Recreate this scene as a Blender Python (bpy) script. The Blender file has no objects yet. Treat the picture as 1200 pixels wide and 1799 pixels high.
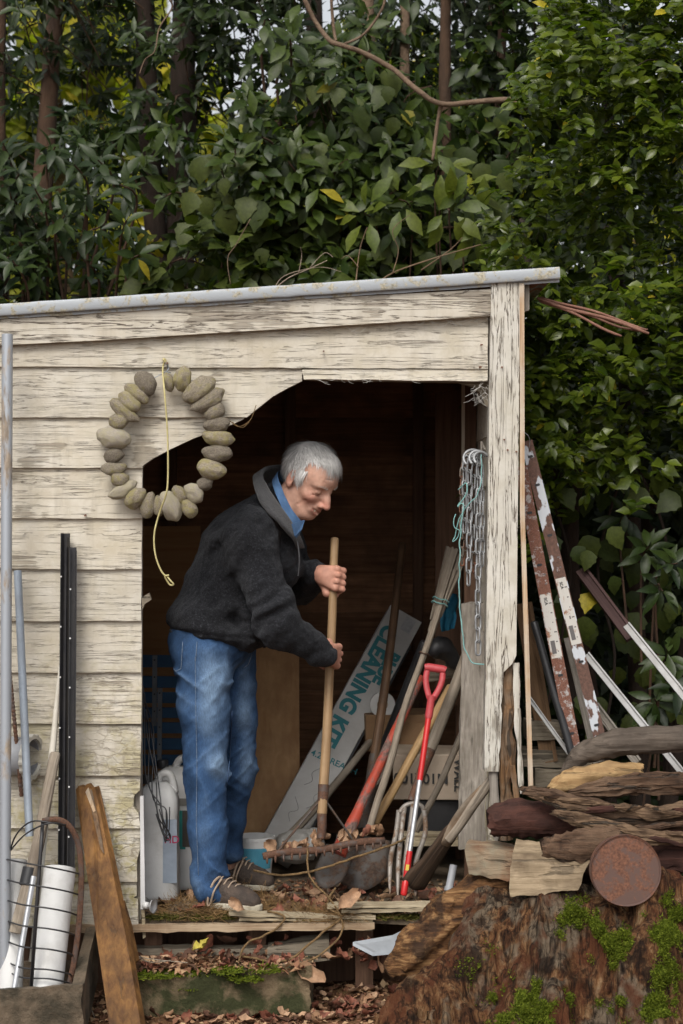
import bpy, math, random
import numpy as np
from mathutils import Vector, Matrix, noise as mnoise

random.seed(7); np.random.seed(7)
scene = bpy.context.scene
COL = scene.collection
R = math.radians
# ---------------------------------------------------------------- camera
D, F, CZ = 6.5, 3380.0, 1.38          # distance to the shed front (m), focal length (px of a 1200 px wide frame), eye height
cam_d = bpy.data.cameras.new('camera'); cam = bpy.data.objects.new('camera', cam_d); COL.objects.link(cam)
cam.location = (0, -D, CZ); cam.rotation_euler = (R(90), 0, 0)
cam_d.sensor_fit = 'VERTICAL'; cam_d.sensor_height = 36.0; cam_d.lens = F / 1799.0 * 36.0
cam_d.clip_end = 500
cam_d.dof.use_dof = True; cam_d.dof.focus_distance = D + 0.1; cam_d.dof.aperture_fstop = 4.5
scene.camera = cam
# ---------------------------------------------------------------- light
SUN_EL, SUN_AZ = 48.0, 196.0          # open shade: broad soft light from the camera side
w = bpy.data.worlds.new('World'); scene.world = w; w.use_nodes = True
nt = w.node_tree; nt.nodes.clear()
sky = nt.nodes.new('ShaderNodeTexSky'); sky.sky_type = 'NISHITA'; sky.sun_disc = False
sky.sun_elevation = R(SUN_EL); sky.sun_rotation = R(SUN_AZ); sky.dust_density = 4.0; sky.air_density = 1.0
hs = nt.nodes.new('ShaderNodeHueSaturation'); hs.inputs['Saturation'].default_value = 0.2
bg = nt.nodes.new('ShaderNodeBackground'); bg.inputs[1].default_value = 0.15
ow = nt.nodes.new('ShaderNodeOutputWorld')
nt.links.new(sky.outputs[0], hs.inputs['Color']); nt.links.new(hs.outputs[0], bg.inputs[0]); nt.links.new(bg.outputs[0], ow.inputs[0])
sd = bpy.data.lights.new('sun', 'SUN'); sd.energy = 1.25; sd.angle = R(24); sd.color = (1.0, 0.93, 0.82)
sun = bpy.data.objects.new('sun', sd); COL.objects.link(sun)
a = R(SUN_AZ); e = R(SUN_EL)
sdir = Vector((math.sin(a) * math.cos(e), math.cos(a) * math.cos(e), math.sin(e)))
sun.rotation_euler = sdir.to_track_quat('Z', 'Y').to_euler(); sun.location = sdir * 12
vs = scene.view_settings
vs.view_transform = 'Standard'; vs.look = 'None'; vs.gamma = 1.0; vs.use_curve_mapping = False
vs.exposure = 0.30
scene.cycles.max_bounces = 8; scene.cycles.diffuse_bounces = 5; scene.cycles.transparent_max_bounces = 4
scene.cycles.use_denoising = True

# ---------------------------------------------------------------- helpers
def P(px, py, Y):                     # point seen at photo pixel (px, py) that lies Y metres behind the shed front
    s = (D + Y) / F
    return Vector(((px - 600) * s, Y, CZ + (900 - py) * s))
def V(*a): return Vector(a)
def inv(o): return o.matrix_basis.inverted()
def tag(o, label=None, cat=None, group=None, kind=None):
    if label: o['label'] = label
    if cat: o['category'] = cat
    if group: o['group'] = group
    if kind: o['kind'] = kind
    return o
def empty(name, loc, rot=None):
    o = bpy.data.objects.new(name, None); COL.objects.link(o)
    o.empty_display_size = 0.05
    if rot is not None: o.matrix_basis = Matrix.Translation(loc) @ rot.to_4x4()
    else: o.location = loc
    return o
def frame(zdir, xhint=V(1, 0, 0)):    # rotation whose local Z runs along zdir, X as close to xhint as can be
    z = zdir.normalized(); x = (xhint - z * xhint.dot(z)).normalized(); y = z.cross(x)
    return Matrix((x, y, z)).transposed()
def link(name, me, mat, parent=None, world=True, smooth=False):
    o = bpy.data.objects.new(name, me); COL.objects.link(o)
    if mat is not None and not me.materials:
        for m in (mat if isinstance(mat, (list, tuple)) else [mat]): me.materials.append(m)
    if parent is not None:
        o.parent = parent
        if world:
            o.matrix_parent_inverse = inv(parent)
    return o
def mesh(name, vs_, fs, smooth=False):
    me = bpy.data.meshes.new(name)
    me.from_pydata([tuple(v) for v in vs_], [], fs); me.update()
    if smooth: me.polygons.foreach_set('use_smooth', [True] * len(me.polygons))
    return me
def np_mesh(name, v, quads, smooth=True):
    me = bpy.data.meshes.new(name)
    v = np.ascontiguousarray(v, dtype=np.float32); q = np.ascontiguousarray(quads, dtype=np.int32)
    k = q.shape[1]
    me.vertices.add(len(v)); me.vertices.foreach_set('co', v.ravel())
    me.loops.add(q.size); me.loops.foreach_set('vertex_index', q.ravel())
    me.polygons.add(len(q)); me.polygons.foreach_set('loop_start', np.arange(0, q.size, k, dtype=np.int32))
    try: me.polygons.foreach_set('loop_total', np.full(len(q), k, dtype=np.int32))
    except Exception: pass
    me.polygons.foreach_set('use_smooth', np.full(len(q), smooth, dtype=bool))
    me.update(calc_edges=True); me.validate()
    return me
def np_color(me, col, name='Col'):
    at = me.color_attributes.new(name, 'FLOAT_COLOR', 'POINT')
    c = np.ones((len(me.vertices), 4), dtype=np.float32); c[:, :3] = col
    at.data.foreach_set('color', c.ravel())
class MB:
    """collects shapes for ONE mesh object"""
    def __init__(s): s.v = []; s.f = []
    def add(s, vs_, fs):
        b = len(s.v); s.v += [Vector(v) for v in vs_]; s.f += [tuple(i + b for i in f) for f in fs]; return s
    def box(s, lo, hi, M=None, bev=0.0):
        x0, y0, z0 = lo; x1, y1, z1 = hi
        vs_ = [V(x, y, z) for z in (z0, z1) for y in (y0, y1) for x in (x0, x1)]
        if M is not None: vs_ = [M @ v for v in vs_]
        return s.add(vs_, [(0, 2, 3, 1), (4, 5, 7, 6), (0, 1, 5, 4), (2, 6, 7, 3), (0, 4, 6, 2), (1, 3, 7, 5)])
    def prism(s, poly, dv):           # polygon (list of points) extruded by the vector dv
        n = len(poly); a_ = [Vector(p) for p in poly]; b_ = [p + dv for p in a_]
        fs = [tuple(range(n)), tuple(range(2 * n - 1, n - 1, -1))]
        fs += [(i, i + n, (i + 1) % n + n, (i + 1) % n) for i in range(n)]
        return s.add(a_ + b_, fs)
    def tube(s, path, rad, seg=10, cap=True, flat=1.0, xh=None, wob=0.0, ridge=0.0, seed=0):
        path = [Vector(p) for p in path]; n = len(path)
        if not isinstance(rad, (list, tuple)): rad = [rad] * n
        vs_ = []; fs = []
        x = xh
        for i in range(n):
            t = (path[min(i + 1, n - 1)] - path[max(i - 1, 0)]).normalized()
            if x is None: x = V(0, 0, 1) if abs(t.z) < 0.9 else V(1, 0, 0)
            x = (x - t * x.dot(t)).normalized(); y = t.cross(x)
            for k in range(seg):
                an = 2 * math.pi * k / seg; r_ = rad[i]
                if wob or ridge:
                    q = V(math.cos(an) * 1.3, math.sin(an) * 1.3, i * 0.35 + seed * 7.1)
                    r_ *= 1 + wob * mnoise.noise(q) + ridge * mnoise.noise(V(math.cos(an) * 4, math.sin(an) * 4, i * 0.12 + seed * 3.7))
                vs_.append(path[i] + x * (math.cos(an) * r_) + y * (math.sin(an) * r_ * flat))
        for i in range(n - 1):
            for k in range(seg):
                k2 = (k + 1) % seg
                fs.append((i * seg + k, i * seg + k2, (i + 1) * seg + k2, (i + 1) * seg + k))
        if cap:
            fs.append(tuple(range(seg - 1, -1, -1))); fs.append(tuple(range((n - 1) * seg, n * seg)))
        return s.add(vs_, fs)
    def lathe(s, prof, seg=20, M=None, cap=True):
        vs_ = []; fs = []; n = len(prof)
        for (r_, z) in prof:
            for k in range(seg):
                an = 2 * math.pi * k / seg; p = V(math.cos(an) * r_, math.sin(an) * r_, z)
                vs_.append(M @ p if M is not None else p)
        for i in range(n - 1):
            for k in range(seg):
                k2 = (k + 1) % seg
                fs.append((i * seg + k, i * seg + k2, (i + 1) * seg + k2, (i + 1) * seg + k))
        if cap:
            fs.append(tuple(range(seg - 1, -1, -1))); fs.append(tuple(range((n - 1) * seg, n * seg)))
        return s.add(vs_, fs)
    def jitter(s, amt, freq=20.0):
        for v in s.v:
            v += Vector(mnoise.noise_vector(v * freq)) * amt
        return s
    def build(s, name, mat, parent=None, smooth=False, world=True, bevel=0.0, sharp=None):
        me = mesh(name, s.v, s.f, smooth)
        if sharp is not None and smooth:
            try: me.set_sharp_from_angle(angle=R(sharp))
            except Exception: pass
        o = link(name, me, mat, parent, world)
        if bevel:
            b = o.modifiers.new('bevel', 'BEVEL'); b.width = bevel; b.segments = 2; b.limit_method = 'ANGLE'; b.angle_limit = R(40)
        return o
def smooth_path(pts, n=6):
    pts = [Vector(p) for p in pts]; out = []
    for i in range(len(pts) - 1):
        p0 = pts[max(i - 1, 0)]; p1 = pts[i]; p2 = pts[i + 1]; p3 = pts[min(i + 2, len(pts) - 1)]
        for k in range(n):
            t = k / n
            out.append(0.5 * ((2 * p1) + (p2 - p0) * t + (2 * p0 - 5 * p1 + 4 * p2 - p3) * t * t + (3 * p1 - p0 - 3 * p2 + p3) * t ** 3))
    out.append(pts[-1]); return out

# ---------------------------------------------------------------- materials
class NT:
    def __init__(s, name):
        s.m = bpy.data.materials.new(name); s.m.use_nodes = True; s.t = s.m.node_tree; s.t.nodes.clear()
        s.out = s.t.nodes.new('ShaderNodeOutputMaterial'); s.b = s.t.nodes.new('ShaderNodeBsdfPrincipled')
        s.t.links.new(s.b.outputs[0], s.out.inputs[0])
    def node(s, ty, **kw):
        n = s.t.nodes.new(ty)
        for k, v in kw.items():
            try: setattr(n, k, v)
            except Exception: pass
        return n
    def put(s, sock, v):
        if isinstance(v, bpy.types.NodeSocket): s.t.links.new(v, sock)
        elif v is not None:
            if hasattr(sock.default_value, '__len__') and not hasattr(v, '__len__'): v = (v,) * len(sock.default_value)
            if hasattr(sock.default_value, '__len__') and len(sock.default_value) == 4 and len(v) == 3: v = (*v, 1)
            sock.default_value = v
    def coord(s, kind='Object', scale=(1, 1, 1), rot=(0, 0, 0), loc=None):
        c = s.node('ShaderNodeTexCoord'); m = s.node('ShaderNodeMapping')
        s.t.links.new(c.outputs[kind], m.inputs[0]); m.inputs['Scale'].default_value = scale; m.inputs['Rotation'].default_value = rot
        if loc is not None: s.put(m.inputs['Location'], loc)
        return m.outputs[0]
    def noise(s, vec, scale=5, detail=4, rough=0.55, dist=0.0):
        n = s.node('ShaderNodeTexNoise'); s.t.links.new(vec, n.inputs['Vector'])
        n.inputs['Scale'].default_value = scale; n.inputs['Detail'].default_value = detail
        n.inputs['Roughness'].default_value = rough; n.inputs['Distortion'].default_value = dist
        return n.outputs[0]
    def voro(s, vec, scale=5, feature='F1', rnd=1.0):
        n = s.node('ShaderNodeTexVoronoi', feature=feature); s.t.links.new(vec, n.inputs['Vector'])
        n.inputs['Scale'].default_value = scale
        if 'Randomness' in n.inputs: n.inputs['Randomness'].default_value = rnd
        return n.outputs[0]
    def ramp(s, fac, stops, interp='LINEAR'):
        n = s.node('ShaderNodeValToRGB'); s.put(n.inputs[0], fac); r = n.color_ramp; r.interpolation = interp
        while len(r.elements) < len(stops): r.elements.new(0.5)
        for el, (p, c) in zip(r.elements, stops):
            el.position = p; el.color = (c, c, c, 1) if not hasattr(c, '__len__') else (*c[:3], 1)
        return n.outputs[0]
    def mix(s, fac, a_, b_, mode='MIX'):
        n = s.node('ShaderNodeMix', data_type='RGBA', blend_type=mode)
        s.put(n.inputs[0], fac); s.put(n.inputs[6], a_); s.put(n.inputs[7], b_); return n.outputs[2]
    def math(s, op, a_, b_=None, clamp=False):
        n = s.node('ShaderNodeMath', operation=op, use_clamp=clamp); s.put(n.inputs[0], a_)
        if b_ is not None: s.put(n.inputs[1], b_)
        return n.outputs[0]
    def bump(s, h, strength=0.4, dist=0.01, normal=None):
        n = s.node('ShaderNodeBump'); s.put(n.inputs['Height'], h); n.inputs['Strength'].default_value = strength
        n.inputs['Distance'].default_value = dist
        if normal is not None: s.put(n.inputs['Normal'], normal)
        return n.outputs[0]
    def sep(s, vec):
        n = s.node('ShaderNodeSeparateXYZ'); s.put(n.inputs[0], vec); return n.outputs
    def done(s, color=None, rough=0.7, normal=None, metal=0.0, spec=None, **kw):
        s.put(s.b.inputs['Base Color'], color); s.put(s.b.inputs['Roughness'], rough); s.put(s.b.inputs['Metallic'], metal)
        if normal is not None: s.put(s.b.inputs['Normal'], normal)
        if spec is not None: s.put(s.b.inputs['Specular IOR Level'], spec)
        for k, v in kw.items(): s.put(s.b.inputs[k], v)
        return s.m
    def rnd(s):
        n = s.node('ShaderNodeObjectInfo'); return n.outputs['Random']
    def rvec(s, amt=40.0):            # an offset that differs from object to object
        n = s.node('ShaderNodeCombineXYZ'); r_ = s.math('MULTIPLY', s.rnd(), amt)
        for i in range(3): s.put(n.inputs[i], r_)
        return n.outputs[0]

def plain(name, c1, c2=None, scale=8.0, rough=0.6, metal=0.0, bump=0.1, stretch=(1, 1, 1), detail=5, spec=None, var=0.0, lo=0.35, hi=0.65, bscale=None, kind='Object', **kw):
    t = NT(name); c2 = c2 or tuple(x * 0.8 for x in c1)
    co = t.coord(kind, stretch, loc=t.rvec())
    n1 = t.noise(co, scale, detail, 0.6, 0.3)
    col = t.ramp(n1, [(lo, c1), (hi, c2)])
    if var:
        col = t.mix(1.0, col, t.ramp(t.rnd(), [(0, 1 - var), (1, 1 + var)]), 'MULTIPLY')
    n2 = t.noise(co, bscale or scale * 4, 6, 0.65)
    return t.done(col, rough, t.bump(n2, bump, 0.01), metal, spec, **kw)

def wood(name, c1, c2, axis=2, fine=90.0, rough=0.75, bump=0.4, dirt=None, dirt_amt=0.5, var=0.12, spec=0.3, along=3.0, crack=0.0, crackcol=(0.03, 0.025, 0.02)):
    t = NT(name); s_ = [fine, fine, fine]; s_[axis] = along
    co = t.coord('Object', s_, loc=t.rvec())
    g = t.noise(co, 1.0, 6, 0.6, 0.6)
    col = t.ramp(g, [(0.3, c1), (0.7, c2)])
    co2 = t.coord('Object', (1, 1, 1), loc=t.rvec(17.0)); big = t.noise(co2, 7.0, 5, 0.6)
    if dirt: col = t.mix(t.math('MULTIPLY', t.ramp(big, [(0.42, 0.0), (0.68, 1.0)]), dirt_amt), col, dirt)
    h = g
    if crack:
        s3 = [fine * 0.45] * 3; s3[axis] = along * 0.55
        cr = t.noise(t.coord('Object', s3, loc=t.rvec(29.0)), 1.0, 4, 0.55, 0.4)
        cm = t.math('MULTIPLY', t.ramp(cr, [(0.355, 1.0), (0.40, 0.0)]), crack)
        col = t.mix(cm, col, crackcol); h = t.math('SUBTRACT', g, t.math('MULTIPLY', cm, 1.2))
    col = t.mix(1.0, col, t.ramp(t.rnd(), [(0, 1 - var), (1, 1 + var)]), 'MULTIPLY')
    return t.done(col, rough, t.bump(h, bump, 0.006), 0.0, spec)

def paint(name, axis=0, flake=0.5, lichen=0.0, c1=(0.500, 0.445, 0.350), c2=(0.620, 0.575, 0.490), woodc=(0.20, 0.165, 0.125), crack=1.0, scales=True):
    """old cracked paint over timber; axis = grain direction"""
    t = NT(name); off = t.rvec(23.0)
    co = t.coord('Object', (1, 1, 1), loc=off)
    st = [105.0] * 3; st[axis] = 3.2; cs = t.coord('Object', st, loc=off)
    st2 = [150.0] * 3; st2[axis] = 3.6; cc = t.coord('Object', st2, loc=off)
    big = t.noise(co, 3.2, 4, 0.6); mid = t.noise(co, 14, 5, 0.65)
    col = t.ramp(mid, [(0.32, c1), (0.66, c2)])
    col = t.mix(t.ramp(big, [(0.4, 0.0), (0.75, 0.35)]), col, (0.56, 0.55, 0.51))
    z = t.sep(t.coord('Object'))[2]
    if lichen:
        lm = t.math('MULTIPLY', t.ramp(t.noise(co, 11, 6, 0.7), [(0.46, 0.0), (0.60, 1.0)]), t.ramp(z, [(0.10, lichen), (1.0, lichen * 0.10)]))
        col = t.mix(lm, col, (0.36, 0.31, 0.135))
        gm = t.math('MULTIPLY', t.ramp(t.noise(co, 6, 6, 0.7), [(0.50, 0.0), (0.66, 1.0)]), t.ramp(z, [(0.0, 0.9), (0.45, 0.0)]))
        col = t.mix(gm, col, (0.13, 0.125, 0.06))
    dirt = t.noise(t.coord('Object', (22, 22, 2.5), loc=off), 1.0, 5, 0.65)
    col = t.mix(t.math('MULTIPLY', t.ramp(dirt, [(0.52, 0.0), (0.74, 1.0)]), 0.28), col, (0.22, 0.185, 0.13))
    # streaky flaking following the grain
    fl = t.noise(cs, 1.0, 6, 0.62, 0.5)
    pat = t.noise(co, 5.5, 3, 0.55)
    fm = t.ramp(t.math('ADD', fl, t.math('ADD', t.math('MULTIPLY', t.math('SUBTRACT', pat, 0.5), 1.5), t.math('MULTIPLY', t.math('SUBTRACT', t.rnd(), 0.5), 0.16))), [(0.76 - 0.22 * flake, 0.0), (0.80 - 0.22 * flake, 1.0)])
    wcol = t.ramp(t.noise(cc, 1.0, 4, 0.6), [(0.3, tuple(x * 0.5 for x in woodc)), (0.7, tuple(min(1, x * 1.5) for x in woodc))])
    col = t.mix(t.math('MULTIPLY', fm, 0.60), col, wcol)
    cr = t.noise(cc, 1.0, 5, 0.6, 0.7)
    st4 = [48.0] * 3; st4[axis] = 2.2
    cl_ = t.noise(t.coord('Object', st4, loc=off), 1.0, 6, 0.6, 0.9)
    lines = t.ramp(t.math('ABSOLUTE', t.math('SUBTRACT', cl_, 0.5)), [(0.004, 1.0), (0.016, 0.0)])
    cm = t.math('MULTIPLY', t.math('MAXIMUM', t.ramp(cr, [(0.30, 1.0), (0.36, 0.0)]), lines), t.math('MULTIPLY', t.ramp(mid, [(0.52 - 0.14 * crack, 0.0), (0.66 - 0.10 * crack, 1.0)]), crack))
    col = t.mix(t.math('MULTIPLY', cm, 0.75, True), col, (0.15, 0.125, 0.10))
    h = t.math('SUBTRACT', t.math('SUBTRACT', t.math('MULTIPLY', mid, 0.3), t.math('MULTIPLY', fm, 0.6)), t.math('MULTIPLY', cm, 0.7))
    if scales:
        st3 = [34.0] * 3; st3[axis] = 20.0
        wob = t.node('ShaderNodeVectorMath', operation='ADD'); t.put(wob.inputs[0], t.coord('Object', st3, loc=off))
        wn = t.node('ShaderNodeTexNoise'); t.put(wn.inputs['Vector'], co); wn.inputs['Scale'].default_value = 30; t.put(wob.inputs[1], wn.outputs[1])
        ve = t.voro(wob.outputs[0], 1.0, 'DISTANCE_TO_EDGE')
        reg = t.math('MULTIPLY', t.ramp(t.noise(co, 4.6, 4, 0.6), [(0.42, 0.0), (0.6, 1.0)]), t.ramp(z, [(0.1, 1.0), (1.1, 0.15)]))
        em = t.math('MULTIPLY', t.ramp(ve, [(0.02, 1.0), (0.10, 0.0)]), reg)
        col = t.mix(t.math('MULTIPLY', em, 0.6), col, (0.17, 0.135, 0.085))
        cell = t.voro(wob.outputs[0], 1.0, 'F1')
        lost = t.math('MULTIPLY', t.ramp(t.noise(wob.outputs[0], 0.8, 2, 0.5), [(0.60, 0.0), (0.63, 1.0)]), reg)
        col = t.mix(t.math('MULTIPLY', lost, 0.5), col, (0.60, 0.59, 0.55))
        h = t.math('ADD', h, t.math('MULTIPLY', t.math('MULTIPLY', cell, reg), 0.7))
        h = t.math('SUBTRACT', h, t.math('MULTIPLY', em, 0.5))
    tone = t.ramp(t.rnd(), [(0, 0.93), (1, 1.06)])
    col = t.mix(1.0, col, tone, 'MULTIPLY')
    return t.done(col, 0.72, t.bump(h, 0.55, 0.008), 0.0, 0.3)

def rusty(name, base, rust=(0.17, 0.065, 0.035), amt=0.5, scale=14, metal=0.0, rough=0.7, stretch=(1, 1, 1), bump=0.3):
    t = NT(name); co = t.coord('Object', stretch, loc=t.rvec())
    n1 = t.noise(co, scale, 6, 0.68, 0.4); n2 = t.noise(co, scale * 6, 4, 0.6)
    rc = t.ramp(n2, [(0.3, tuple(x * 0.55 for x in rust)), (0.7, tuple(x * 1.5 for x in rust))])
    k = 0.70 - 0.4 * amt
    m = t.ramp(n1, [(k - 0.03, 0.0), (k + 0.05, 1.0)])
    col = t.mix(m, base, rc)
    return t.done(col, t.mix(m, rough * 0.75, 0.85), t.bump(t.math('ADD', n1, t.math('MULTIPLY', n2, 0.4)), bump, 0.004), t.mix(m, metal, 0.0) if metal else 0.0)

def leafmat(name, c1, c2, rough=0.36, trans=0.25, yellow=0.0, spec=0.5):
    t = NT(name)
    g = t.node('ShaderNodeNewGeometry'); ri = g.outputs['Random Per Island']
    oi = t.rnd(); rr = t.math('FRACT', t.math('ADD', ri, oi))
    col = t.ramp(rr, [(0.0, c1), (0.5, tuple((x + y) / 2 for x, y in zip(c1, c2))), (1.0, c2)])
    if yellow: col = t.mix(t.ramp(t.math('FRACT', t.math('MULTIPLY', rr, 37.7)), [(1 - yellow - 0.002, 0.0), (1 - yellow, 1.0)]), col, (0.42, 0.34, 0.03))
    n = t.noise(t.coord('Object'), 60, 3, 0.6)
    col = t.mix(1.0, col, t.ramp(n, [(0.3, 0.72), (0.7, 1.22)]), 'MULTIPLY')
    m = t.done(col, rough, t.bump(n, 0.25, 0.004), 0.0, spec)
    tr = t.node('ShaderNodeBsdfTranslucent'); t.put(tr.inputs[0], t.mix(1.0, col, (1.5, 1.9, 0.5), 'MULTIPLY'))
    mx = t.node('ShaderNodeMixShader'); mx.inputs[0].default_value = trans
    t.t.links.new(t.b.outputs[0], mx.inputs[1]); t.t.links.new(tr.outputs[0], mx.inputs[2]); t.t.links.new(mx.outputs[0], t.out.inputs[0])
    return m
# ---------------------------------------------------------------- shared materials
m_board = paint('old cream paint on weatherboard', 0, 0.14, 1.0)
m_fascia = paint('flaking cream paint on fascia', 0, 0.7, 0.0, crack=2.0, scales=False)
m_post = paint('cracked white paint on post', 2, 0.45, 0.0, c1=(0.47, 0.435, 0.36), c2=(0.60, 0.575, 0.515), crack=2.4, scales=False)
m_rawstrip = wood('raw tan timber', (0.33, 0.19, 0.10), (0.62, 0.48, 0.33), 2, 120, bump=0.4, dirt=(0.55, 0.50, 0.42), dirt_amt=0.8)
m_rot = wood('rotten brown timber', (0.055, 0.028, 0.014), (0.25, 0.135, 0.06), 2, 60, 0.9, 1.0, (0.30, 0.27, 0.22), 0.6, crack=0.8)
m_galv = plain('galvanised steel', (0.42, 0.45, 0.48), (0.30, 0.32, 0.35), 9, 0.42, 0.55, 0.08)
m_flash = rusty('lichened galvanised flashing', (0.35, 0.375, 0.40), (0.36, 0.33, 0.25), 0.40, 22, 0.1, 0.7)
m_roof = rusty('rusty roofing iron', (0.16, 0.15, 0.14), amt=0.55, scale=6)
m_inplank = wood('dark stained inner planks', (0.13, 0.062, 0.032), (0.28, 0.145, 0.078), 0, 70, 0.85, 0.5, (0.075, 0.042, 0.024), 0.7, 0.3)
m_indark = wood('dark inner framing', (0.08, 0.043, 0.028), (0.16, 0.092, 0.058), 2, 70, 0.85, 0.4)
m_ply = wood('plywood', (0.36, 0.20, 0.09), (0.50, 0.31, 0.155), 2, 26, 0.7, 0.15, (0.22, 0.11, 0.05), 0.5, 0.06, along=2.0)
m_plydull = wood('dull plywood', (0.22, 0.11, 0.045), (0.33, 0.18, 0.08), 0, 26, 0.75, 0.15, along=2.0)
m_floor = plain('dirty floor sheet', (0.16, 0.12, 0.08), (0.07, 0.05, 0.032), 9, 0.9, 0, 0.6)
m_plyedge = wood('weathered ply edge', (0.28, 0.22, 0.14), (0.52, 0.45, 0.32), 0, 160, 0.8, 0.6, (0.12, 0.09, 0.05), 0.7, crack=0.7)
m_greywood = wood('grey weathered timber', (0.15, 0.13, 0.11), (0.33, 0.30, 0.26), 2, 90, 0.85, 0.6, (0.10, 0.085, 0.065), 0.6, crack=0.6)
m_greywoodx = wood('grey weathered timber lying', (0.14, 0.115, 0.085), (0.31, 0.265, 0.20), 0, 90, 0.85, 0.7, (0.10, 0.085, 0.06), 0.6, crack=0.7)
m_conc = plain('mossy concrete', (0.165, 0.120, 0.070), (0.030, 0.033, 0.009), 9, 0.95, 0, 1.4, bscale=26, lo=.42, hi=.56)
m_web = plain('dusty cobweb', (0.52, 0.50, 0.46), (0.42, 0.40, 0.37), 30, 0.9)
m_nail = rusty('rusty nail', (0.12, 0.08, 0.06), amt=0.8)
m_black = plain('black plastic', (0.018, 0.018, 0.02), (0.03, 0.03, 0.032), 9, 0.45, 0, 0.05)

# ---------------------------------------------------------------- ground (one sheet)
def ground_z(X, Y):
    z = -0.285 + 0.05 * max(0, min(1, (X + 0.2) / 0.5)) * max(0, 1 - abs(Y + 0.1) / 0.7)
    z -= 0.10 * max(0, min(1, (-0.35 - Y) / 1.5))
    z += 0.018 * mnoise.noise(V(X * 5, Y * 5, 3)) + 0.008 * mnoise.noise(V(X * 19, Y * 19, 1))
    return z
def axis(a0, a1, n, far):
    l = [a0 + (a1 - a0) * i / n for i in range(n + 1)]
    return [-far, -far * 0.3, a0 - 12, a0 - 3] + l + [a1 + 3, a1 + 12, far * 0.3, far]
gx = axis(-1.6, 1.8, 110, 240); gy = axis(-1.4, 1.2, 90, 240)
gv = [(x, y, ground_z(x, y) if abs(x) < 8 and abs(y) < 8 else -0.3) for y in gy for x in gx]
nx = len(gx)
gf = [(j * nx + i, j * nx + i + 1, (j + 1) * nx + i + 1, (j + 1) * nx + i) for j in range(len(gy) - 1) for i in range(nx - 1)]
t = NT('damp soil and leaf mould'); co = t.coord()
n1 = t.noise(co, 5, 6, 0.7); n2 = t.noise(co, 60, 5, 0.7)
c = t.ramp(n1, [(0.35, (0.055, 0.028, 0.015)), (0.55, (0.135, 0.065, 0.032)), (0.7, (0.23, 0.125, 0.062))])
c = t.mix(t.ramp(n2, [(0.5, 0.0), (0.66, 0.8)]), c, (0.20, 0.115, 0.055))
c = t.mix(t.ramp(t.noise(co, 9, 5, 0.7), [(0.60, 0.0), (0.68, 0.7)]), c, (0.06, 0.085, 0.02))
m_soil = t.done(c, 0.95, t.bump(t.math('ADD', n1, n2), 0.9, 0.02), 0, 0.2)
ground = link('ground', mesh('ground', gv, gf, True), m_soil); tag(ground, kind='structure')

# ---------------------------------------------------------------- shed
SHED = empty('garden_shed', P(250, 1625, 0))
tag(SHED, 'small cream weatherboard garden shed with a wide broken doorway and tin roof', 'shed')
ROWS = [645, 734, 822, 911, 1000, 1091, 1181, 1271, 1362, 1454, 1548, 1626]
def slope(px, left, right, w=866): return left + (right - left) * px / w
def board(poly, i, name='weatherboard', mat=m_board, proud=0.019, thin=0.004, dens=26):
    """poly: photo outline on the shed front, clockwise; wedge section, thick along the lower edge"""
    pts = []
    n = len(poly)
    for k in range(n):
        x0, y0 = poly[k]; x1, y1 = poly[(k + 1) % n]; L = math.hypot(x1 - x0, y1 - y0); m = max(1, int(L / dens))
        for q in range(m):
            u = q / m; jx = jy = 0
            if q: jx = random.uniform(-0.9, 0.9); jy = random.uniform(-0.8, 0.8)
            pts.append((x0 + (x1 - x0) * u + jx, y0 + (y1 - y0) * u + jy))
    zs = [P(0, y, 0).z for _, y in pts]; z0, z1 = min(zs), max(zs)
    fr = []; bk = []
    for (x, y) in pts:
        p = P(x, y, 0); u = (p.z - z0) / max(1e-6, z1 - z0)
        f = p.copy(); f.y = -proud + (proud - thin) * u; fr.append(f)
        b = p.copy(); b.y = 0.014 + 0.0007 * (i % 4); bk.append(b)
    n = len(fr)
    mb = MB(); mb.add(fr + bk, [tuple(range(n - 1, -1, -1)), tuple(range(n, 2 * n))] + [(k, (k + 1) % n, (k + 1) % n + n, k + n) for k in range(n)])
    return mb.build(name, mat, SHED)
OV = 9
# the wide board under the fascia, then the boards cut by the doorway
board([(-40, 594), (857, 545), (857, 649), (-40, 645)], 0)
board([(-40, 645 - OV), (530, 645 - OV), (531, 670), (505, 683), (480, 697), (456, 716), (434, 734), (-40, 734)], 1)
board([(-40, 734 - OV), (434, 734 - OV), (428, 737), (402, 749), (374, 759), (340, 771), (302, 789), (270, 806), (253, 818), (251, 823), (-40, 822)], 2)
xr = [251, 250, 249, 249, 249, 248, 248, 247, 243]
for k in range(3, 12):
    x1 = xr[k - 3]; y0, y1 = ROWS[k - 1] - OV, ROWS[k]
    if k == 10:                       # notched, rotting end
        poly = [(-40, y0), (x1, y0), (x1 - 1, 1494), (x1 - 6, 1512), (x1 - 5, y1), (-40, y1)]
    elif k == 9:
        poly = [(-40, y0), (x1 - 1, y0), (x1 - 2, 1388), (x1 - 12, 1398), (x1 - 13, 1416), (x1 - 4, 1428), (x1, y1), (-40, y1)]
    elif k == 11: poly = [(-40, y0), (x1 - 3, y0), (x1 - 2, 1573), (x1 - 8, 1576), (x1, 1580), (x1 + 1, y1 - 4), (x1 - 30, y1 + 1), (-40, y1)]
    else: poly = [(-40, y0), (x1, y0), (x1, y1), (-40, y1)]
    board(poly, k)
# remains of the second board over the doorway
board([(531, 649), (857, 650), (856, 661), (531, 659)], 3, 'lintel_strip', m_board, 0.018, 0.012)
board([(533, 659.5), (856, 661.5), (855, 671), (700, 669.5), (534, 668)], 2, 'lintel_strip', m_board, 0.030, 0.024)
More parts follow.
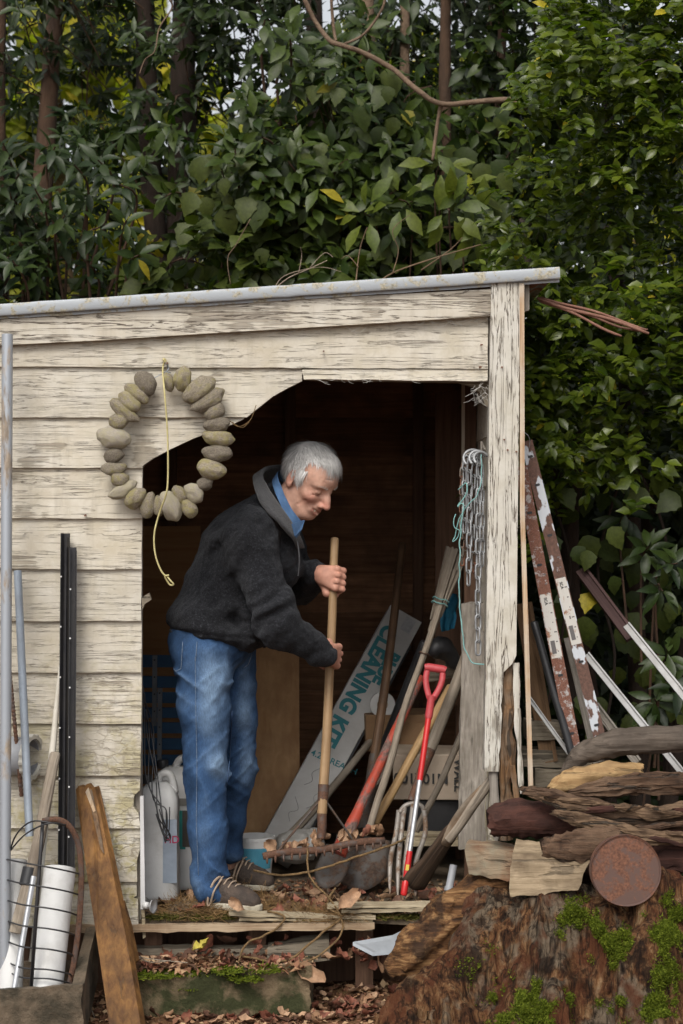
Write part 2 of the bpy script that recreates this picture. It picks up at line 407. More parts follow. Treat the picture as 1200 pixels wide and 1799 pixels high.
# lintel behind, with the rounded bracket at its right end
MB().prism([P(520, 655, .02), P(858, 655, .02), P(858, 716, .02), P(852, 712, .02), P(846, 694, .02), P(832, 680, .02), P(806, 672, .02), P(545, 668, .02)], V(0, .05, 0)).build('lintel', m_greywoodx, SHED)
# fascia board
mb = MB(); mb.prism([P(-40, 565, -.040), P(400, 533.5, -.040), P(866, 508, -.040), P(867, 555, -.040), P(620, 571, -.040), P(400, 584, -.040), P(180, 598, -.040), P(-40, 609, -.040)], V(0, .024, 0)); mb.build('fascia_board', m_fascia, SHED)
MB().prism([P(-40, 550, -.012), P(866, 500, -.012), P(866, 535, -.012), P(-40, 580, -.012)], V(0, .02, 0)).build('wall_plate', m_indark, SHED)
# roof: corrugated iron with a rolled galvanised edge
def roof_z(X): return P(0, 546, -.05).z + (X - P(0, 0, 0).x) * ((P(0, 481, 0).z - P(0, 546, 0).z) / (P(980, 0, 0).x - P(0, 0, 0).x))
xa, xb = P(-60, 0, 0).x, P(980, 0, 0).x
mb = MB(); N = 150; vs_ = []; 
for j, y in enumerate((-.05, 0.9, 1.92)):
    for i in range(N + 1):
        x = xa + (xb - 0.004 - xa) * i / N; vs_.append(V(x, y, roof_z(x) + 0.004 + 0.008 * math.sin(x * 82)))
mb.add(vs_, [(j * (N + 1) + i, j * (N + 1) + i + 1, (j + 1) * (N + 1) + i + 1, (j + 1) * (N + 1) + i) for j in range(2) for i in range(N)])
ro = mb.build('roof_sheet', m_roof, SHED, True)
so = ro.modifiers.new('t', 'SOLIDIFY'); so.thickness = 0.0015
mb = MB()
npt = 46; path = [V(xa + (xb - xa) * i / npt, -.062 + 0.002 * mnoise.noise(V(i, 0, 0)), roof_z(xa + (xb - xa) * i / npt) + 0.002 * mnoise.noise(V(i * .7, 5, 0))) for i in range(npt + 1)]
mb.tube(path, 0.0200, 16, True, 0.22); mb.build('roof_edge_roll', m_flash, SHED, True, sharp=50)
fl = [V(p.x, -.0452, p.z - 0.012) for p in path]; fh = [V(p.x, -.0452, p.z - 0.030 - 0.003 * mnoise.noise(p * 9)) for p in path]
mb = MB(); n = len(fl); mb.add(fl + fh, [(i, i + 1, n + i + 1, n + i) for i in range(n - 1)])
mb.build('roof_edge_lip', m_flash, SHED).modifiers.new('t', 'SOLIDIFY').thickness = 0.002
# ceiling purlins and roof framing inside
for y in (0.35, 0.95, 1.55):
    MB().prism([V(xa + .1, y, roof_z(xa + .1) - .075), V(.5, y, roof_z(.5) - .075), V(.5, y, roof_z(.5) - .012), V(xa + .1, y, roof_z(xa + .1) - .012)], V(0, .04, 0)).build('purlin', m_indark, SHED)
# corner post with its rotten foot
px0, px1 = 861, 912
def post_prof():
    out = []
    for k in range(60):
        y = 497 + (1356 - 497) * k / 59; l = slope(y - 497, 863, 851, 860); rr = slope(y - 497, 914, 905, 860)
        if y > 1160: rr = max(l + 30 - (y - 1160) * 0.02, rr - (y - 1160) * 1.0) + 4 * mnoise.noise(V(y * 0.09, 0, 0)) + 2.5 * mnoise.noise(V(y * .31, 3, 0))
        out.append((y, l + 0.8 * mnoise.noise(V(y * .05, 7, 0)), rr))
    return out
pr = post_prof(); vs_ = []; fs = []
for (y, l, r_) in pr:
    a_, b_ = P(l, y, -.048), P(r_, y, -.048)
    vs_ += [a_, b_, V(b_.x, 0.045, b_.z), V(a_.x, 0.045, a_.z)]
for k in range(len(pr) - 1):
    b = 4 * k
    for q in range(4): fs.append((b + q, b + 4 + q, b + 4 + (q + 1) % 4, b + (q + 1) % 4))
fs += [(0, 1, 2, 3), tuple(4 * (len(pr) - 1) + q for q in (3, 2, 1, 0))]
mb = MB(); mb.add(vs_, fs); mb.build('corner_post', m_post, SHED)
mb = MB(); path = [P(891 + 3 * math.sin(k), 1140 + k * 14, -.008) for k in range(25)]
mb.tube(path, [0.022 + 0.004 * math.sin(k * 1.7) for k in range(25)], 16, True, 0.9, ridge=0.55, wob=0.25); mb.build('rotten_core', m_rot, SHED)
for (x0, y0, x1, y1, r_, ms) in [(907, 1165, 909, 1300, .011, m_post), (910, 1245, 916, 1395, .010, m_post), (879, 1290, 884, 1400, .010, m_rot), (899, 1345, 912, 1430, .009, m_rot), (866, 1340, 872, 1480, .016, m_greywood)]:
    mb = MB(); mb.tube([P(x0 + (x1 - x0) * k / 8, y0 + (y1 - y0) * k / 8, -.03) for k in range(9)], [r_ * (0.75 + 0.4 * random.random()) for k in range(8)] + [r_ * .3], 7, True, .6, ridge=.5, seed=x0); mb.build('splinter', ms, SHED)
# the two strips that cover the post's outer edge
mb = MB(); mb.prism([P(913, 498, -.052), P(921, 498, -.052), P(922, 900, -.052), P(930, 1150, -.052), P(937, 1385, -.052), P(929, 1387, -.052), P(922, 1150, -.052), P(914, 900, -.052)], V(0, .022, 0)); mb.build('cover_strip', m_rawstrip, SHED)
mb = MB(); mb.prism([P(921.5, 500, -.02), P(930, 498, -.02), P(930, 545, -.02), P(921.5, 548, -.02)], V(0, .05, 0)); mb.build('barge_end', m_greywood, SHED)
# walls seen through the doorway and from outside: back planks, right side boards, left side boards
YB = 1.78
zt = 2.2
k = 0; z = -0.06
while z < 2.12:
    h = 0.168
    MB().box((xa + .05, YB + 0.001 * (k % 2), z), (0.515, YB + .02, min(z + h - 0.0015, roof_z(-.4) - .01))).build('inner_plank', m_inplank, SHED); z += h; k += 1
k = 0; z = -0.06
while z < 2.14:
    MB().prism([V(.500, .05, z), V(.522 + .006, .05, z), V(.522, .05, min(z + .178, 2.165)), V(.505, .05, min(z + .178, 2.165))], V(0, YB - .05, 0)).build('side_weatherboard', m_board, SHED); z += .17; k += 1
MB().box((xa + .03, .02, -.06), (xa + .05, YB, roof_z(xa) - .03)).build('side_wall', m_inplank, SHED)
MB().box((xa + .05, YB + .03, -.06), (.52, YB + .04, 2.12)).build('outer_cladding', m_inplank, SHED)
for (px, y0) in ((510, YB - .05), (735, YB - .05), (300, YB - .05)):
    p = P(px, 900, y0); MB().box((p.x - .022, y0, 0), (p.x + .022, y0 + .048, 2.05)).build('stud', m_indark, SHED)
for y0 in (0.62, 1.15): MB().box((.455, y0, 0), (.4985, y0 + .045, 2.1)).build('stud', m_indark, SHED)
p = P(815, 0, .62)
mb = MB(); mb.prism([P(811, 676, .56), P(817, 676, .56), P(816, 905, .56), P(811, 905, .56)], V(0, .012, 0)); mb.build('pale_batten', wood('pale batten', (.30, .25, .20), (.42, .37, .3)), SHED)
MB().prism([P(765, 690, 1.1), P(812, 684, 1.1), P(812, 1240, 1.1), P(765, 1240, 1.1)], V(0, .02, 0)).build('door_board', m_indark, SHED)
MB().box((P(253, 0, 0).x - .10, .016, 0), (P(247, 0, 0).x, .07, 2.0)).build('stud', m_greywood, SHED)
# floor: a ply sheet on bearers, its front edge broken and layered
mb = MB(); pts = []
fx0, fx1 = xa + .06, .498
for i in range(60):
    x = fx0 + (fx1 - fx0) * i / 59; pts.append(V(x, 0.018 + 0.03 * mnoise.noise(V(x * 5, 1, 0)) + .012 * mnoise.noise(V(x * 30, 1, 0)), -.018))
mb.prism(pts + [V(fx1, YB, -.018), V(fx0, YB, -.018)], V(0, 0, .018)); mb.build('floor_sheet', m_floor, SHED)
for (x0, x1, y0, y1, th, Yf) in [(402, 660, 1604, 1611, 6, -.01), (420, 655, 1613, 1616, 5, -.004), (575, 770, 1590, 1588, 7, .004), (600, 772, 1600, 1596, 5, .0)]:
    mb = MB(); n = 14; top = []; bot = []
    for i in range(n + 1):
        u = i / n; x = x0 + (x1 - x0) * u; y = y0 + (y1 - y0) * u
        top.append(P(x, y + random.uniform(-.8, .8), Yf)); bot.append(P(x, y + th + random.uniform(-1, 1), Yf))
    mb.prism(top + bot[::-1], V(0, .05, 0)); mb.build('ply_layer', m_plyedge, SHED)
mb = MB(); n = 26; top = []; bot = []
for i in range(n + 1):
    u = i / n; x = 100 + 558 * u; y = 1626 - 2 * u
    top.append(P(x, y + random.uniform(-1.2, 1.2), -.035)); bot.append(P(x, y + 15 - 5 * u + random.uniform(-2, 2), -.035))
mb.prism(top + bot[::-1], V(0, .028, 0)); mb.build('floor_edge_board', wood('pale rotting edge board', (.26, .18, .11), (.46, .36, .25), 0, 110, .85, .7, (.14, .08, .04), .7, crack=.8), SHED)
for x in (270, 452, 640, 800):
    p = P(x, 1650, .1); MB().box((p.x - .03, .09, -.30), (p.x + .03, 1.6, -.022)).build('bearer', m_indark, SHED)
MB().box((xa + .06, .30, -.32), (.49, .32, -.02)).build('under_floor_skirt', m_indark, SHED)
mb = MB(); mb.box((P(542, 0, 0).x, .015, P(0, 1652, 0).z), (P(656, 0, 0).x, .055, P(0, 1618, 0).z)); 
MB().prism([P(623, 1606, .01), P(654, 1606, .01), P(654, 1636, .01), P(626, 1636, .01)], V(0, .06, 0)).build('floor_packer', m_plyedge, SHED)
# nails, nail holes
for (x, y) in [(568, 617), (294, 638), (843, 645), (880, 645), (890, 790), (905, 793), (884, 772), (150, 905), (845, 606)]:
    p = P(x, y, -.03); MB().tube([V(p.x, -.02, p.z), V(p.x + .002, -.060, p.z - .003)], .0028, 6).build('nail', m_nail, SHED)
# white plastic edge strip on the door jamb
MB().prism([P(246, 1400, -.026), P(252, 1400, -.026), P(255, 1598, -.026), P(247, 1598, -.026)], V(0, .02, 0)).build('jamb_strip', plain('white plastic strip', (.62, .62, .62), (.5, .5, .5), 6, .5), SHED)
MB().prism([P(248, 1598, -.022), P(254, 1598, -.022), P(256, 1647, -.022), P(251, 1650, -.022)], V(0, .008, 0)).build('jamb_splinter', m_plyedge, SHED)
MB().prism([P(249, 1050, -.02), P(262, 1042, -.025), P(266, 1054, -.025), P(254, 1062, -.02), P(250, 1072, -.02)], V(0, .02, 0)).build('jamb_peg', m_greywoodx, SHED)

# steps in front of the doorway
def slab(name, pts, dv, mat, label, cat, jit=.004, sub=9):
    """a block with worn edges: quad face swept back by dv, subdivided and roughened"""
    a_, b_, c_, d_ = pts; mb = MB(); n = sub * 2; m = sub; vs_ = []; fs = []
    for layer in range(3):
        off = dv * (layer / 2)
        for j in range(m + 1):
            for i in range(n + 1):
                u, v = i / n, j / m; p = a_.lerp(b_, u).lerp(d_.lerp(c_, u), v) + off
                p += Vector(mnoise.noise_vector(p * 16)) * jit * 1.6 + Vector(mnoise.noise_vector(p * 55)) * jit * .7
                vs_.append(p)
    idx = lambda l, j, i: l * (m + 1) * (n + 1) + j * (n + 1) + i
    for j in range(m):
        for i in range(n):
            fs.append((idx(0, j, i), idx(0, j + 1, i), idx(0, j + 1, i + 1), idx(0, j, i + 1))); fs.append((idx(2, j, i), idx(2, j, i + 1), idx(2, j + 1, i + 1), idx(2, j + 1, i)))
    for l in range(2):
        for i in range(n):
            fs.append((idx(l, 0, i), idx(l, 0, i + 1), idx(l + 1, 0, i + 1), idx(l + 1, 0, i))); fs.append((idx(l, m, i), idx(l + 1, m, i), idx(l + 1, m, i + 1), idx(l, m, i + 1)))
        for j in range(m):
            fs.append((idx(l, j, 0), idx(l + 1, j, 0), idx(l + 1, j + 1, 0), idx(l, j + 1, 0))); fs.append((idx(l, j, n), idx(l, j + 1, n), idx(l + 1, j + 1, n), idx(l + 1, j, n)))
    mb.add(vs_, fs); o = mb.build(name, mat, None, True, sharp=48); tag(o, label, cat); return o
slab('stone_step', [P(236, 1716, -.17), P(545, 1700, -.15), P(548, 1776, -.15), P(232, 1800, -.17)], V(0, .20, .0), m_conc, 'low mossy concrete step in front of the shed doorway', 'step', .009, 12)
slab('timber_step', [P(470, 1666, .0), P(578, 1650, .0), P(580, 1688, .0), P(470, 1700, .0)], V(0, .09, 0), m_greywoodx, 'short worn timber block under the broken floor edge', 'timber', .003, 6)
slab('timber_step', [P(225, 1668, .04), P(470, 1666, .04), P(470, 1716, .04), P(225, 1722, .04)], V(0, .06, 0), m_greywoodx, 'long dark timber beam in the gap under the shed floor', 'timber', .003, 6)
MB().prism([P(620, 1662, -.10), P(690, 1650, -.06), P(745, 1622, .02), P(752, 1632, .0), P(700, 1676, -.10), P(655, 1680, -.13)], V(0, .012, .01)).build('metal_offcut', m_galv)
o = bpy.data.objects['metal_offcut']; tag(o, 'bent grey metal sheet offcut lying below the broken floor', 'metal sheet')
# ---------------------------------------------------------------- implicit surfaces (for the person, the stump, the fists)
def vnoise(p, f, seed=0):             # smooth lattice noise in -1..1, p (...,3)
    q = p * f + seed * 13.7; i = np.floor(q); u = q - i; u = u * u * (3 - 2 * u); i = i.astype(np.int64)
    def h(dx, dy, dz):
        n = (i[..., 0] + dx) * 374761393 + (i[..., 1] + dy) * 668265263 + (i[..., 2] + dz) * 2147483647 + seed * 974634777
        n = (n ^ (n >> 13)) * 1274126177; n = n ^ (n >> 16)
        return (n & 0xffff).astype(np.float32) / 32767.5 - 1
    x, y, z = u[..., 0], u[..., 1], u[..., 2]
    a_ = (h(0, 0, 0) * (1 - x) + h(1, 0, 0) * x) * (1 - y) + (h(0, 1, 0) * (1 - x) + h(1, 1, 0) * x) * y
    b_ = (h(0, 0, 1) * (1 - x) + h(1, 0, 1) * x) * (1 - y) + (h(0, 1, 1) * (1 - x) + h(1, 1, 1) * x) * y
    return a_ * (1 - z) + b_ * z
A = lambda v: np.array(tuple(v), dtype=np.float32)
class Sdf:
    def __init__(s): s.ops = []; s.disp = None; s.dmax = 0.0
    def cone(s, a_, b_, ra, rb, k=.02, op=1):
        a_, b_ = A(a_), A(b_); ab = b_ - a_; L2 = float(ab @ ab) + 1e-12
        def f(p):
            t_ = np.clip(((p - a_) @ ab) / L2, 0, 1)
            return np.linalg.norm(p - a_ - t_[..., None] * ab, axis=-1) - (ra + (rb - ra) * t_)
        s.ops.append((f, (a_ + b_) / 2, math.sqrt(L2) / 2 + max(ra, rb), k, op)); return s
    def chain(s, pts, rs, k=.02, op=1):
        for i in range(len(pts) - 1): s.cone(pts[i], pts[i + 1], rs[i], rs[i + 1], k, op)
        return s
    def ell(s, c_, r_, M=None, k=.02, op=1):
        c_, r_ = A(c_), np.array(r_, dtype=np.float32); Mi = np.eye(3, dtype=np.float32) if M is None else np.array(M.transposed(), dtype=np.float32)
        def f(p):
            q = (p - c_) @ Mi.T
            k0 = np.linalg.norm(q / r_, axis=-1); k1 = np.linalg.norm(q / (r_ * r_), axis=-1) + 1e-9
            return np.where(k0 < .05, -float(r_.min()), k0 * (k0 - 1) / k1)
        s.ops.append((f, c_, float(r_.max()), k, op)); return s
    def box(s, c_, hs_, M, rd=.005, k=.01, op=1):
        c_, hs_ = A(c_), np.array(hs_, dtype=np.float32); Mi = np.array(M.transposed(), dtype=np.float32)
        def f(p):
            q = np.abs((p - c_) @ Mi.T) - hs_ + rd
            return np.linalg.norm(np.maximum(q, 0), axis=-1) + np.minimum(q.max(axis=-1), 0) - rd
        s.ops.append((f, c_, float(np.linalg.norm(hs_)), k, op)); return s
    def plane(s, c_, n_, k=.004):         # keep what lies below the plane
        c_, n_ = A(c_), A(n_)
        s.ops.append((lambda p: (p - c_) @ n_, c_, 1e3, k, 2)); return s
    def ev(s, p, cen):                    # p (nb, m, 3), cen (nb, 3)
        d = np.full(p.shape[:2], .5, dtype=np.float32)
        for (f, c_, br, k, op) in s.ops:
            far = br + .12
            mk = ((cen - c_) ** 2).sum(-1) < far * far if br < 100 else np.ones(len(cen), bool)
            if not mk.any(): continue
            e_ = f(p[mk]); g = d[mk]
            if op == 1:
                h_ = np.clip(.5 + .5 * (g - e_) / k, 0, 1); d[mk] = g * (1 - h_) + e_ * h_ - k * h_ * (1 - h_)
            else:
                e2 = -e_ if op == -1 else e_
                h_ = np.clip(.5 - .5 * (g - e2) / k, 0, 1); d[mk] = g * (1 - h_) + e2 * h_ + k * h_ * (1 - h_)
        if s.disp is not None: d = d - s.disp(p)
        return d
    def mesh(s, name, lo, hi, h, B=8):
        lo = np.array(lo, dtype=np.float32); n = np.ceil((np.array(hi) - lo) / (h * B)).astype(int)
        g = np.stack(np.meshgrid(*[np.arange(k) for k in n], indexing='ij'), -1).reshape(-1, 3)
        cen = (lo + (g + .5) * (h * B)).astype(np.float32)
        d0 = s.ev(cen[:, None, :], cen)[:, 0]
        g = g[np.abs(d0) < h * B * .9 + s.dmax + .006]; cen = (lo + (g + .5) * (h * B)).astype(np.float32)
        ii = np.stack(np.meshgrid(*[np.arange(B + 1)] * 3, indexing='ij'), -1).reshape(-1, 3)
        G = g[:, None, :] * B + ii[None]; p = (lo + G * h).astype(np.float32)
        d = np.empty(p.shape[:2], dtype=np.float32)
        for q in range(0, len(g), 1500): d[q:q + 1500] = s.ev(p[q:q + 1500], cen[q:q + 1500])
        nb = len(g); d = d.reshape(nb, B + 1, B + 1, B + 1); NN = (n * B + 4).astype(np.int64)
        key = lambda c_: ((c_[..., 0] + 1) * NN[1] + (c_[..., 1] + 1)) * NN[2] + (c_[..., 2] + 1)
        ins = d < 0; cs = [ins[:, a_:B + a_, b_:B + b_, c_:B + c_] for a_ in (0, 1) for b_ in (0, 1) for c_ in (0, 1)]
        cnt = sum(c_.astype(np.int8) for c_ in cs); act = np.argwhere((cnt > 0) & (cnt < 8))
        bi, ci = act[:, 0], act[:, 1:]; acc = np.zeros((len(act), 3)); num = np.zeros(len(act))
        cor = [(a_, b_, c_) for a_ in (0, 1) for b_ in (0, 1) for c_ in (0, 1)]
        for u_ in cor:
            for ax in range(3):
                if u_[ax]: continue
                w_ = list(u_); w_[ax] = 1
                d1 = d[bi, ci[:, 0] + u_[0], ci[:, 1] + u_[1], ci[:, 2] + u_[2]]; d2 = d[bi, ci[:, 0] + w_[0], ci[:, 1] + w_[1], ci[:, 2] + w_[2]]
                m_ = (d1 < 0) != (d2 < 0); t_ = np.where(m_, d1 / np.where(m_, d1 - d2, 1), 0)
                e_ = np.tile(np.array(u_, float), (len(act), 1)); e_[:, ax] += t_; acc += e_ * m_[:, None]; num += m_
        gc = g[bi] * B + ci; vv = lo + (gc + acc / num[:, None]) * h; kk = key(gc)
        od = np.argsort(kk); kk = kk[od]; vv = vv[od]
        quads = []
        for ax in range(3):
            o1, o2 = (ax + 1) % 3, (ax + 2) % 3
            sl2 = [slice(0, B)] * 3; sl2[ax] = slice(1, B + 1)
            i1 = ins[:, :B, :B, :B]; i2 = ins[:, sl2[0], sl2[1], sl2[2]]
            ed = np.argwhere(i1 != i2); flip = i1[ed[:, 0], ed[:, 1], ed[:, 2], ed[:, 3]]
            base = g[ed[:, 0]] * B + ed[:, 1:]; q = []
            for (x_, y_) in ((-1, -1), (0, -1), (0, 0), (-1, 0)):
                c_ = base.copy(); c_[:, o1] += x_; c_[:, o2] += y_; q.append(key(c_))
            q = np.stack(q, -1); ix = np.searchsorted(kk, q); ix = np.clip(ix, 0, len(kk) - 1); ok = (kk[ix] == q).all(-1)
            ix = ix[ok]; fl_ = flip[ok]; ix[~fl_] = ix[~fl_][:, ::-1]; quads.append(ix)
        return np_mesh(name, vv, np.concatenate(quads)), vv

# ---------------------------------------------------------------- person
YC = .30
J = dict(pelvis=P(378, 1105, .30), waist=P(398, 1050, .30), chest=P(442, 962, .30), neck=P(497, 897, .29), head=P(543, 843, .27))
J['sR'] = P(437, 957, .13); J['eR'] = P(484, 1078, .07); J['wR'] = P(569, 1150, .15)
J['sL'] = P(488, 940, .46); J['eL'] = P(520, 1030, .56); J['wL'] = P(560, 1013, .40)
J['hR'] = P(357, 1150, .21); J['kR'] = P(368, 1352, .17); J['aR'] = P(372, 1548, .14)
J['hL'] = P(392, 1150, .38); J['kL'] = P(418, 1345, .40); J['aL'] = P(410, 1500, .46)
# rake handle (the hands close on it)
RK_T, RK_B = P(588, 948, .36), P(566, 1430, .16)
rk_dir = (RK_T - RK_B).normalized()
def on_handle(py):
    u = (py - 1430) / (948 - 1430); return RK_B.lerp(RK_T, u)
SC = 1.02
yaw, pit = R(34), R(34)
hf0 = V(math.cos(yaw), -math.sin(yaw), 0); HR = V(-math.sin(yaw), -math.cos(yaw), 0)
HF = hf0 * math.cos(pit) - V(0, 0, 1) * math.sin(pit); HU = V(0, 0, 1) * math.cos(pit) + hf0 * math.sin(pit)
def H(f, r_, u): return J['head'] + (HF * f + HR * r_ + HU * u) * SC
HM = Matrix((HF, HR, HU)).transposed()      # columns forward, right, up
B_ = Sdf()
S_ = SC
hr = lambda *r_: tuple(x * S_ for x in r_)
# torso and limbs (mostly under the clothes)
B_.chain([J['pelvis'], J['waist'], J['chest']], [.13, .125, .14], .06)
B_.chain([J['chest'], J['neck']], [.11, .062], .05).cone(J['neck'], H(-.02, 0, -.06), .060, .056, .03)
for s_ in 'RL':
    B_.cone(J['chest'].lerp(J['neck'], .4), J['s' + s_], .07, .062, .05)
    B_.chain([J['s' + s_], J['e' + s_], J['w' + s_]], [.056, .042, .029], .02)
    B_.cone(J['pelvis'], J['h' + s_], .10, .075, .05)
B_.chain([P(357, 1150, .215), P(360, 1250, .19), P(361, 1360, .17), P(365, 1460, .15), P(369, 1540, .145), P(374, 1566, .14)], [.070, .058, .046, .040, .032, .030], .02)
B_.chain([P(398, 1150, .38), P(410, 1250, .39), P(412, 1350, .41), P(401, 1440, .44), P(402, 1492, .45), P(406, 1518, .47)], [.070, .056, .046, .036, .030, .028], .02)
# head
B_.ell(H(-.012, 0, .030), hr(.098, .075, .088), HM, .02)
B_.ell(H(.022, 0, -.020), hr(.071, .056, .086), HM, .03)
B_.ell(H(.056, 0, -.098), hr(.034, .029, .024), HM, .028)                          # chin
for q in (-1, 1):
    B_.cone(H(-.014, .050 * q, -.060), H(.050, .020 * q, -.100), .018 * S_, .015 * S_, .030)   # jaw
    B_.ell(H(.054, .041 * q, -.028), hr(.024, .020, .017), HM, .020)                # cheek
    B_.ell(H(.066, .028 * q, .022), hr(.020, .030, .0095), HM, .014)                # brow
B_.ell(H(.050, 0, .040), hr(.040, .055, .035), HM, .03)                             # forehead
for q in (-1, 1):
    B_.ell(H(.098, .032 * q, .001), hr(.024, .022, .014), HM, .014, -1)             # eye socket
    B_.ell(H(.0715, .032 * q, -.002), hr(.0135, .0165, .0125), HM, .004)            # lids over the eyeball
    B_.cone(H(.084, .017 * q, -.009), H(.080, .045 * q, -.010), .0018, .0015, .004, -1)  # crease between the lids
    B_.cone(H(.079, .016 * q, -.018), H(.070, .050 * q, -.016), .0020, .0016, .006, -1)  # under-eye crease
B_.chain([H(.084, 0, .012), H(.100, 0, -.018), H(.114, 0, -.037)], [.0095 * S_, .0115 * S_, .0130 * S_], .014)   # nose
for q in (-1, 1): B_.ell(H(.098, .0145 * q, -.042), hr(.014, .0085, .009), HM, .006)
for q in (-1, 1): B_.ell(H(.106, .007 * q, -.0505), hr(.004, .003, .003), HM, .003, -1)
B_.ell(H(.073, 0, -.066), hr(.025, .034, .026), HM, .014)                           # muzzle
B_.chain([H(.081, -.031, -.060), H(.095, -.014, -.0705), H(.0985, 0, -.073), H(.095, .014, -.0705), H(.081, .031, -.060)], [.0030, .0062, .0070, .0062, .0030], .003, -1)   # smiling mouth
B_.chain([H(.078, -.030, -.060), H(.0955, 0, -.0645), H(.078, .030, -.060)], [.003, .0042, .003], .004)
B_.chain([H(.074, -.026, -.073), H(.0915, 0, -.0815), H(.074, .026, -.073)], [.003, .0055, .003], .005)
B_.box(H(.0845, 0, -.0695), hr(.004, .018, .0028), HM, .002, .002)                    # teeth
for q in (-1, 1):
    B_.chain([H(.098, .020 * q, -.036), H(.084, .037 * q, -.055), H(.066, .043 * q, -.078)], [.0020, .0030, .0016], .008, -1)   # smile fold
    B_.chain([H(.088, .016 * q, .045), H(.080, .040 * q, .043)], [.0020, .0014], .005, -1)
    B_.chain([H(.090, .014 * q, .055), H(.081, .040 * q, .053)], [.0020, .0014], .005, -1)
    B_.chain([H(.062, .058 * q, .002), H(.045, .068 * q, .010)], [.0012, .0008], .005, -1); B_.chain([H(.062, .058 * q, -.006), H(.044, .068 * q, -.010)], [.0012, .0008], .005, -1)
    B_.chain([H(.058, .050 * q, -.045), H(.040, .054 * q, -.075)], [.0022, .0012], .008, -1); B_.cone(H(.100, .004 * q, .016), H(.094, .006 * q, .034), .0018, .0012, .004, -1)
    # ears
    ea = HM @ Matrix.Rotation(R(22 * q), 3, 'Z')
    B_.ell(H(-.022, .078 * q, -.006), hr(.021, .0075, .034), ea, .005)
    B_.ell(H(-.016, .085 * q, -.004), hr(.0125, .007, .023), ea, .005, -1)
    B_.ell(H(-.012, .079 * q, -.030), hr(.009, .006, .011), ea, .006)
# hands
def hand(S, wr, grip, side, a_):
    """wr wrist, grip point on the handle, a_ handle direction; the back of the hand faces the viewer"""
    e_ = (grip - wr); e_ = (e_ - a_ * e_.dot(a_) * .55).normalized(); n_ = a_.cross(e_)
    if n_.y > 0: n_ = -n_
    ax = e_.cross(n_).normalized()
    if ax.dot(a_) < 0: ax = -ax
    e2 = (e_ - a_ * e_.dot(a_)).normalized(); n2 = (n_ - a_ * n_.dot(a_)).normalized()
    c0 = grip + n2 * .020
    S.cone(wr, wr.lerp(grip, .5) + n2 * .016, .028, .026, .02)
    knk = []
    for i, t_ in enumerate((.036, .013, -.010, -.031)):
        k_ = grip + a_ * t_ + n2 * (.030 - .003 * abs(i - 1)) + e2 * (.022 - .004 * abs(i - 1)); knk.append(k_)
        S.cone(wr.lerp(grip, .35) + a_ * t_ * .55 + n2 * .014, k_, .017, .0128, .012)       # metacarpal
        p1 = grip + a_ * (t_ - .002) + e2 * .038 + n2 * .006; p2 = grip + a_ * (t_ - .004) + e2 * .024 - n2 * .024; p3 = grip + a_ * (t_ - .004) - e2 * .004 - n2 * .028
        rs = [.0120, .0108, .0098, .0088] if i < 3 else [.0105, .0095, .0085, .0075]
        S.chain([k_, p1, p2, p3], rs, .0045)
        S.ell(k_ + n2 * .003, (.0105, .0105, .0105), None, .006)
    for i in range(3):                    # valleys between the knuckles
        m_ = knk[i].lerp(knk[i + 1], .5) + e2 * .010 + n2 * .004; S.cone(m_ + e2 * .012 - n2 * .002, m_ - e2 * .022 + n2 * .013, .0028, .0018, .005, -1)
    tb = wr.lerp(grip, .45) + a_ * (.022 * side) - n2 * .004
    S.chain([wr.lerp(grip, .3) + a_ * .010 * side, tb, grip - e2 * .020 + a_ * .046 * side + n2 * .000, grip + e2 * .010 + a_ * .050 * side - n2 * .020], [.020, .0175, .0130, .0100], .010)
    return knk
GR, GL = on_handle(1157), on_handle(1022)
J['wR'] = P(566, 1148, .165); J['wL'] = P(556, 1008, .345)
hand(B_, J['wR'], GR + V(0, 0, 0), 1, rk_dir)
hand(B_, J['wL'], GL, -1, rk_dir)
me, bv = B_.mesh('person', (-.72, -.05, -.02), (.12, .72, 1.72), .003)
# skin tone, varying over the face
hp = (bv - A(J['head'])) @ np.array([tuple(HF), tuple(HR), tuple(HU)]).T / SC
def blob(f, r_, u, s_): return np.exp(-(((hp[:, 0] - f) ** 2 + (np.abs(hp[:, 1]) - r_) ** 2 + (hp[:, 2] - u) ** 2) / (s_ * s_)))
base = np.tile(np.array([.56, .325, .240]), (len(bv), 1)) * (1 + .16 * vnoise(bv, 38, 9) + .10 * vnoise(bv, 95, 10))[:, None]
red = np.clip(.75 * blob(.110, 0, -.038, .022) + .55 * blob(.066, .046, -.035, .024) + .35 * blob(-.02, .08, -.005, .03) + .4 * blob(.05, 0, -.10, .025), 0, 1)[:, None]
base = base * (1 - red) + np.array([.50, .155, .115]) * red
lip = np.clip(1.4 * np.maximum(blob(.0935, 0, -.064, .009), np.maximum(blob(.090, .012, -.080, .009), blob(.083, .024, -.071, .007))), 0, 1)[:, None]
base = base * (1 - lip * .7) + np.array([.42, .15, .12]) * lip * .7
th = ((np.abs(hp[:, 1]) < .018) & (np.abs(hp[:, 2] + .0695) < .0034) & (hp[:, 0] > .078) & (hp[:, 0] < .0895))[:, None]
base = np.where(th, np.array([.66, .60, .48]), base)
dk = np.clip(blob(.080, .032, -.010, .0075) * .9, 0, 1)[:, None]; base = base * (1 - .55 * dk)
hm = (np.linalg.norm(bv - A(GR), axis=1) < .11) | (np.linalg.norm(bv - A(GL), axis=1) < .11)
base[hm] = base[hm] * np.array([.94, .82, .80])
fr = vnoise(bv, 170, 3)[:, None] * .07 + vnoise(bv, 60, 5)[:, None] * .06; base = base * (1 + fr * np.array([.7, 1.1, 1.2]))
np_color(me, base)
t = NT('skin'); at = t.node('ShaderNodeVertexColor'); at.layer_name = 'Col'
n1 = t.noise(t.coord(), 260, 4, .6)
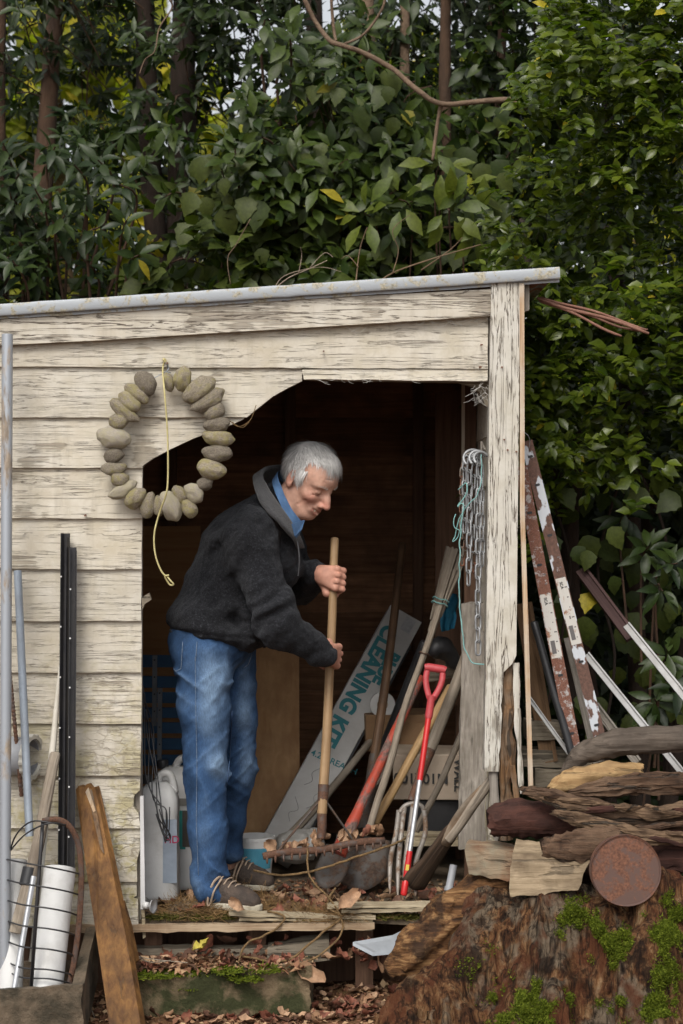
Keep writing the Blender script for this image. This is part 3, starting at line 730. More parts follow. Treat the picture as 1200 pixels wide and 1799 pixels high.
m_skin = t.done(at.outputs[0], .58, t.bump(t.math('ADD', n1, t.noise(t.coord(), 95, 4, .7)), .45, .003), 0, .35, **{'Subsurface Weight': .05, 'Subsurface Radius': (.9, .35, .2), 'Subsurface Scale': .006})
MAN = link('person', me, m_skin)
tag(MAN, 'person in charcoal wool jumper and blue jeans stooping over a rake in the doorway', 'person')
# ---- jumper
wl = NT('charcoal wool fleece'); co = wl.coord(); n1 = wl.noise(co, 135, 4, .85); n2 = wl.noise(co, 9, 4, .6)
c = wl.ramp(n1, [(.36, (.0040, .0042, .0052)), (.56, (.012, .0125, .015)), (.70, (.056, .058, .066))])
c = wl.mix(1.0, c, wl.ramp(n2, [(.3, .75), (.7, 1.3)]), 'MULTIPLY')
m_wool = wl.done(c, .95, wl.bump(n1, .9, .006), 0, .15, **{'Sheen Weight': .10, 'Sheen Roughness': .6, 'Sheen Tint': (.75, .78, .85, 1)})
jk = Sdf()
jk.chain([P(377, 1092, .30), P(392, 1050, .30), P(425, 985, .30), P(452, 940, .30)], [.138, .142, .150, .128], .05)
jk.ell(P(363, 1082, .30), (.142, .185, .085), None, .05)
jk.ell(P(385, 1108, .29), (.172, .185, .060), Matrix.Rotation(R(12), 3, 'Y'), .03)
jk.ell(P(432, 965, .30), (.125, .205, .145), Matrix.Rotation(R(35), 3, 'Y'), .05)
jk.ell(P(452, 1085, .30), (.085, .150, .10), None, .05)
jk.chain([P(452, 940, .30), P(486, 895, .30)], [.118, .088], .05)
jk.chain([P(448, 935, .15), J['sR'], P(478, 1062, .08), P(492, 1098, .075), P(562, 1147, .145)], [.085, .090, .072, .066, .047], .03)
jk.cone(P(545, 1137, .13), P(568, 1151, .152), .044, .041, .006)
jk.chain([P(480, 930, .42), J['sL'], J['eL'], P(557, 1008, .365)], [.085, .085, .066, .044], .03)
jk.ell(P(497, 985, .30), (.06, .12, .10), None, .04)
ca = P(567, 1150, .155); cd = (P(570, 1152, .155) - P(540, 1134, .125)).normalized()
def jdisp(p):
    X, Y, Z = p[..., 0], p[..., 1], p[..., 2]
    q = np.stack([X * .75 + Z * .66, Y * .6, (Z * .75 - X * .66) * 2.2], -1)
    d_ = .012 * vnoise(q, 8, 1) + .0075 * vnoise(q, 17, 2) + .0030 * vnoise(p, 70, 3) + .0012 * vnoise(p, 190, 4)
    eb = np.exp(-(((X + .235) / .09) ** 2 + ((Z - 1.03) / .09) ** 2)); d_ += eb * .010 * np.sin(70 * (X * .6 - Z * .8) + 4 * vnoise(p, 9, 7)); sp_ = np.exp(-(((X + .40) / .12) ** 2 + ((Z - .98) / .10) ** 2)); d_ += sp_ * .008 * np.sin(52 * (X * .75 + Z * .66) + 5 * vnoise(p, 7, 8))
    hemz = CZ + (900 - 1128) * .00201 - .10 * (X + .45)
    d_ -= .007 * np.exp(-((Z - hemz - .035) / .008) ** 2) * (X < -.25)
    return d_
jk.disp = jdisp; jk.dmax = .036
# hem: cut below the waistband line
hn = V(-.16, 0, -1).normalized(); jk.plane(P(380, 1142, .30), hn, .012)
# open neck
jk.cone(J['neck'] + V(.0, 0, .02), H(-.01, 0, -.04), .066, .075, .01, -1)
me, jv = jk.mesh('jumper', (-.70, -.06, .75), (.05, .74, 1.56), .005)
link('jumper', me, m_wool, MAN)
# ribbed cuff, fold-down fleece collar
mb = MB(); mb.tube([P(553, 1140, .135), P(562, 1146, .145), P(571, 1151.5, .157)], [.046, .045, .042], 22, True, ridge=.10); mb.build('cuff', m_wool, MAN, True)
wl2 = NT('grey fleece lining'); co = wl2.coord(); n1 = wl2.noise(co, 240, 5, .75)
m_lining = wl2.done(wl2.ramp(n1, [(.35, (.022, .022, .024)), (.7, (.10, .10, .105))]), .95, wl2.bump(n1, .8, .005), 0, .15, **{'Sheen Weight': .3})
def ribbon(name, top, bot, mat, th=.012, n=8, parent=MAN):
    t_, b_ = smooth_path(top, n), smooth_path(bot, n); m_ = len(t_); rows = 6; vs_ = []
    for j in range(rows + 1):
        u = j / rows
        for i in range(m_):
            p = t_[i].lerp(b_[i], u); vs_.append(p + Vector(mnoise.noise_vector(p * 25)) * .002)
    mb = MB(); mb.add(vs_, [(j * m_ + i, j * m_ + i + 1, (j + 1) * m_ + i + 1, (j + 1) * m_ + i) for j in range(rows) for i in range(m_ - 1)])
    o = mb.build(name, mat, parent, True); so = o.modifiers.new('t', 'SOLIDIFY'); so.thickness = th; so.offset = 0
    sb = o.modifiers.new('s', 'SUBSURF'); sb.levels = 1; sb.render_levels = 1; return o
ribbon('jumper_collar', [P(520, 822, .42), P(490, 818, .40), P(466, 824, .33), P(463, 840, .22), P(480, 872, .15), P(508, 912, .14), P(528, 945, .19), P(535, 962, .25)],
       [P(500, 860, .46), P(470, 850, .45), P(447, 838, .35), P(447, 858, .17), P(462, 890, .105), P(492, 922, .10), P(511, 944, .14), P(520, 962, .22)], m_lining, .016)
m_shirt = plain('blue chambray', (.085, .175, .335), (.055, .12, .245), 30, .85, 0, .3, bscale=260)
ribbon('shirt_collar', [P(514, 830, .38), P(494, 826, .34), P(488, 836, .25), P(497, 862, .185), P(512, 893, .165), P(526, 912, .175), P(533, 920, .20)],
       [P(502, 850, .40), P(484, 842, .36), P(478, 850, .235), P(488, 876, .155), P(503, 908, .135), P(512, 922, .137), P(518, 932, .152)], m_shirt, .003)
mb = MB(); mb.add([P(512, 921, .13), P(534, 914, .19), P(529, 930, .17), P(520, 948, .165), P(517, 942, .14)], [(0, 1, 2, 3, 4)])
o = mb.build('shirt_placket', m_shirt, MAN); o.modifiers.new('t', 'SOLIDIFY').thickness = .004
mb = MB(); mb.tube(smooth_path([P(522, 948, .17), P(526, 980, .165), P(524, 1012, .17)], 5), .003, 6); mb.build('zip', plain('dark zip', (.05, .05, .055)), MAN)
# ---- jeans
dn = NT('blue denim'); co = dn.coord(); n1 = dn.noise(dn.coord('Object', (420, 420, 60)), 1, 3, .7); n2 = dn.noise(dn.coord('Object', (9, 9, 3)), 1, 5, .65); n3 = dn.noise(co, 30, 5, .7)
xyz = dn.sep(co)
at = dn.node('ShaderNodeVertexColor'); at.layer_name = 'Col'; c = dn.mix(1.0, at.outputs[0], dn.ramp(n2, [(.34, .85), (.66, 1.15)]), 'MULTIPLY')
c = dn.mix(1.0, c, dn.ramp(n1, [(.3, .72), (.7, 1.35)]), 'MULTIPLY'); c = dn.mix(1.0, c, dn.ramp(n3, [(.3, .82), (.7, 1.2)]), 'MULTIPLY')
m_denim = dn.done(c, .85, dn.bump(dn.math('ADD', n1, dn.math('MULTIPLY', n3, 1.2)), .4, .003), 0, .2)
js = Sdf()
js.ell(P(376, 1118, .30), (.142, .165, .12), None, .04)
js.chain([P(357, 1150, .215), P(360, 1250, .19), P(361, 1360, .17), P(365, 1460, .15), P(369, 1540, .145)], [.102, .084, .071, .064, .057], .03)
js.chain([P(398, 1150, .38), P(410, 1250, .39), P(412, 1350, .41), P(401, 1440, .44), P(402, 1492, .45)], [.103, .083, .070, .058, .050], .02)
js.cone(P(369, 1535, .142), P(372, 1562, .130), .060, .060, .02)
js.ell(P(345, 1130, .30), (.09, .15, .11), None, .04)
def jd(p):
    X, Y, Z = p[..., 0], p[..., 1], p[..., 2]
    # drag folds: diagonal at the hip and knee, stacked at the hem
    k_ = np.exp(-((Z - .47) / .13) ** 2) + .8 * np.exp(-((Z - .80) / .08) ** 2) + .9 * np.exp(-((Z - .10) / .09) ** 2)
    q = np.stack([X * 1.0, Y * .8, Z * 2.6 + X * 1.7], -1)
    q2 = np.stack([X * 1.0, Y * .8, Z * 2.2 - X * 1.9], -1)
    fold = lambda n_: np.power(1 - np.abs(n_), 2.5)
    return .006 * vnoise(q * .6, 8, 1) + k_ * (.017 * fold(vnoise(q, 6, 2)) + .010 * fold(vnoise(q2, 9, 5)) - .010) + .003 * fold(vnoise(q2, 12, 9)) + .0012 * vnoise(p, 60, 4)
js.disp = jd; js.dmax = .038
js.cone(P(374, 1574, .13), P(371, 1545, .142), .042, .034, .006, -1)
js.cone(P(404, 1512, .458), P(402, 1488, .45), .036, .032, .006, -1)
c_ = V(.0, .15, -1).normalized()
me, dv = js.mesh('jeans', (-.68, .02, -.0), (-.20, .64, 1.06), .005)
jx = 600 + dv[:, 0] * F / (D + dv[:, 1]); jy = 900 - (dv[:, 2] - CZ) * F / (D + dv[:, 1])
wear = np.zeros(len(dv))
for (cx, cy, rx, ry, k_, near) in ((372, 1235, 26, 75, .75, 1), (385, 1345, 22, 30, .7, 1), (352, 1470, 30, 60, .25, 1), (432, 1240, 18, 70, .6, 0), (432, 1350, 16, 30, .5, 0), (385, 1170, 40, 20, .25, 1)):
    ym = dv[:, 1] < .29 if near else dv[:, 1] >= .27
    wear += k_ * np.exp(-(((jx - cx) / rx) ** 2 + ((jy - cy) / ry) ** 2)) * ym          # worn pale over thighs and knees
rdg = jd(dv); wear = np.clip(wear + .28 * np.clip((rdg - .006) / .012, -.9, 1) + .12 * vnoise(dv * np.array([1, 1, .35]), 26, 3), -.35, 1)[:, None]
np_color(me, np.where(wear > 0, np.array([.033, .074, .160]) * (1 - wear) + np.array([.160, .240, .350]) * wear, np.array([.033, .074, .160]) * (1 + wear * 1.6)))
link('jeans', me, m_denim, MAN)
m_stitch = plain('stitching', (.22, .27, .34), (.09, .14, .22), 160, .9)
# seam and pocket stitching, laid on the denim by finding its nearest surface towards the viewer
def on_jeans(px, py, out=.0015):
    a_, b_ = V(0, -D, CZ), P(px, py, .9); dr = (b_ - a_).normalized(); dn_ = A(dr); rel = dv - A(a_)
    t_ = rel @ dn_; d2 = (rel ** 2).sum(1) - t_ ** 2; i_ = np.where(d2 < .007 ** 2)[0]
    if len(i_) == 0: return None
    return a_ + dr * (float(t_[i_].min()) - out)
def stitch(name, pts, rad=.0012, mat=None):
    pl = []
    for (x0, y0), (x1, y1) in zip(pts[:-1], pts[1:]):
        m_ = max(2, int(math.hypot(x1 - x0, y1 - y0) / 9))
        for q in range(m_): pl.append(on_jeans(x0 + (x1 - x0) * q / m_, y0 + (y1 - y0) * q / m_))
    pl = [p for p in pl if p is not None]
    if len(pl) > 2: MB().tube(pl, rad, 5).build(name, mat or m_stitch, MAN, True)
stitch('side_seam', [(343, 1155), (344, 1250), (346, 1340), (345, 1450), (349, 1548)], .0009)
stitch('pocket_stitching', [(321, 1128), (318, 1175), (309, 1180), (301, 1172)])
stitch('pocket_stitching', [(346, 1128), (343, 1172)])
stitch('pocket_stitching', [(443, 1150), (436, 1168), (420, 1180)])
stitch('inner_seam_shadow', [(408, 1250), (404, 1330), (398, 1390)], .002, plain('denim with painted seam shadow', (.02, .045, .11), (.03, .07, .15)))  # dark line along the inseam, its shadow put into the colour
# ---- shoes
m_suede = plain('brown suede', (.085, .060, .045), (.036, .027, .022), 26, .8, 0, .5, bscale=140)
m_sole = plain('cream rubber sole', (.50, .46, .37), (.38, .34, .26), 22, .7, 0, .15)
m_lace = plain('tan laces', (.40, .31, .23), (.30, .22, .16), 50, .85)
def shoe(heel, toe, nm):
    d_ = (toe - heel); L = d_.length; f_ = d_.normalized(); f_.z = 0; f_.normalize(); s_ = V(-f_.y, f_.x, 0); M_ = Matrix((f_, s_, V(0, 0, 1))).transposed()
    def q(u, v, z): return heel + f_ * u * L + s_ * v + V(0, 0, z)
    S = Sdf()
    S.chain([q(.10, 0, .058), q(.38, 0, .056)], [.036, .038], .02).cone(q(.38, 0, .050), q(.72, .004, .036), .043, .037, .03).cone(q(.66, 0, .034), q(.86, .0, .028), .041, .031, .02)
    S.cone(q(.16, 0, .06), q(.18, 0, .095), .036, .036, .02)
    S.cone(q(.20, 0, .16), q(.22, 0, .085), .030, .028, .008, -1)
    S.plane(q(.5, 0, .016), V(0, 0, -1))
    S.disp = lambda p: .0014 * vnoise(p, 55, 2) + .0009 * vnoise(p, 130, 3); S.dmax = .004
    c0 = q(.5, 0, .05); me, _ = S.mesh(nm, c0 - V(.2, .2, .06), c0 + V(.2, .2, .10), .004)
    so = link(nm, me, m_suede, MAN)
    mb = MB(); out = []
    for k in range(28):
        an = 2 * math.pi * k / 28; u = .5 + .52 * math.cos(an); w_ = .046 * (1 - .25 * (u < .25)) * (1.0 if u < .75 else 1.0 - .9 * (u - .75)); out.append(q(u, math.copysign(abs(math.sin(an)) ** .75, math.sin(an)) * w_, .0))
    mb.prism(out, V(0, 0, .022)); mb.build('sole', m_sole, so, bevel=.004)
    for k in range(5):
        u = .40 + .07 * k; z = .116 - .0095 * k
        mb = MB(); mb.tube(smooth_path([q(u, -.030, z - .022), q(u + .02, -.010, z - .006), q(u + .035, .014, z - .006)], 4), .0028, 6); mb.build('lace', m_lace, so, True)
    mb = MB(); mb.tube(smooth_path([q(.40, -.012, .112), q(.36, -.050, .096), q(.32, -.066, .060), q(.29, -.066, .022), q(.33, -.066, .020), q(.39, -.064, .066), q(.44, -.030, .104)], 5), .0055, 6, flat=.6); mb.build('lace_loop', m_lace, so, True)
    return so
sh = P(350, 1582, .16); sh.z = .020; shoe(sh, P(458, 1604, .06), 'shoe')
sh = P(394, 1540, .50); sh.z = .015; shoe(sh, P(478, 1545, .45), 'shoe')
# ---- hair: short strands over the scalp
def hair():
    rng = random.Random(3); vs_ = []; fs = []; cs = []
    c0 = V(-.012, 0, .030); rad = V(.100, .077, .092)
    def strand(f, r_, u, dir_, L, col, wd=.0017, seg=4, lift=.3, droop=.5):
        n_ = V(f / rad.x ** 2, r_ / rad.y ** 2, u / rad.z ** 2).normalized(); p = V(f, r_, u) + c0
        d_ = (dir_ - n_ * dir_.dot(n_)).normalized(); b = len(vs_); sd_ = d_.cross(n_).normalized()
        for k in range(seg + 1):
            v_ = k / seg; w_ = wd * (1 - v_ * .85)
            q = p + d_ * (L * v_) + n_ * (L * lift * v_ * (1 - droop * v_)) - n_ * (.5 * (L * v_) ** 2 / .085)
            a_, c_ = q + sd_ * w_, q - sd_ * w_
            vs_.append(H(a_.x, a_.y, a_.z)); vs_.append(H(c_.x, c_.y, c_.z)); cs.extend([col, col])
        for k in range(seg): fs.append((b + 2 * k, b + 2 * k + 1, b + 2 * k + 3, b + 2 * k + 2))
    n = 0
    while n < 6200:
        d_ = V(rng.gauss(0, 1), rng.gauss(0, 1), rng.gauss(0, 1)).normalized(); f, r_, u = d_.x * rad.x, d_.y * rad.y, d_.z * rad.z
        uu = u + c0.z; ff = f + c0.x
        front = .020 if uu < .048 else .006 if uu < .082 else .035
        if uu < .0: front = .016
        if uu > .090: front = .060
        if ff > front + rng.uniform(-.006, .003) or uu < -.045 + (.012 if ff > -.03 else 0): continue
        if abs(r_) > .05 and -.048 < ff < -.002 and uu < .014: continue       # round the ear
        side = 1 if r_ > 0 else -1
        top = max(0, min(1, (uu - .06) / .05))
        fl = V(.9 * top + .25, side * (.15 + .25 * (1 - top)), -.9 * (1 - top) - .1)
        if ff < -.06: fl = V(-.15, side * .1, -1)
        fl = fl + V(rng.gauss(0, .16), rng.gauss(0, .16), rng.gauss(0, .16)) + Vector(mnoise.noise_vector(V(f, r_, u) * 30)) * .7
        L = rng.uniform(.030, .054) * (1 + .35 * top) * (.42 if ff > -.03 and abs(r_) > .022 and uu > .052 else .55 if ff > -.005 and uu < .03 else 1); g = rng.random()
        grey = .50 + .42 * g * g - .15 * top * rng.random() - (.14 if ff < -.03 and rng.random() < .5 else 0) + .20 * mnoise.noise(V(f, r_, u) * 46)
        strand(f, r_, u, fl, L, (grey * 1.0, grey * .985, grey * .965), rng.uniform(.0010, .0017), 5, rng.uniform(.22, .42) if rng.random() < .8 else rng.uniform(.5, .8)); n += 1
    # fringe falling forward over the brow
    for k in range(900):
        r_ = rng.uniform(-.056, .016); f = math.sqrt(max(0, 1 - (r_ / rad.y) ** 2)) * rad.x * rng.uniform(.22, .52); u = rad.z * math.sqrt(max(0.02, 1 - (r_ / rad.y) ** 2 - (f / rad.x) ** 2)); g = rng.random()
        gy_ = .60 + .32 * g
        strand(f, r_, u, V(1, r_ * 5 - .25 + rng.gauss(0, .30), -.1 + rng.gauss(0, .25)), rng.uniform(.045, .072), (gy_, gy_ * .985, gy_ * .965), .0014, 6, rng.uniform(.15, .62), .4)
    for k in range(320):                                                    # stray wisps
        r_ = rng.uniform(-.05, .05); strand(rng.uniform(.0, .062), r_, .064, V(1, rng.gauss(0, .5), rng.gauss(.2, .3)), rng.uniform(.04, .075), (.6, .59, .57), .0006, 6, rng.uniform(.4, .9), .5)
    me = np_mesh('hair', np.array([tuple(v) for v in vs_]), np.array(fs), True); np_color(me, np.array(cs)); return me
t = NT('grey white hair'); at = t.node('ShaderNodeVertexColor'); at.layer_name = 'Col'; m_hair = t.done(at.outputs[0], .55, None, 0, .35)
hr_o = link('hair', hair(), m_hair, MAN)
cap = Sdf(); cap.ell(H(-.016, 0, .036), hr(.099, .0775, .091), HM, .01)
cap.ell(H(.090, 0, .005), hr(.100, .12, .100), HM, .02, -1); [cap.ell(H(.055, .060 * q_, .040), hr(.065, .040, .040), HM, .02, -1) for q_ in (-1, 1)]; cap.ell(H(-.016, .0, -.085), hr(.12, .12, .062), HM, .02, -1)
for q in (-1, 1): cap.ell(H(-.018, .085 * q, -.02), hr(.026, .03, .034), HM, .01, -1)
cap.disp = lambda p: .0022 * vnoise(p, 60, 2); cap.dmax = .004
me, _ = cap.mesh('hair_base', J['head'] - V(.16, .16, .16), J['head'] + V(.16, .16, .16), .005); np_color(me, np.tile(np.array([.46, .45, .44]), (len(me.vertices), 1)))
link('hair_base', me, m_hair, hr_o)
def brow(q):
    rng = random.Random(5 + q); mb = MB()
    for k in range(60):
        v_ = rng.random(); r_ = (.014 + .034 * v_) * q; p = H(.0905 - .016 * v_ * v_, r_, .022 + .005 * math.sin(v_ * 3) + rng.uniform(-.003, .003))
        d_ = (HR * q * (.6 + .4 * v_) + HU * rng.uniform(-.3, .5) + HF * rng.uniform(.1, .6)).normalized()
        mb.tube([p, p + d_ * .006, p + d_ * .011 - HU * .002], [.0009, .0008, .0003], 4, False)
    mb.build('eyebrow', plain('white brow hair', (.62, .60, .56), (.5, .48, .45), 50, .7), MAN)
brow(1); brow(-1)
# ---------------------------------------------------------------- things in and around the doorway
def tool(name, top, bot, label, cat, xh=V(1, 0, 0)):
    d_ = top - bot; o = empty(name, bot, frame(d_, xh)); tag(o, label, cat); o['len'] = d_.length; del o['len']
    return o, d_.length
def shaft(name, root, z0, z1, r0, r1, mat, bend=0.0, seg=12, n=14, wob=0.02, ridge=0.0, round_end=True, x=0.0, y=0.0):
    path = []; rr = []
    for i in range(n + 1):
        u = i / n; path.append(V(x + bend * math.sin(math.pi * u) + wob * .1 * mnoise.noise(V(u * 4, z1, r0 * 99)), y + wob * .1 * mnoise.noise(V(u * 4, 9, z1)), z0 + (z1 - z0) * u)); rr.append(r0 + (r1 - r0) * u)
    if round_end: path += [path[-1] + V(0, 0, r1 * .35), path[-1] + V(0, 0, r1 * .5)]; rr += [r1 * .82, r1 * .3]
    return MB().tube(path, rr, seg, True, xh=V(1, 0, 0), wob=wob, ridge=ridge, seed=z1 * 5).build(name, mat, root, True, world=False, sharp=60)
def sheet(fn, nu, nv):
    vs_ = [fn(i / nu, j / nv) for j in range(nv + 1) for i in range(nu + 1)]
    return vs_, [(j * (nu + 1) + i, j * (nu + 1) + i + 1, (j + 1) * (nu + 1) + i + 1, (j + 1) * (nu + 1) + i) for j in range(nv) for i in range(nu)]
def blade(root, z0, z1, w_, mat, cup=.03, name='blade', point=.35, y0=0.0):
    def fn(u, v):
        s_ = u * 2 - 1; wd = w_ * (1 - (1 - v) ** 3 * 1.0 * (abs(s_) ** 0) * .0); zz = z0 + (z1 - z0) * v
        tip = point * (z1 - z0) * (s_ * s_) * (1 - v)
        return V(s_ * wd, y0 + cup * (s_ * s_) - cup * .4 * v, zz + tip)
    vs_, fs = sheet(fn, 12, 8); o = MB().add(vs_, fs).build(name, mat, root, True, world=False); m_ = o.modifiers.new('t', 'SOLIDIFY'); m_.thickness = .0025; return o
m_handle = wood('worn ash handle', (.28, .17, .085), (.43, .29, .16), 2, 130, .55, .2, (.17, .10, .05), .55, along=5)
m_handlegrey = wood('weathered grey handle', (.19, .155, .115), (.36, .31, .25), 2, 120, .8, .5, (.13, .10, .075), .6, along=4, crack=.5)
m_handletan = wood('tan handle', (.35, .21, .095), (.50, .34, .17), 2, 120, .55, .2, (.25, .15, .07), .4, along=4)
m_handledark = wood('dark oiled handle', (.060, .034, .020), (.15, .088, .050), 2, 120, .5, .3, (.03, .018, .012), .6, along=4)
m_steel = rusty('dark tool steel', (.070, .061, .055), (.070, .042, .028), amt=.5, scale=14, metal=.15, rough=.75)
m_rust = rusty('rusted steel', (.075, .050, .040), (.095, .045, .026), amt=.6, scale=26)
m_tine = rusty('worn fork steel', (.25, .225, .20), (.15, .095, .06), .48, 18, .2, .6)
m_redp = rusty('chipped red orange paint', (.42, .070, .042), (.15, .10, .085), .50, 24, 0, .45, (1, 1, .5))
m_redn = plain('glossy red paint', (.56, .022, .022), (.48, .016, .018), 8, .32, 0, .04)
m_redg = plain('worn red plastic grip', (.47, .055, .065), (.38, .045, .05), 18, .5, 0, .2)
m_alu = plain('brushed aluminium', (.55, .56, .58), (.42, .43, .45), 14, .38, .7, .1, stretch=(1, 1, .2))
m_white = plain('white plastic', (.66, .66, .65), (.56, .56, .55), 5, .45, 0, .06)
m_whited = plain('scuffed white plastic', (.62, .62, .61), (.44, .43, .41), 11, .5, 0, .15, lo=.5, hi=.8)
m_card = plain('grey white carton', (.58, .57, .55), (.44, .425, .40), 5, .75, 0, .15)
m_cardb = plain('brown cardboard', (.30, .18, .095), (.22, .13, .065), 6, .85, 0, .2)
m_cardp = plain('pale cardboard', (.42, .345, .27), (.33, .26, .20), 6, .85, 0, .2)
m_teal = plain('teal print', (.030, .185, .215), (.035, .20, .225), 9, .7)
m_ink = plain('black print', (.02, .02, .02), (.03, .03, .03), 9, .7)
m_twine = plain('blue green twine', (.22, .42, .40), (.16, .33, .32), 60, .8)
m_cord = plain('yellow cord', (.56, .50, .24), (.44, .38, .17), 60, .7)
m_rope = plain('coir rope', (.25, .155, .065), (.13, .08, .035), 70, .95, 0, .8)

def letters(txt, size, mat, root, M_, name='lettering', weight=0.0, world=False):
    cu = bpy.data.curves.new('txt', 'FONT'); cu.body = txt; cu.size = size; cu.extrude = .0003; cu.offset = weight
    ob = bpy.data.objects.new('txt', cu); COL.objects.link(ob)
    dg = bpy.context.evaluated_depsgraph_get(); me = bpy.data.meshes.new_from_object(ob.evaluated_get(dg)); bpy.data.objects.remove(ob); me.name = name; me.materials.clear()
    o = link(name, me, mat, root, world); o.matrix_basis = M_; return o

# ---- rake with a load of leaves
rk, L = tool('garden_rake', RK_T, RK_B, 'garden rake with worn wooden handle, held by the stooping person and carrying leaves', 'rake')
shaft('handle', rk, .0, L, .0175, .0145, m_handle, .004)
shaft('socket', rk, -.085, .10, .0150, .0195, m_rust, round_end=False)
inv_rk = rk.matrix_basis.inverted(); q = lambda px, py, Y: inv_rk @ P(px, py, Y)
ha, hb = q(462, 1505, .10), q(676, 1476, .22)
mb = MB(); mb.tube([ha.lerp(hb, i / 20) + V(0, 0, .004 * math.sin(i * .5)) for i in range(21)], .0125, 8, flat=.55); mb.build('rake_bar', m_rust, rk, True, world=False)
hx = (hb - ha).normalized(); dn_ = (inv_rk.to_3x3() @ V(.03, -.55, -.8)).normalized()
for i in range(15):
    p = ha.lerp(hb, (i + .5) / 15); MB().tube([p, p + dn_ * .018, p + dn_ * .030 + V(0, .004, 0)], [.0046, .0042, .002], 6).build('tine', m_rust, rk, True, world=False)
for (u, tx) in ((.12, -1), (.74, 1)):
    p = ha.lerp(hb, u); MB().tube(smooth_path([V(.006 * tx, 0, .050), V(.006 * tx, 0, .050).lerp(p, .5) + V(0, 0, .006), V(.006 * tx, 0, .050).lerp(p, .93) + V(0, 0, .010), p], 6), .0042, 7).build('brace', m_steel, rk, True, world=False)

# ---- shovels and other long handles
r1, L = tool('shovel', P(707, 958, 1.25), P(626, 1566, .38), 'long shovel with dark oiled handle and round steel blade behind the rake', 'shovel')
shaft('handle', r1, .42, L, .0185, .0155, m_handledark, .006); shaft('socket', r1, .24, .55, .026, .019, m_steel, round_end=False)
o = blade(r1, .0, .215, .100, m_steel, .014)
r2, L = tool('shovel', P(738, 1192, .80), P(566, 1560, .24), 'shovel with chipped orange red shaft crossing behind the rake handle', 'shovel')
shaft('shaft', r2, .30, L, .0185, .0185, m_redp, 0); shaft('socket', r2, .14, .33, .030, .020, m_redp, round_end=False)
blade(r2, 0, .17, .056, m_steel, .012)
r3, L = tool('bound_pole', P(802, 965, .72), P(650, 1462, .45), 'old split wooden pole with flared top bound with teal twine', 'pole')
shaft('pole', r3, 0, L * .80, .0135, .0125, m_handlegrey, -.006, wob=.10, ridge=.1, round_end=False)
for (dx, w_, a_, b_) in ((-.012, .017, .74, 1.0), (.018, .019, .76, .985), (.004, .014, .70, .93)):
    def fn(u, v): s_ = u * 2 - 1; return V(dx * (.3 + v) + s_ * w_ * (.55 + .75 * v), .004 * math.cos(s_ * 2) + dx * .3, L * (a_ + (b_ - a_) * v) + .01 * mnoise.noise(V(u * 5, dx * 90, 1)) * v)
    vs_, fs = sheet(fn, 6, 8); oo = MB().add(vs_, fs).build('split_end', m_handlegrey, r3, False, world=False); oo.modifiers.new('t', 'SOLIDIFY').thickness = .010
for zz in (.62, .80, .815):
    MB().tube([V(math.cos(k / 12 * 6.3) * (.019 + .012 * (zz > .7)), math.sin(k / 12 * 6.3) * .016, L * zz + .003 * math.sin(k * 2)) for k in range(13)], .0028, 5).build('binding', m_twine if zz > .7 else m_rust, r3, True, world=False)
r4, L = tool('wooden_stick', P(791, 1208, .78), P(662, 1440, .52), 'clean tan wooden tool handle with sawn end beside the red grip', 'handle')
shaft('handle', r4, -.02, L, .0165, .0165, m_handletan, 0)
# digging fork: grey handle, rusty socket, four long tines
r5, L = tool('digging_fork', P(856, 1040, .60), P(716, 1426, .30), 'digging fork with thick grey handle and four long worn tines', 'fork')
shaft('handle', r5, .24, L, .0215, .0190, m_handlegrey, .008); shaft('socket', r5, .04, .27, .014, .0215, m_rust, round_end=False)
iv = r5.matrix_basis.inverted(); q5 = lambda px, py, Y: iv @ P(px, py, Y)
MB().tube(smooth_path([q5(702, 1428, .29), q5(712, 1416, .295), q5(728, 1412, .30), q5(741, 1417, .30), q5(745, 1428, .30)], 5), .0085, 8).build('fork_head', m_tine, r5, True, world=False)
for (x0, y0, x1, y1) in ((701, 1424, 685, 1572), (711, 1416, 699, 1578), (726, 1413, 711, 1580), (745, 1424, 730, 1576)):
    MB().tube(smooth_path([q5(x0, y0, .295), q5(x0 - (5 if x0 < 730 else -2), y0 + 40, .27), q5(x1 + 1, y1 - 60, .20), q5(x1, y1, .13)], 6), [.0092] * 12 + [.0090, .0085, .0078, .0068, .0056, .0042, .0026], 8, flat=.8).build('tine', m_tine, r5, True, world=False)
# red tool with a D grip
r6, L = tool('red_grip_tool', P(765, 1176, .34), P(709, 1574, .10), 'slim tool with red D-shaped grip, red and silver shaft and red foot', 'tool')
shaft('red_tube', r6, L * .50, L * .79, .0100, .0105, m_redn, 0, wob=0, round_end=False); shaft('silver_tube', r6, L * .17, L * .505, .0085, .0092, m_alu, 0, wob=0, round_end=False)
MB().lathe([(.0085, 0), (.0115, .006), (.0115, .05), (.0095, .056), (.0095, .062), (.0112, .068), (.0105, L * .19)], 16).build('red_foot', m_redn, r6, True, world=False, sharp=40)
MB().box((-.006, -.0125, .085), (.005, -.0100, .105)).build('yellow_label', plain('yellow label', (.55, .42, .04)), r6, False, world=False)
MB().lathe([(.0120, L * .775), (.0140, L * .785), (.0135, L * .86), (.017, L * .875)], 14).build('grip_collar', m_redg, r6, True, world=False, sharp=50)
MB().tube(smooth_path([V(-.006, 0, L * .865), V(-.021, 0, L * .91), V(-.029, 0, L * .955), V(-.027, 0, L * .998)], 6), [.0110] * 19, 10, flat=.62).build('grip_side', m_redg, r6, True, world=False)
MB().tube(smooth_path([V(.006, 0, L * .865), V(.021, 0, L * .91), V(.029, 0, L * .955), V(.027, 0, L * .998)], 6), [.0110] * 19, 10, flat=.62).build('grip_side', m_redg, r6, True, world=False)
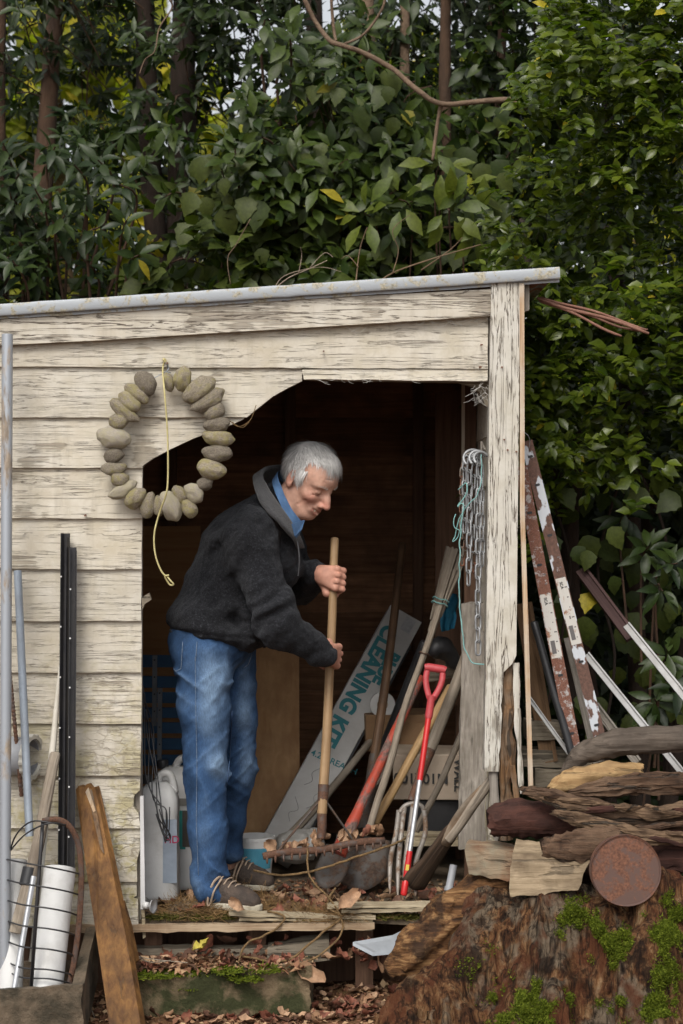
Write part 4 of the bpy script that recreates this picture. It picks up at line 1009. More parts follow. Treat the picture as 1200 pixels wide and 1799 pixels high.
MB().tube([V(-.039, 0, L), V(-.026, 0, L + .003), V(.026, 0, L + .003), V(.037, 0, L)], [.0130, .0148, .0148, .0140], 14).build('grip_bar', m_redg, r6, True, world=False, sharp=60)
MB().tube([V(.0372, 0, L), V(.0385, 0, L)], [.0085, .0085], 12).build('grip_hole', m_black, r6, world=False)
r7, L = tool('wooden_stick', P(856, 1185, .62), P(732, 1462, .45), 'thin grey wooden handle leaning between the digging fork and the slab', 'handle')
shaft('handle', r7, 0, L, .0125, .0115, m_handlegrey, .008, wob=.08)
r8, L = tool('wooden_pole', P(660, 1290, 1.15), P(480, 1500, .72), 'pale wooden pole lying low behind the carton and rake', 'pole')
shaft('pole', r8, 0, L, .017, .014, m_handlegrey, .01)
r8, L = tool('wooden_batten', P(700, 1300, 1.2), P(600, 1480, .72), 'dark wooden batten leaning behind the orange shovel shaft', 'batten')
MB().box((-.018, -.008, 0), (.018, .008, L)).build('batten', m_greywood, r8, world=False)
r9, L = tool('old_spade', P(872, 1358, .02), P(728, 1560, .12), 'old spade with grey handle and dark rotten wooden blade leaning at the post', 'spade', V(.8, 0, .6))
shaft('handle', r9, L * .42, L, .0165, .0175, m_handlegrey, 0, ridge=.12)
mb = MB(); mb.tube([V(-.012 * math.sin(k * .35), .012, L * (.86 - .49 * k / 10)) for k in range(11)], [.013 + .0012 * k for k in range(11)], 10, flat=.6, ridge=.3); mb.build('handle_back', m_rot, r9, True, world=False)
def fn(u, v): s_ = u * 2 - 1; return V(s_ * (.050 - .022 * v + .008 * mnoise.noise(V(v * 4, u * 3, 0))), .012 * s_ * s_, L * (.50 * v - .02) + .012 * abs(s_))
vs_, fs = sheet(fn, 8, 12); oo = MB().add(vs_, fs).build('blade', wood('dark rotten blade', (.028, .018, .012), (.085, .052, .032), 2, 70, .8, .9, crack=.5), r9, True, world=False); oo.modifiers.new('t', 'SOLIDIFY').thickness = .014
r10, L = tool('black_bar', P(745, 1130, .95), P(640, 1400, 1.1), 'black round bar leaning in the dark behind the long carton', 'bar')
shaft('bar', r10, 0, L, .020, .018, m_black)
# blue cloth and dark sack behind the bound pole
def rag(name, pts, mat, label, cat, amp=.012, f_=22):
    a_, b_, c_, d_ = pts
    def fn(u, v): p = a_.lerp(b_, u).lerp(d_.lerp(c_, u), v); return p + Vector(mnoise.noise_vector(p * f_)) * amp + V(0, amp * math.sin(u * 12 + v * 5), 0)
    vs_, fs = sheet(fn, 12, 12); o = MB().add(vs_, fs).build(name, mat, None, True); o.modifiers.new('t', 'SOLIDIFY').thickness = .003; tag(o, label, cat); return o
rag('work_glove', [P(768, 1045, .80), P(802, 1045, .80), P(800, 1105, .78), P(775, 1108, .78)], plain('blue fabric', (.02, .20, .33), (.015, .13, .22), 20, .8), 'bright blue cloth glove hanging behind the bound pole', 'glove')
o = MB().tube(smooth_path([P(755, 1150, .8), P(772, 1138, .8), P(790, 1150, .82), P(800, 1175, .84)], 4), [.02, .03, .036, .04, .042, .04, .038, .036, .034, .03, .03, .02, .01], 12, wob=.3).build('rubber_mallet', m_black, None, True)
tag(o, 'black rubber lump wedged above the red grip', 'rubber')
# grey slab leaning inside the right jamb
slab('timber_slab', [P(812, 1062, .34), P(866, 1058, .30), P(866, 1492, .20), P(806, 1492, .24)], V(0, .035, 0), m_greywood, 'rough grey timber slab standing inside the right jamb', 'timber', .004, 14)
slab('timber_offcut', [P(745, 1178, .95), P(822, 1160, .95), P(826, 1185, .95), P(748, 1200, .95)], V(0, .03, 0), m_greywoodx, 'short grey board behind the red grip in the shadow', 'timber', .003, 6)

# ---- long carton with teal print
ct, cb = P(714, 1078, 1.42), P(484, 1500, .86)
cz = (ct - cb); cx = (P(743, 1092, 1.42) - P(690, 1064, 1.42)); W_ = .148
car = empty('long_carton', cb, frame(cz, cx)); tag(car, 'long grey white carton with teal print leaning against the back wall', 'carton'); L = cz.length
MB().box((-W_ / 2, 0, 0), (W_ / 2, .085, L)).build('carton_body', m_card, car, False, world=False, bevel=.003)
MB().box((.075, .004, .05), (.083, .080, L * .9)).build('carton_side', m_black, car, world=False)
TX = Matrix(((0, 1, 0, 0), (0, 0, -1, 0), (-1, 0, 0, 0), (0, 0, 0, 1)))     # text runs down the carton, facing the viewer
def ctext(s_, size, x, z, wgt=.0): return letters(s_, size, m_teal, car, Matrix.Translation(V(x, -.0012, z)) @ TX, weight=wgt)
ctext('CLEANING KIT', .088, -.056, L * .925, .0042)
ctext('BLUE', .072, .012, L * .845, .0040)
letters('4.2m REACH', .036, m_teal, car, Matrix.Translation(V(-.066, -.0012, L * .36)) @ Matrix.Rotation(R(90), 4, 'X') @ Matrix.Rotation(R(6), 4, 'Z'), weight=.0006)
MB().box((.006, -.0012, L * .935), (.050, .0, L * .99)).build('barcode_label', plain('silver label', (.50, .50, .50), (.38, .38, .39), 60, .35), car, world=False)
for (x, z, s_) in ((-.03, .30, 1), (.02, .22, 1), (-.01, .14, -1)):
    MB().tube(smooth_path([V(x, -.001, z), V(x + .02 * s_, -.001, z + .03), V(x + .005, -.001, z + .06), V(x + .03 * s_, -.001, z + .10)], 5), .0010, 4).build('scuff_mark', plain('grey scuff', (.24, .235, .23)), car, world=False)

# ---- boxes at the back right
def cbox(name, px0, py0, px1, py1, Y, dep, mat, label, cat, rz=0, flaps=True):
    a_, b_ = P(px0, py1, Y), P(px1, py0, Y); c_ = V((a_.x + b_.x) / 2, Y, a_.z); w_, h_ = (b_.x - a_.x) / 2, b_.z - a_.z
    o = empty(name, c_, Matrix.Rotation(rz, 3, 'Z')); tag(o, label, cat)
    MB().box((-w_, 0, 0), (w_, dep, h_)).jitter(.004, 7).build('box_body', mat, o, False, world=False, bevel=.004)
    if flaps: MB().box((-w_ * .98, -.0025, h_ * .80), (w_ * .98, -.0005, h_ * .995)).build('flap', mat, o, world=False)
    return o, w_, h_
cbox('storage_tray', 714, 1408, 812, 1466, .82, .35, m_black, 'black plastic tray under the printed cardboard box', 'tray', 0, False)
bo, bw, bh = cbox('cardboard_box', 690, 1326, 816, 1406, .80, .3, m_cardp, 'pale cardboard box with black upside-down print behind the fork', 'box', R(-6), False)
letters('M10x100', .055, m_ink, bo, Matrix.Translation(V(bw * .55, -.0045, bh * .58)) @ Matrix.Rotation(R(90), 4, 'X') @ Matrix.Rotation(R(180), 4, 'Z'), weight=.001)
letters('WALL', .046, m_ink, bo, Matrix.Translation(V(bw * .72, -.0045, bh * .92)) @ Matrix.Rotation(R(90), 4, 'X') @ Matrix.Rotation(R(-90), 4, 'Z'), weight=.001)
cbox('cardboard_box', 642, 1256, 768, 1320, 1.12, .25, m_cardb, 'open brown cardboard box in the shadow behind the orange shaft', 'box', R(4))
for i, (y, x0, x1) in enumerate(((1474, 700, 806), (1484, 712, 812))):
    slab('wooden_offcut', [P(x0, y - 6, .62 - i * .06), P(x1, y - 7, .62 - i * .06), P(x1, y + 3, .62 - i * .06), P(x0, y + 4, .62 - i * .06)], V(0, .09, 0), m_plyedge, ['upper pale board offcut lying below the black tray', 'lower pale board offcut lying below the black tray'][i], 'board', .002, 6)
c_ = P(672, 1238, 1.14); o = empty('tape_roll', c_, Matrix.Rotation(R(90), 3, 'X')); tag(o, 'white roll of tape standing on the brown cardboard box', 'tape')
MB().lathe([(.022, -.02), (.050, -.02), (.050, .02), (.022, .02), (.022, -.02)], 28, cap=False).build('roll', m_white, o, True, world=False, sharp=40)
MB().lathe([(.0, .004), (.0225, .004), (.0225, -.004), (.0, -.004)], 20, cap=False).build('core', m_cardp, o, True, world=False, sharp=40)

# ---- left inside: plywood, blue slatted chair, jerrycans, cables
o = MB().prism([P(418, 1095, 1.32), P(525, 1095, 1.32), P(527, 1492, 1.02), P(402, 1492, 1.02)], V(0, .012, 0)).build('plywood_sheet', m_ply); tag(o, 'tan plywood sheet leaning behind the person and the carton', 'plywood')
o = MB().prism([P(215, 925, 1.66), P(352, 925, 1.66), P(352, 1420, 1.52), P(215, 1420, 1.52)], V(0, .012, 0)).build('plywood_sheet', m_plydull); tag(o, 'dull brown plywood panel behind the folded blue chair', 'plywood')
ch = empty('folding_chair', P(280, 1400, .95)); tag(ch, 'folded blue slatted chair with grey metal arms behind the jamb', 'chair')
m_blue = plain('blue painted slat', (.018, .085, .185), (.012, .055, .13), 9, .55, 0, .15)
for k, (a_, b_) in enumerate(((1151, 1173), (1188, 1209), (1216, 1236), (1243, 1262), (1269, 1289), (1297, 1318), (1326, 1346))):
    MB().prism([P(228, a_, .95), P(336, a_ + 1, .95), P(336, b_, .95), P(228, b_, .95)], V(0, .014, 0)).build('slat', m_blue, ch, bevel=.002)
m_grey = plain('grey painted steel', (.20, .22, .25), (.15, .165, .19), 10, .5, .2)
for (x, a_, b_, Y) in ((272, 1152, 1276, .93), (281, 1210, 1340, .90)):
    MB().prism([P(x - 4, a_, Y), P(x + 4, a_, Y), P(x + 3, b_, Y), P(x - 5, b_, Y)], V(0, .008, 0)).build('arm', m_grey, ch)
    for yy in range(a_ + 8, b_ - 4, 30):
        p = P(x - .5, yy, Y); MB().tube([p + V(0, .001, 0), p + V(0, -.003, 0)], .0035, 8).build('rivet', m_black, ch)
def jerry(px0, px1, py0, py1, Y, dep, mat, label, nm='jerrycan', lab=None, cap=True):
    a_, b_ = P(px0, py1, Y), P(px1, py0, Y); o = empty(nm, V((a_.x + b_.x) / 2, Y + dep / 2, a_.z)); tag(o, label, 'jerrycan'); w_, h_ = (b_.x - a_.x) / 2, b_.z - a_.z; d_ = dep / 2
    prof = [(.0, .90), (.02, .985), (.05, 1), (.42, 1), (.44, .975), (.72, .975), (.745, 1.0), (.86, .97), (.94, .80), (.985, .52), (1.0, .40)]
    vs_ = []; fs = []; n = 28
    for (v, s_) in prof:
        for k in range(n):
            an = 2 * math.pi * k / n; c_, e_ = math.cos(an), math.sin(an); r_ = (abs(c_) ** 5 + abs(e_) ** 5) ** (-.2)
            vs_.append(V(c_ * r_ * w_ * s_, e_ * r_ * d_ * s_, v * h_))
    for i in range(len(prof) - 1): fs += [(i * n + k, i * n + (k + 1) % n, (i + 1) * n + (k + 1) % n, (i + 1) * n + k) for k in range(n)]
    fs += [tuple(range(n - 1, -1, -1)), tuple(range((len(prof) - 1) * n, len(prof) * n))]
    MB().add(vs_, fs).build('body', mat, o, True, world=False, sharp=50)
    if cap: MB().lathe([(.020, 0), (.021, .004), (.021, .026), (.018, .03)], 16, Matrix.Translation(V(-w_ * .55, 0, h_ * .985))).build('cap', m_black, o, True, world=False, sharp=40)
    MB().tube(smooth_path([V(-w_ * .1, 0, h_ * .97), V(w_ * .15, 0, h_ * 1.06), V(w_ * .6, 0, h_ * 1.05), V(w_ * .8, 0, h_ * .90)], 5), .014, 8, flat=1.3).build('handle', mat, o, True, world=False)
    return o, w_, h_, d_
o, w_, h_, d_ = jerry(238, 312, 1378, 1585, .22, .13, m_whited, 'tall white plastic jerrycan nearest the door jamb')
MB().box((w_ * .30, -d_ * 1.012, h_ * .16), (w_ * .96, -d_ * 1.002, h_ * .70)).build('label', plain('pale blue grey label', (.36, .42, .50), (.26, .31, .38), 12, .5), o, world=False)
letters('HD', .036, plain('magenta print', (.42, .03, .10)), o, Matrix.Translation(V(w_ * .36, -d_ * 1.02, h_ * .50)) @ Matrix.Rotation(R(90), 4, 'X'), weight=.0006)
o, w_, h_, d_ = jerry(262, 352, 1352, 1565, .45, .16, m_white, 'larger white jerrycan with teal and brown label behind the jeans')
MB().box((w_ * .02, -d_ * 1.014, h_ * .34), (w_ * .42, -d_ * 1.006, h_ * .66)).build('label', plain('teal label', (.03, .30, .27)), o, world=False)
MB().box((w_ * .30, -d_ * 1.020, h_ * .36), (w_ * .75, -d_ * 1.015, h_ * .66)).build('label', plain('brown label', (.10, .085, .07)), o, world=False)
MB().box((-w_ * .9, -d_ * 1.010, h_ * .70), (w_ * .9, -d_ * 1.004, h_ * .76)).build('label', plain('grey label band', (.22, .21, .19)), o, world=False)
cbl = empty('cable_bundle', P(255, 1205, .14)); tag(cbl, 'bundle of thin black cables drooping in loops over the white jerrycans', 'cable')
for k in range(5):
    x0 = 252 + k * 1.5; dd_ = (k * 7) % 5; pts = [P(x0, 1205 + k * 14, .14 - .01 * k), P(254 + dd_ * 4, 1290, .12 + .012 * dd_), P(256 + 6 * k, 1362 + 9 * dd_, .10), P(272 + dd_ * 5, 1408 + 8 * k, .09 - .008 * k), P(284 + k * 4, 1456 + 5 * dd_, .085), P(296 - dd_ * 2, 1466 + 2 * k, .08), P(298 - 6 * k, 1418 + 4 * dd_, .09)]
    MB().tube(smooth_path(pts, 8), .0023, 6).build('cable', m_black, cbl, True)
# bucket and plastic bag
c_ = P(448, 1536, .62); bk = empty('white_bucket', c_); tag(bk, 'white plastic bucket with sky blue label beside the jeans', 'bucket')
MB().lathe([(.060, 0), (.072, .13), (.0735, .130), (.0735, .142), (.069, .142), (.058, .01), (.0, .01)], 32, cap=False).build('bucket_wall', m_whited, bk, True, world=False, sharp=40)
MB().lathe([(.0, .112), (.066, .116)], 24, cap=False).build('contents', m_floor, bk, True, world=False)
mb = MB(); vs_ = []; 
for i in range(15):
    an = R(-128 + 100 * i / 14)
    for (z, r_) in ((.028, .0637), (.105, .0698)): vs_.append(V(math.cos(an) * (r_ + .0015), math.sin(an) * (r_ + .0015), z))
mb.add(vs_, [(2 * i, 2 * i + 2, 2 * i + 3, 2 * i + 1) for i in range(14)]); mb.build('label', plain('sky blue label', (.10, .34, .46), (.07, .27, .38), 14, .5), bk, True, world=False)
bg_ = Sdf(); bg_.ell(P(518, 1488, .72), (.075, .06, .055), None, .02); bg_.ell(P(545, 1480, .74), (.05, .05, .045), None, .02)
bg_.disp = lambda p: .014 * np.abs(vnoise(p, 34, 1)) + .007 * np.abs(vnoise(p, 70, 2)); bg_.dmax = .025
me, _ = bg_.mesh('plastic_bag', P(518, 1488, .72) - V(.2, .15, .15), P(518, 1488, .72) + V(.25, .15, .15), .006)
o = link('plastic_bag', me, plain('dusty clear plastic', (.42, .41, .39), (.30, .29, .27), 12, .3, 0, .1, **{'Transmission Weight': .25})); tag(o, 'crumpled dusty clear plastic bag behind the white bucket', 'bag')

# ---- chains hanging on the right jamb
def link_mesh(L_, w_, r_):
    mb = MB(); path = []
    for k in range(20):
        an = 2 * math.pi * k / 20; c_, s_ = math.cos(an), math.sin(an); path.append(V(c_ * (w_ - r_), 0, s_ * (w_ - r_) + math.copysign(L_ / 2 - w_, s_) if abs(s_) > 1e-6 else 0))
    vs_ = []; fs = []
    for k in range(20):
        t_ = (path[(k + 1) % 20] - path[k - 1]).normalized(); x = V(0, 1, 0); y = t_.cross(x)
        for j in range(6):
            an = 2 * math.pi * j / 6; vs_.append(path[k] + x * math.cos(an) * r_ + y * math.sin(an) * r_)
    for k in range(20): fs += [(k * 6 + j, k * 6 + (j + 1) % 6, ((k + 1) % 20) * 6 + (j + 1) % 6, ((k + 1) % 20) * 6 + j) for j in range(6)]
    return mesh('link', vs_, fs, True)
def chain(pts, me, pitch, label, mat):
    pts = smooth_path(pts, 12); root = empty('hanging_chain', pts[-1]); tag(root, label, 'chain', 'chains on the jamb'); me.materials.clear(); me.materials.append(mat)
    acc = 0; last = pts[0]; k = 0; nxt = 0
    for a_, b_ in zip(pts[:-1], pts[1:]):
        L_ = (b_ - a_).length
        while nxt <= acc + L_:
            p = a_.lerp(b_, (nxt - acc) / L_); M_ = frame(b_ - a_, V(math.cos(.35), math.sin(.35), 0) if k % 2 else V(-math.sin(.5), math.cos(.5), 0))
            o = link('link', me, None, root); o.matrix_basis = Matrix.Translation(p) @ M_.to_4x4(); nxt += pitch; k += 1
        acc += L_
lm = link_mesh(.058, .0125, .0034); lm2 = link_mesh(.040, .010, .0026)
m_chain = plain('galvanised chain', (.38, .39, .40), (.24, .245, .25), 30, .45, .4, .2); m_chaino = rusty('old chain', (.20, .18, .15), amt=.5, metal=.3)
chain([P(842, 806, -.005), P(841, 900, -.02), P(840, 1020, -.03), P(840, 1142, -.035)], lm, .0425, 'longest galvanised chain hanging right beside the white post', m_chain)
chain([P(838, 806, .02), P(826, 815, .01), P(825, 900, .0), P(823, 1036, -.01)], lm, .0425, 'shorter galvanised chain hanging just left of the longest one', m_chain)
chain([P(836, 800, .05), P(815, 810, .05), P(811, 880, .05), P(812, 1000, .05)], lm2, .030, 'thin old chain leftmost on the jamb', m_chaino)
chain([P(840, 812, .04), P(834, 880, .04), P(833, 1010, .04)], lm2, .030, 'thin old chain half hidden behind the galvanised ones', m_chaino)
chain([P(840, 800, .06), P(818, 828, .07), P(818, 960, .06)], lm2.copy(), .030, 'short dark chain deepest behind the other chains', m_chaino)
chain([P(844, 806, .01), P(846, 880, .0), P(847, 985, -.005)], lm, .0425, 'galvanised chain pressed between the longest chain and the post', m_chain)
chain([P(836, 804, .03), P(832, 850, .02), P(831, 960, .015)], lm, .0425, 'galvanised chain filling the gap between the two long ones', m_chain)
chain([P(832, 800, .035), P(818, 815, .03), P(817, 900, .025), P(816, 940, .025)], lm, .0425, 'short galvanised chain second from the left on the jamb', m_chain)
hk = empty('coat_hook', P(846, 800, .03)); tag(hk, 'steel hook coil on the jamb carrying the chains', 'hook')
for (dx, r_) in ((0, .028), (-8, .032), (6, .024)):
    c0 = P(838 + dx, 806, .0); MB().tube([c0 + V(math.cos(R(20 + k * 14)) * r_, -.01 - .002 * k, math.sin(R(20 + k * 14)) * r_ * .9) for k in range(16)], .0048, 7).build('coil', m_chain, hk, True)
MB().tube([P(852, 790, .0), P(846, 776, .0), P(846, 830, .0)], .004, 6).build('peg', m_greywood, hk)
def strand(name, pts, rad, mat, label, cat, n=8, group=None, fuzz=0):
    pl = smooth_path(pts, n)
    if fuzz: pl = [p + Vector(mnoise.noise_vector(p * 30)) * fuzz for p in pl]
    o = MB().tube(pl, rad, 6).build(name, mat, None, True); tag(o, label, cat, group); return o
strand('twine', [P(806, 860, -.01), P(820, 850, -.04), P(818, 870, -.045), P(804, 892, -.03), P(813, 890, -.045), P(808, 960, -.045), P(806, 1030, -.045), P(811, 1110, -.045), P(825, 1160, -.045), P(850, 1168, -.05)], .0024, m_twine, 'blue green twine tangled round the chains and trailing to the post', 'twine', 9, None, .006)
strand('twine', [P(802, 905, -.01), P(797, 925, -.01), P(808, 935, -.02), P(796, 950, .0), P(812, 900, -.03), P(842, 860, -.045), P(846, 800, -.03)], .0018, m_twine, 'short frayed tangle of teal twine left of the chains', 'twine', 8, None, .008)
# cord and stone garland on the weatherboards
yc = [(289, 636), (286, 650), (289, 690), (293, 740), (295, 790), (295, 840), (292, 868), (279, 905), (271, 940), (273, 975), (283, 1003), (293, 1014)]
cd_ = empty('yellow_cord', P(289, 636, -.05)); tag(cd_, 'thin yellow cord hanging from a nail over the stone garland', 'cord')
MB().tube(smooth_path([P(x, y, -.05 if y < 660 else -.125 + .03 * (y > 900)) for x, y in yc], 7), .0030, 7).build('cord', m_cord, cd_, True)
MB().tube(smooth_path([P(293, 1012, -.096), P(299, 1020, -.10), P(305, 1027, -.096), P(299, 1028, -.092), P(293, 1020, -.094), P(290, 1013, -.10), P(297, 1011, -.10)], 5), .0030, 7).build('knot_loop', m_cord, cd_, True)
MB().tube([P(288, 632, -.02), P(290, 634, -.06)], .006, 6).build('knot', m_cord, cd_)
GST = [(617,512,55,38,50),(580,557,58,30,35),(548,592,50,35,45),(525,632,68,30,38),(500,675,40,32,0),(478,745,72,42,10),(480,818,42,30,-15),(482,875,53,28,0),(505,918,38,33,20),(520,962,62,28,-30),(570,995,48,38,-50),(622,1028,52,30,-80),(672,1030,42,25,90),(722,1030,65,42,70),(757,985,42,28,60),(800,1040,42,30,60),(820,975,45,35,45),(865,936,33,28,-20),(890,878,58,40,15),(915,810,62,35,0),(920,745,66,33,5),(915,688,55,30,-5),(907,635,45,32,-35),(880,587,75,35,-30),(840,540,72,45,-40),(768,495,50,36,-80),(712,508,40,22,80)]
t = NT('lichened beach stone'); co = t.coord('Object', loc=t.rvec(9)); n1 = t.noise(co, 1.6, 5, .65); n2 = t.noise(co, 7, 5, .7); n3 = t.noise(co, 22, 4, .7)
c = t.ramp(n2, [(.3, (.20, .175, .135)), (.7, (.47, .415, .33))]); lm_ = t.ramp(t.math('ADD', n1, t.math('MULTIPLY', t.math('SUBTRACT', t.rnd(), .5), .22)), [(.47, 0), (.62, .9)])
c = t.mix(t.math('MULTIPLY', lm_, t.ramp(n3, [(.35, .35), (.6, 1)])), c, (.37, .335, .13)); c = t.mix(1.0, c, t.ramp(t.rnd(), [(0, (.62, .60, .60)), (.5, (1.0, .98, .95)), (1, (1.15, 1.1, 1.05))]), 'MULTIPLY'); c = t.mix(t.ramp(n3, [(.30, .8), (.40, 0)]), c, (.06, .05, .04)); c = t.mix(t.ramp(t.rnd(), [(.72, 0), (.80, .5)]), c, (.52, .48, .42))
m_stone = t.done(c, .92, t.bump(t.math('ADD', n2, n3), .9, .006), 0, .2)
gar = empty('stone_garland', P(290, 880, -.05)); tag(gar, 'oval garland of lichened beach stones strung on wire on the shed front', 'garland')
def stone_mesh(seed):
    import bmesh
    bm = bmesh.new(); bmesh.ops.create_icosphere(bm, subdivisions=4, radius=1.0)
    for v in bm.verts:
        n_ = v.co.normalized(); v.co = n_ * (1 + .16 * mnoise.noise(n_ * 1.3 + V(seed * 3.3, 0, 0)) + .05 * mnoise.noise(n_ * 3.7 + V(0, seed, 0)) + .030 * mnoise.noise(n_ * 9 + V(0, 0, seed)) + .02 * mnoise.noise(n_ * 20 + V(0, 0, seed)))
        v.co.x *= 1 + .18 * n_.z * (1 if seed % 2 else -1)
    me = bpy.data.meshes.new('stone'); bm.to_mesh(me); bm.free(); me.polygons.foreach_set('use_smooth', [True] * len(me.polygons)); me.materials.append(m_stone); return me
SM = [stone_mesh(k) for k in range(7)]; wire = []
for i, (x, y, a_, b_, an) in enumerate(GST):
    px, py = x / 2.4, y / 2.4 + 460; Y = -.068 if py < 850 or px < 252 else -.06; s_ = (D + Y) / F; p = P(px, py, Y); wire.append(p)
    o = link('stone', SM[i % 7], None, gar); o.matrix_basis = Matrix.Translation(p) @ Matrix.Rotation(R(an), 4, 'Y') @ Matrix.Rotation(i * 2.3, 4, 'X') @ Matrix.Diagonal(V(a_ / 2.4 * s_ * 1.04, b_ / 2.4 * s_ * 1.08, b_ / 2.4 * s_ * 1.08, 1))
top_w = P(294, 652, -.04)
MB().tube(smooth_path([top_w] + wire[:] + [top_w], 3), .0016, 6).build('wire', m_galv, gar, True)
MB().tube([top_w, P(294, 640, -.03), P(297, 648, -.045), P(291, 655, -.045), P(300, 655, -.045)], .0018, 6).build('wire_twist', m_galv, gar, True)
strand('dry_tendril', [P(404, 740, -.03), P(420, 750, -.04), P(440, 738, -.04), P(450, 712, -.03)], .0012, m_rope, 'dry wisp of vine curling off the doorway edge beside the garland', 'twig')
strand('dry_tendril', [P(408, 742, -.03), P(425, 752, -.035), P(438, 742, -.03)], .001, m_rope, 'shorter dry vine wisp beside the doorway edge', 'twig')
# ---------------------------------------------------------------- against the left wall
def pole(name, top, bot, r_, mat, label, cat, part='pipe', seg=16, hollow=True, taper=1.0):
    o, L = tool(name, top, bot, label, cat)
    if hollow: MB().lathe([(r_, 0), (r_ * taper, L), (r_ * taper * .86, L), (r_ * taper * .86, L - .05), (0, L - .05)], seg, cap=False).build(part, mat, o, True, world=False, sharp=40)
    else: shaft(part, o, 0, L, r_, r_ * taper, mat)
    return o, L
m_galvd = rusty('weathered galvanised pipe', (.36, .385, .42), (.27, .22, .17), .32, 10, .35, .5, (1, 1, .3), .1)
pole('steel_pole', P(13, 588, -.14), P(8, 1770, -.30), .0185, m_galvd, 'tall galvanised pole standing at the left edge before the wall', 'pole')
pole('steel_pipe', P(31, 1003, -.06), P(52, 1470, -.20), .0135, plain('blue grey pipe', (.33, .38, .44), (.26, .29, .33), 11, .5, .3), 'short blue grey pipe leaning beside the tall pole', 'pipe')
m_chan = plain('black painted steel', (.022, .022, .026), (.040, .038, .038), 12, .45, .2, .15)
def channel(name, top, bot, w_, d_, label, rot):
    o, L = tool(name, top, bot, label, 'steel post', V(math.cos(rot), math.sin(rot), 0)); t_ = .003
    MB().box((-w_, 0, 0), (w_, t_, L)).build('web', m_chan, o, world=False)
    for s_ in (-1, 1): MB().box((s_ * w_ - (t_ if s_ > 0 else 0), -d_, 0), (s_ * w_ + (t_ if s_ < 0 else 0), -.0002, L - .012 * (s_ > 0))).build('flange', m_chan, o, world=False)
    for k in range(6):
        z = L * (.12 + .15 * k); MB().tube([V(-w_ + .004, -d_ - .0015, z), V(-w_ + .004, -d_ + .001, z)], .0030, 8).build('bolt_hole', m_white, o, world=False)
channel('steel_channel_post', P(117, 938, -.04), P(112, 1530, -.14), .012, .018, 'taller black steel channel post with small holes against the boards', R(-25))
channel('steel_channel_post', P(128, 962, -.055), P(124, 1540, -.15), .0125, .020, 'shorter black steel channel post nested right of the taller one', R(12))
o, L = tool('reinforcing_bar', P(17, 1180, -.05), P(38, 1400, -.12), 'brown ribbed steel bar between the pole and the pipe', 'bar')
MB().tube([V(0, 0, L * k / 60) for k in range(61)], [.0075 if k % 2 else .0060 for k in range(61)], 8).build('bar', m_rust, o, world=False)
# vent cowl in the wall
o = empty('vent_pipe', P(45, 1330, -.06), frame(V(.95, -.30, -.04), V(0, 0, 1))); tag(o, 'grey drain pipe end with white toothed collar at the wall', 'pipe')
m_gpl = plain('grey pvc', (.30, .31, .33), (.22, .225, .24), 8, .5)
MB().lathe([(.064, -.12), (.064, .02), (.058, .02), (.058, -.10), (0, -.10)], 30, cap=False).build('pipe', m_gpl, o, True, world=False, sharp=40)
prof = []; mb = MB(); vs_ = []; fs = []; n = 60
for k in range(n):
    an = 2 * math.pi * k / n; r_ = .074 + (.004 if k % 4 < 2 else 0)
    for (rr, z) in ((.062, .012), (r_, .012), (r_, .030), (.062, .030)): vs_.append(V(math.cos(an) * rr, math.sin(an) * rr, z))
for k in range(n): fs += [(4 * k + j, 4 * k + (j + 1) % 4, 4 * ((k + 1) % n) + (j + 1) % 4, 4 * ((k + 1) % n) + j) for j in range(4)]
mb.add(vs_, fs).build('toothed_collar', plain('cream plastic', (.58, .56, .50), (.46, .44, .38), 10, .55), o, world=False)
o, L = tool('wooden_stake', P(108, 1150, -.04), P(90, 1345, -.12), 'slim white tapered stake leaning behind the black posts', 'stake')
shaft('stake', o, 0, L, .0125, .0055, plain('white painted stake', (.58, .55, .48), (.5, .46, .39), 14, .7), seg=8, round_end=False)
o, L = tool('axe_haft', P(97, 1326, -.125), P(28, 1640, -.30), 'thick weathered wooden haft with black tape inside the wire basket', 'haft')
shaft('haft', o, 0, L, .023, .018, m_handlegrey, .006, ridge=.08)
MB().lathe([(.0245, L * .26), (.0245, L * .36)], 14, cap=False).build('black_tape', m_black, o, True, world=False)
o, L = tool('white_batten', P(92, 1350, -.10), P(55, 1690, -.22), 'long flat white batten behind the wooden haft', 'batten')
MB().box((-.008, -.003, 0), (.008, .003, L)).build('batten', plain('white batten paint', (.56, .54, .48), (.46, .44, .38), 9, .7), o, world=False)
pole('aluminium_tube', P(59, 1540, -.26), P(24, 1745, -.38), .0095, m_alu, 'thin aluminium tube leaning inside the wire basket', 'tube')
pole('pvc_pipe', P(105, 1526, -.20), P(80, 1752, -.36), .0525, m_whited, 'wide white plastic pipe standing in the wire basket', 'pipe', seg=32)
pole('pvc_pipe', P(26, 1512, -.17), P(18, 1740, -.30), .040, m_whited, 'narrower white plastic pipe half hidden behind the haft', 'pipe', seg=28)
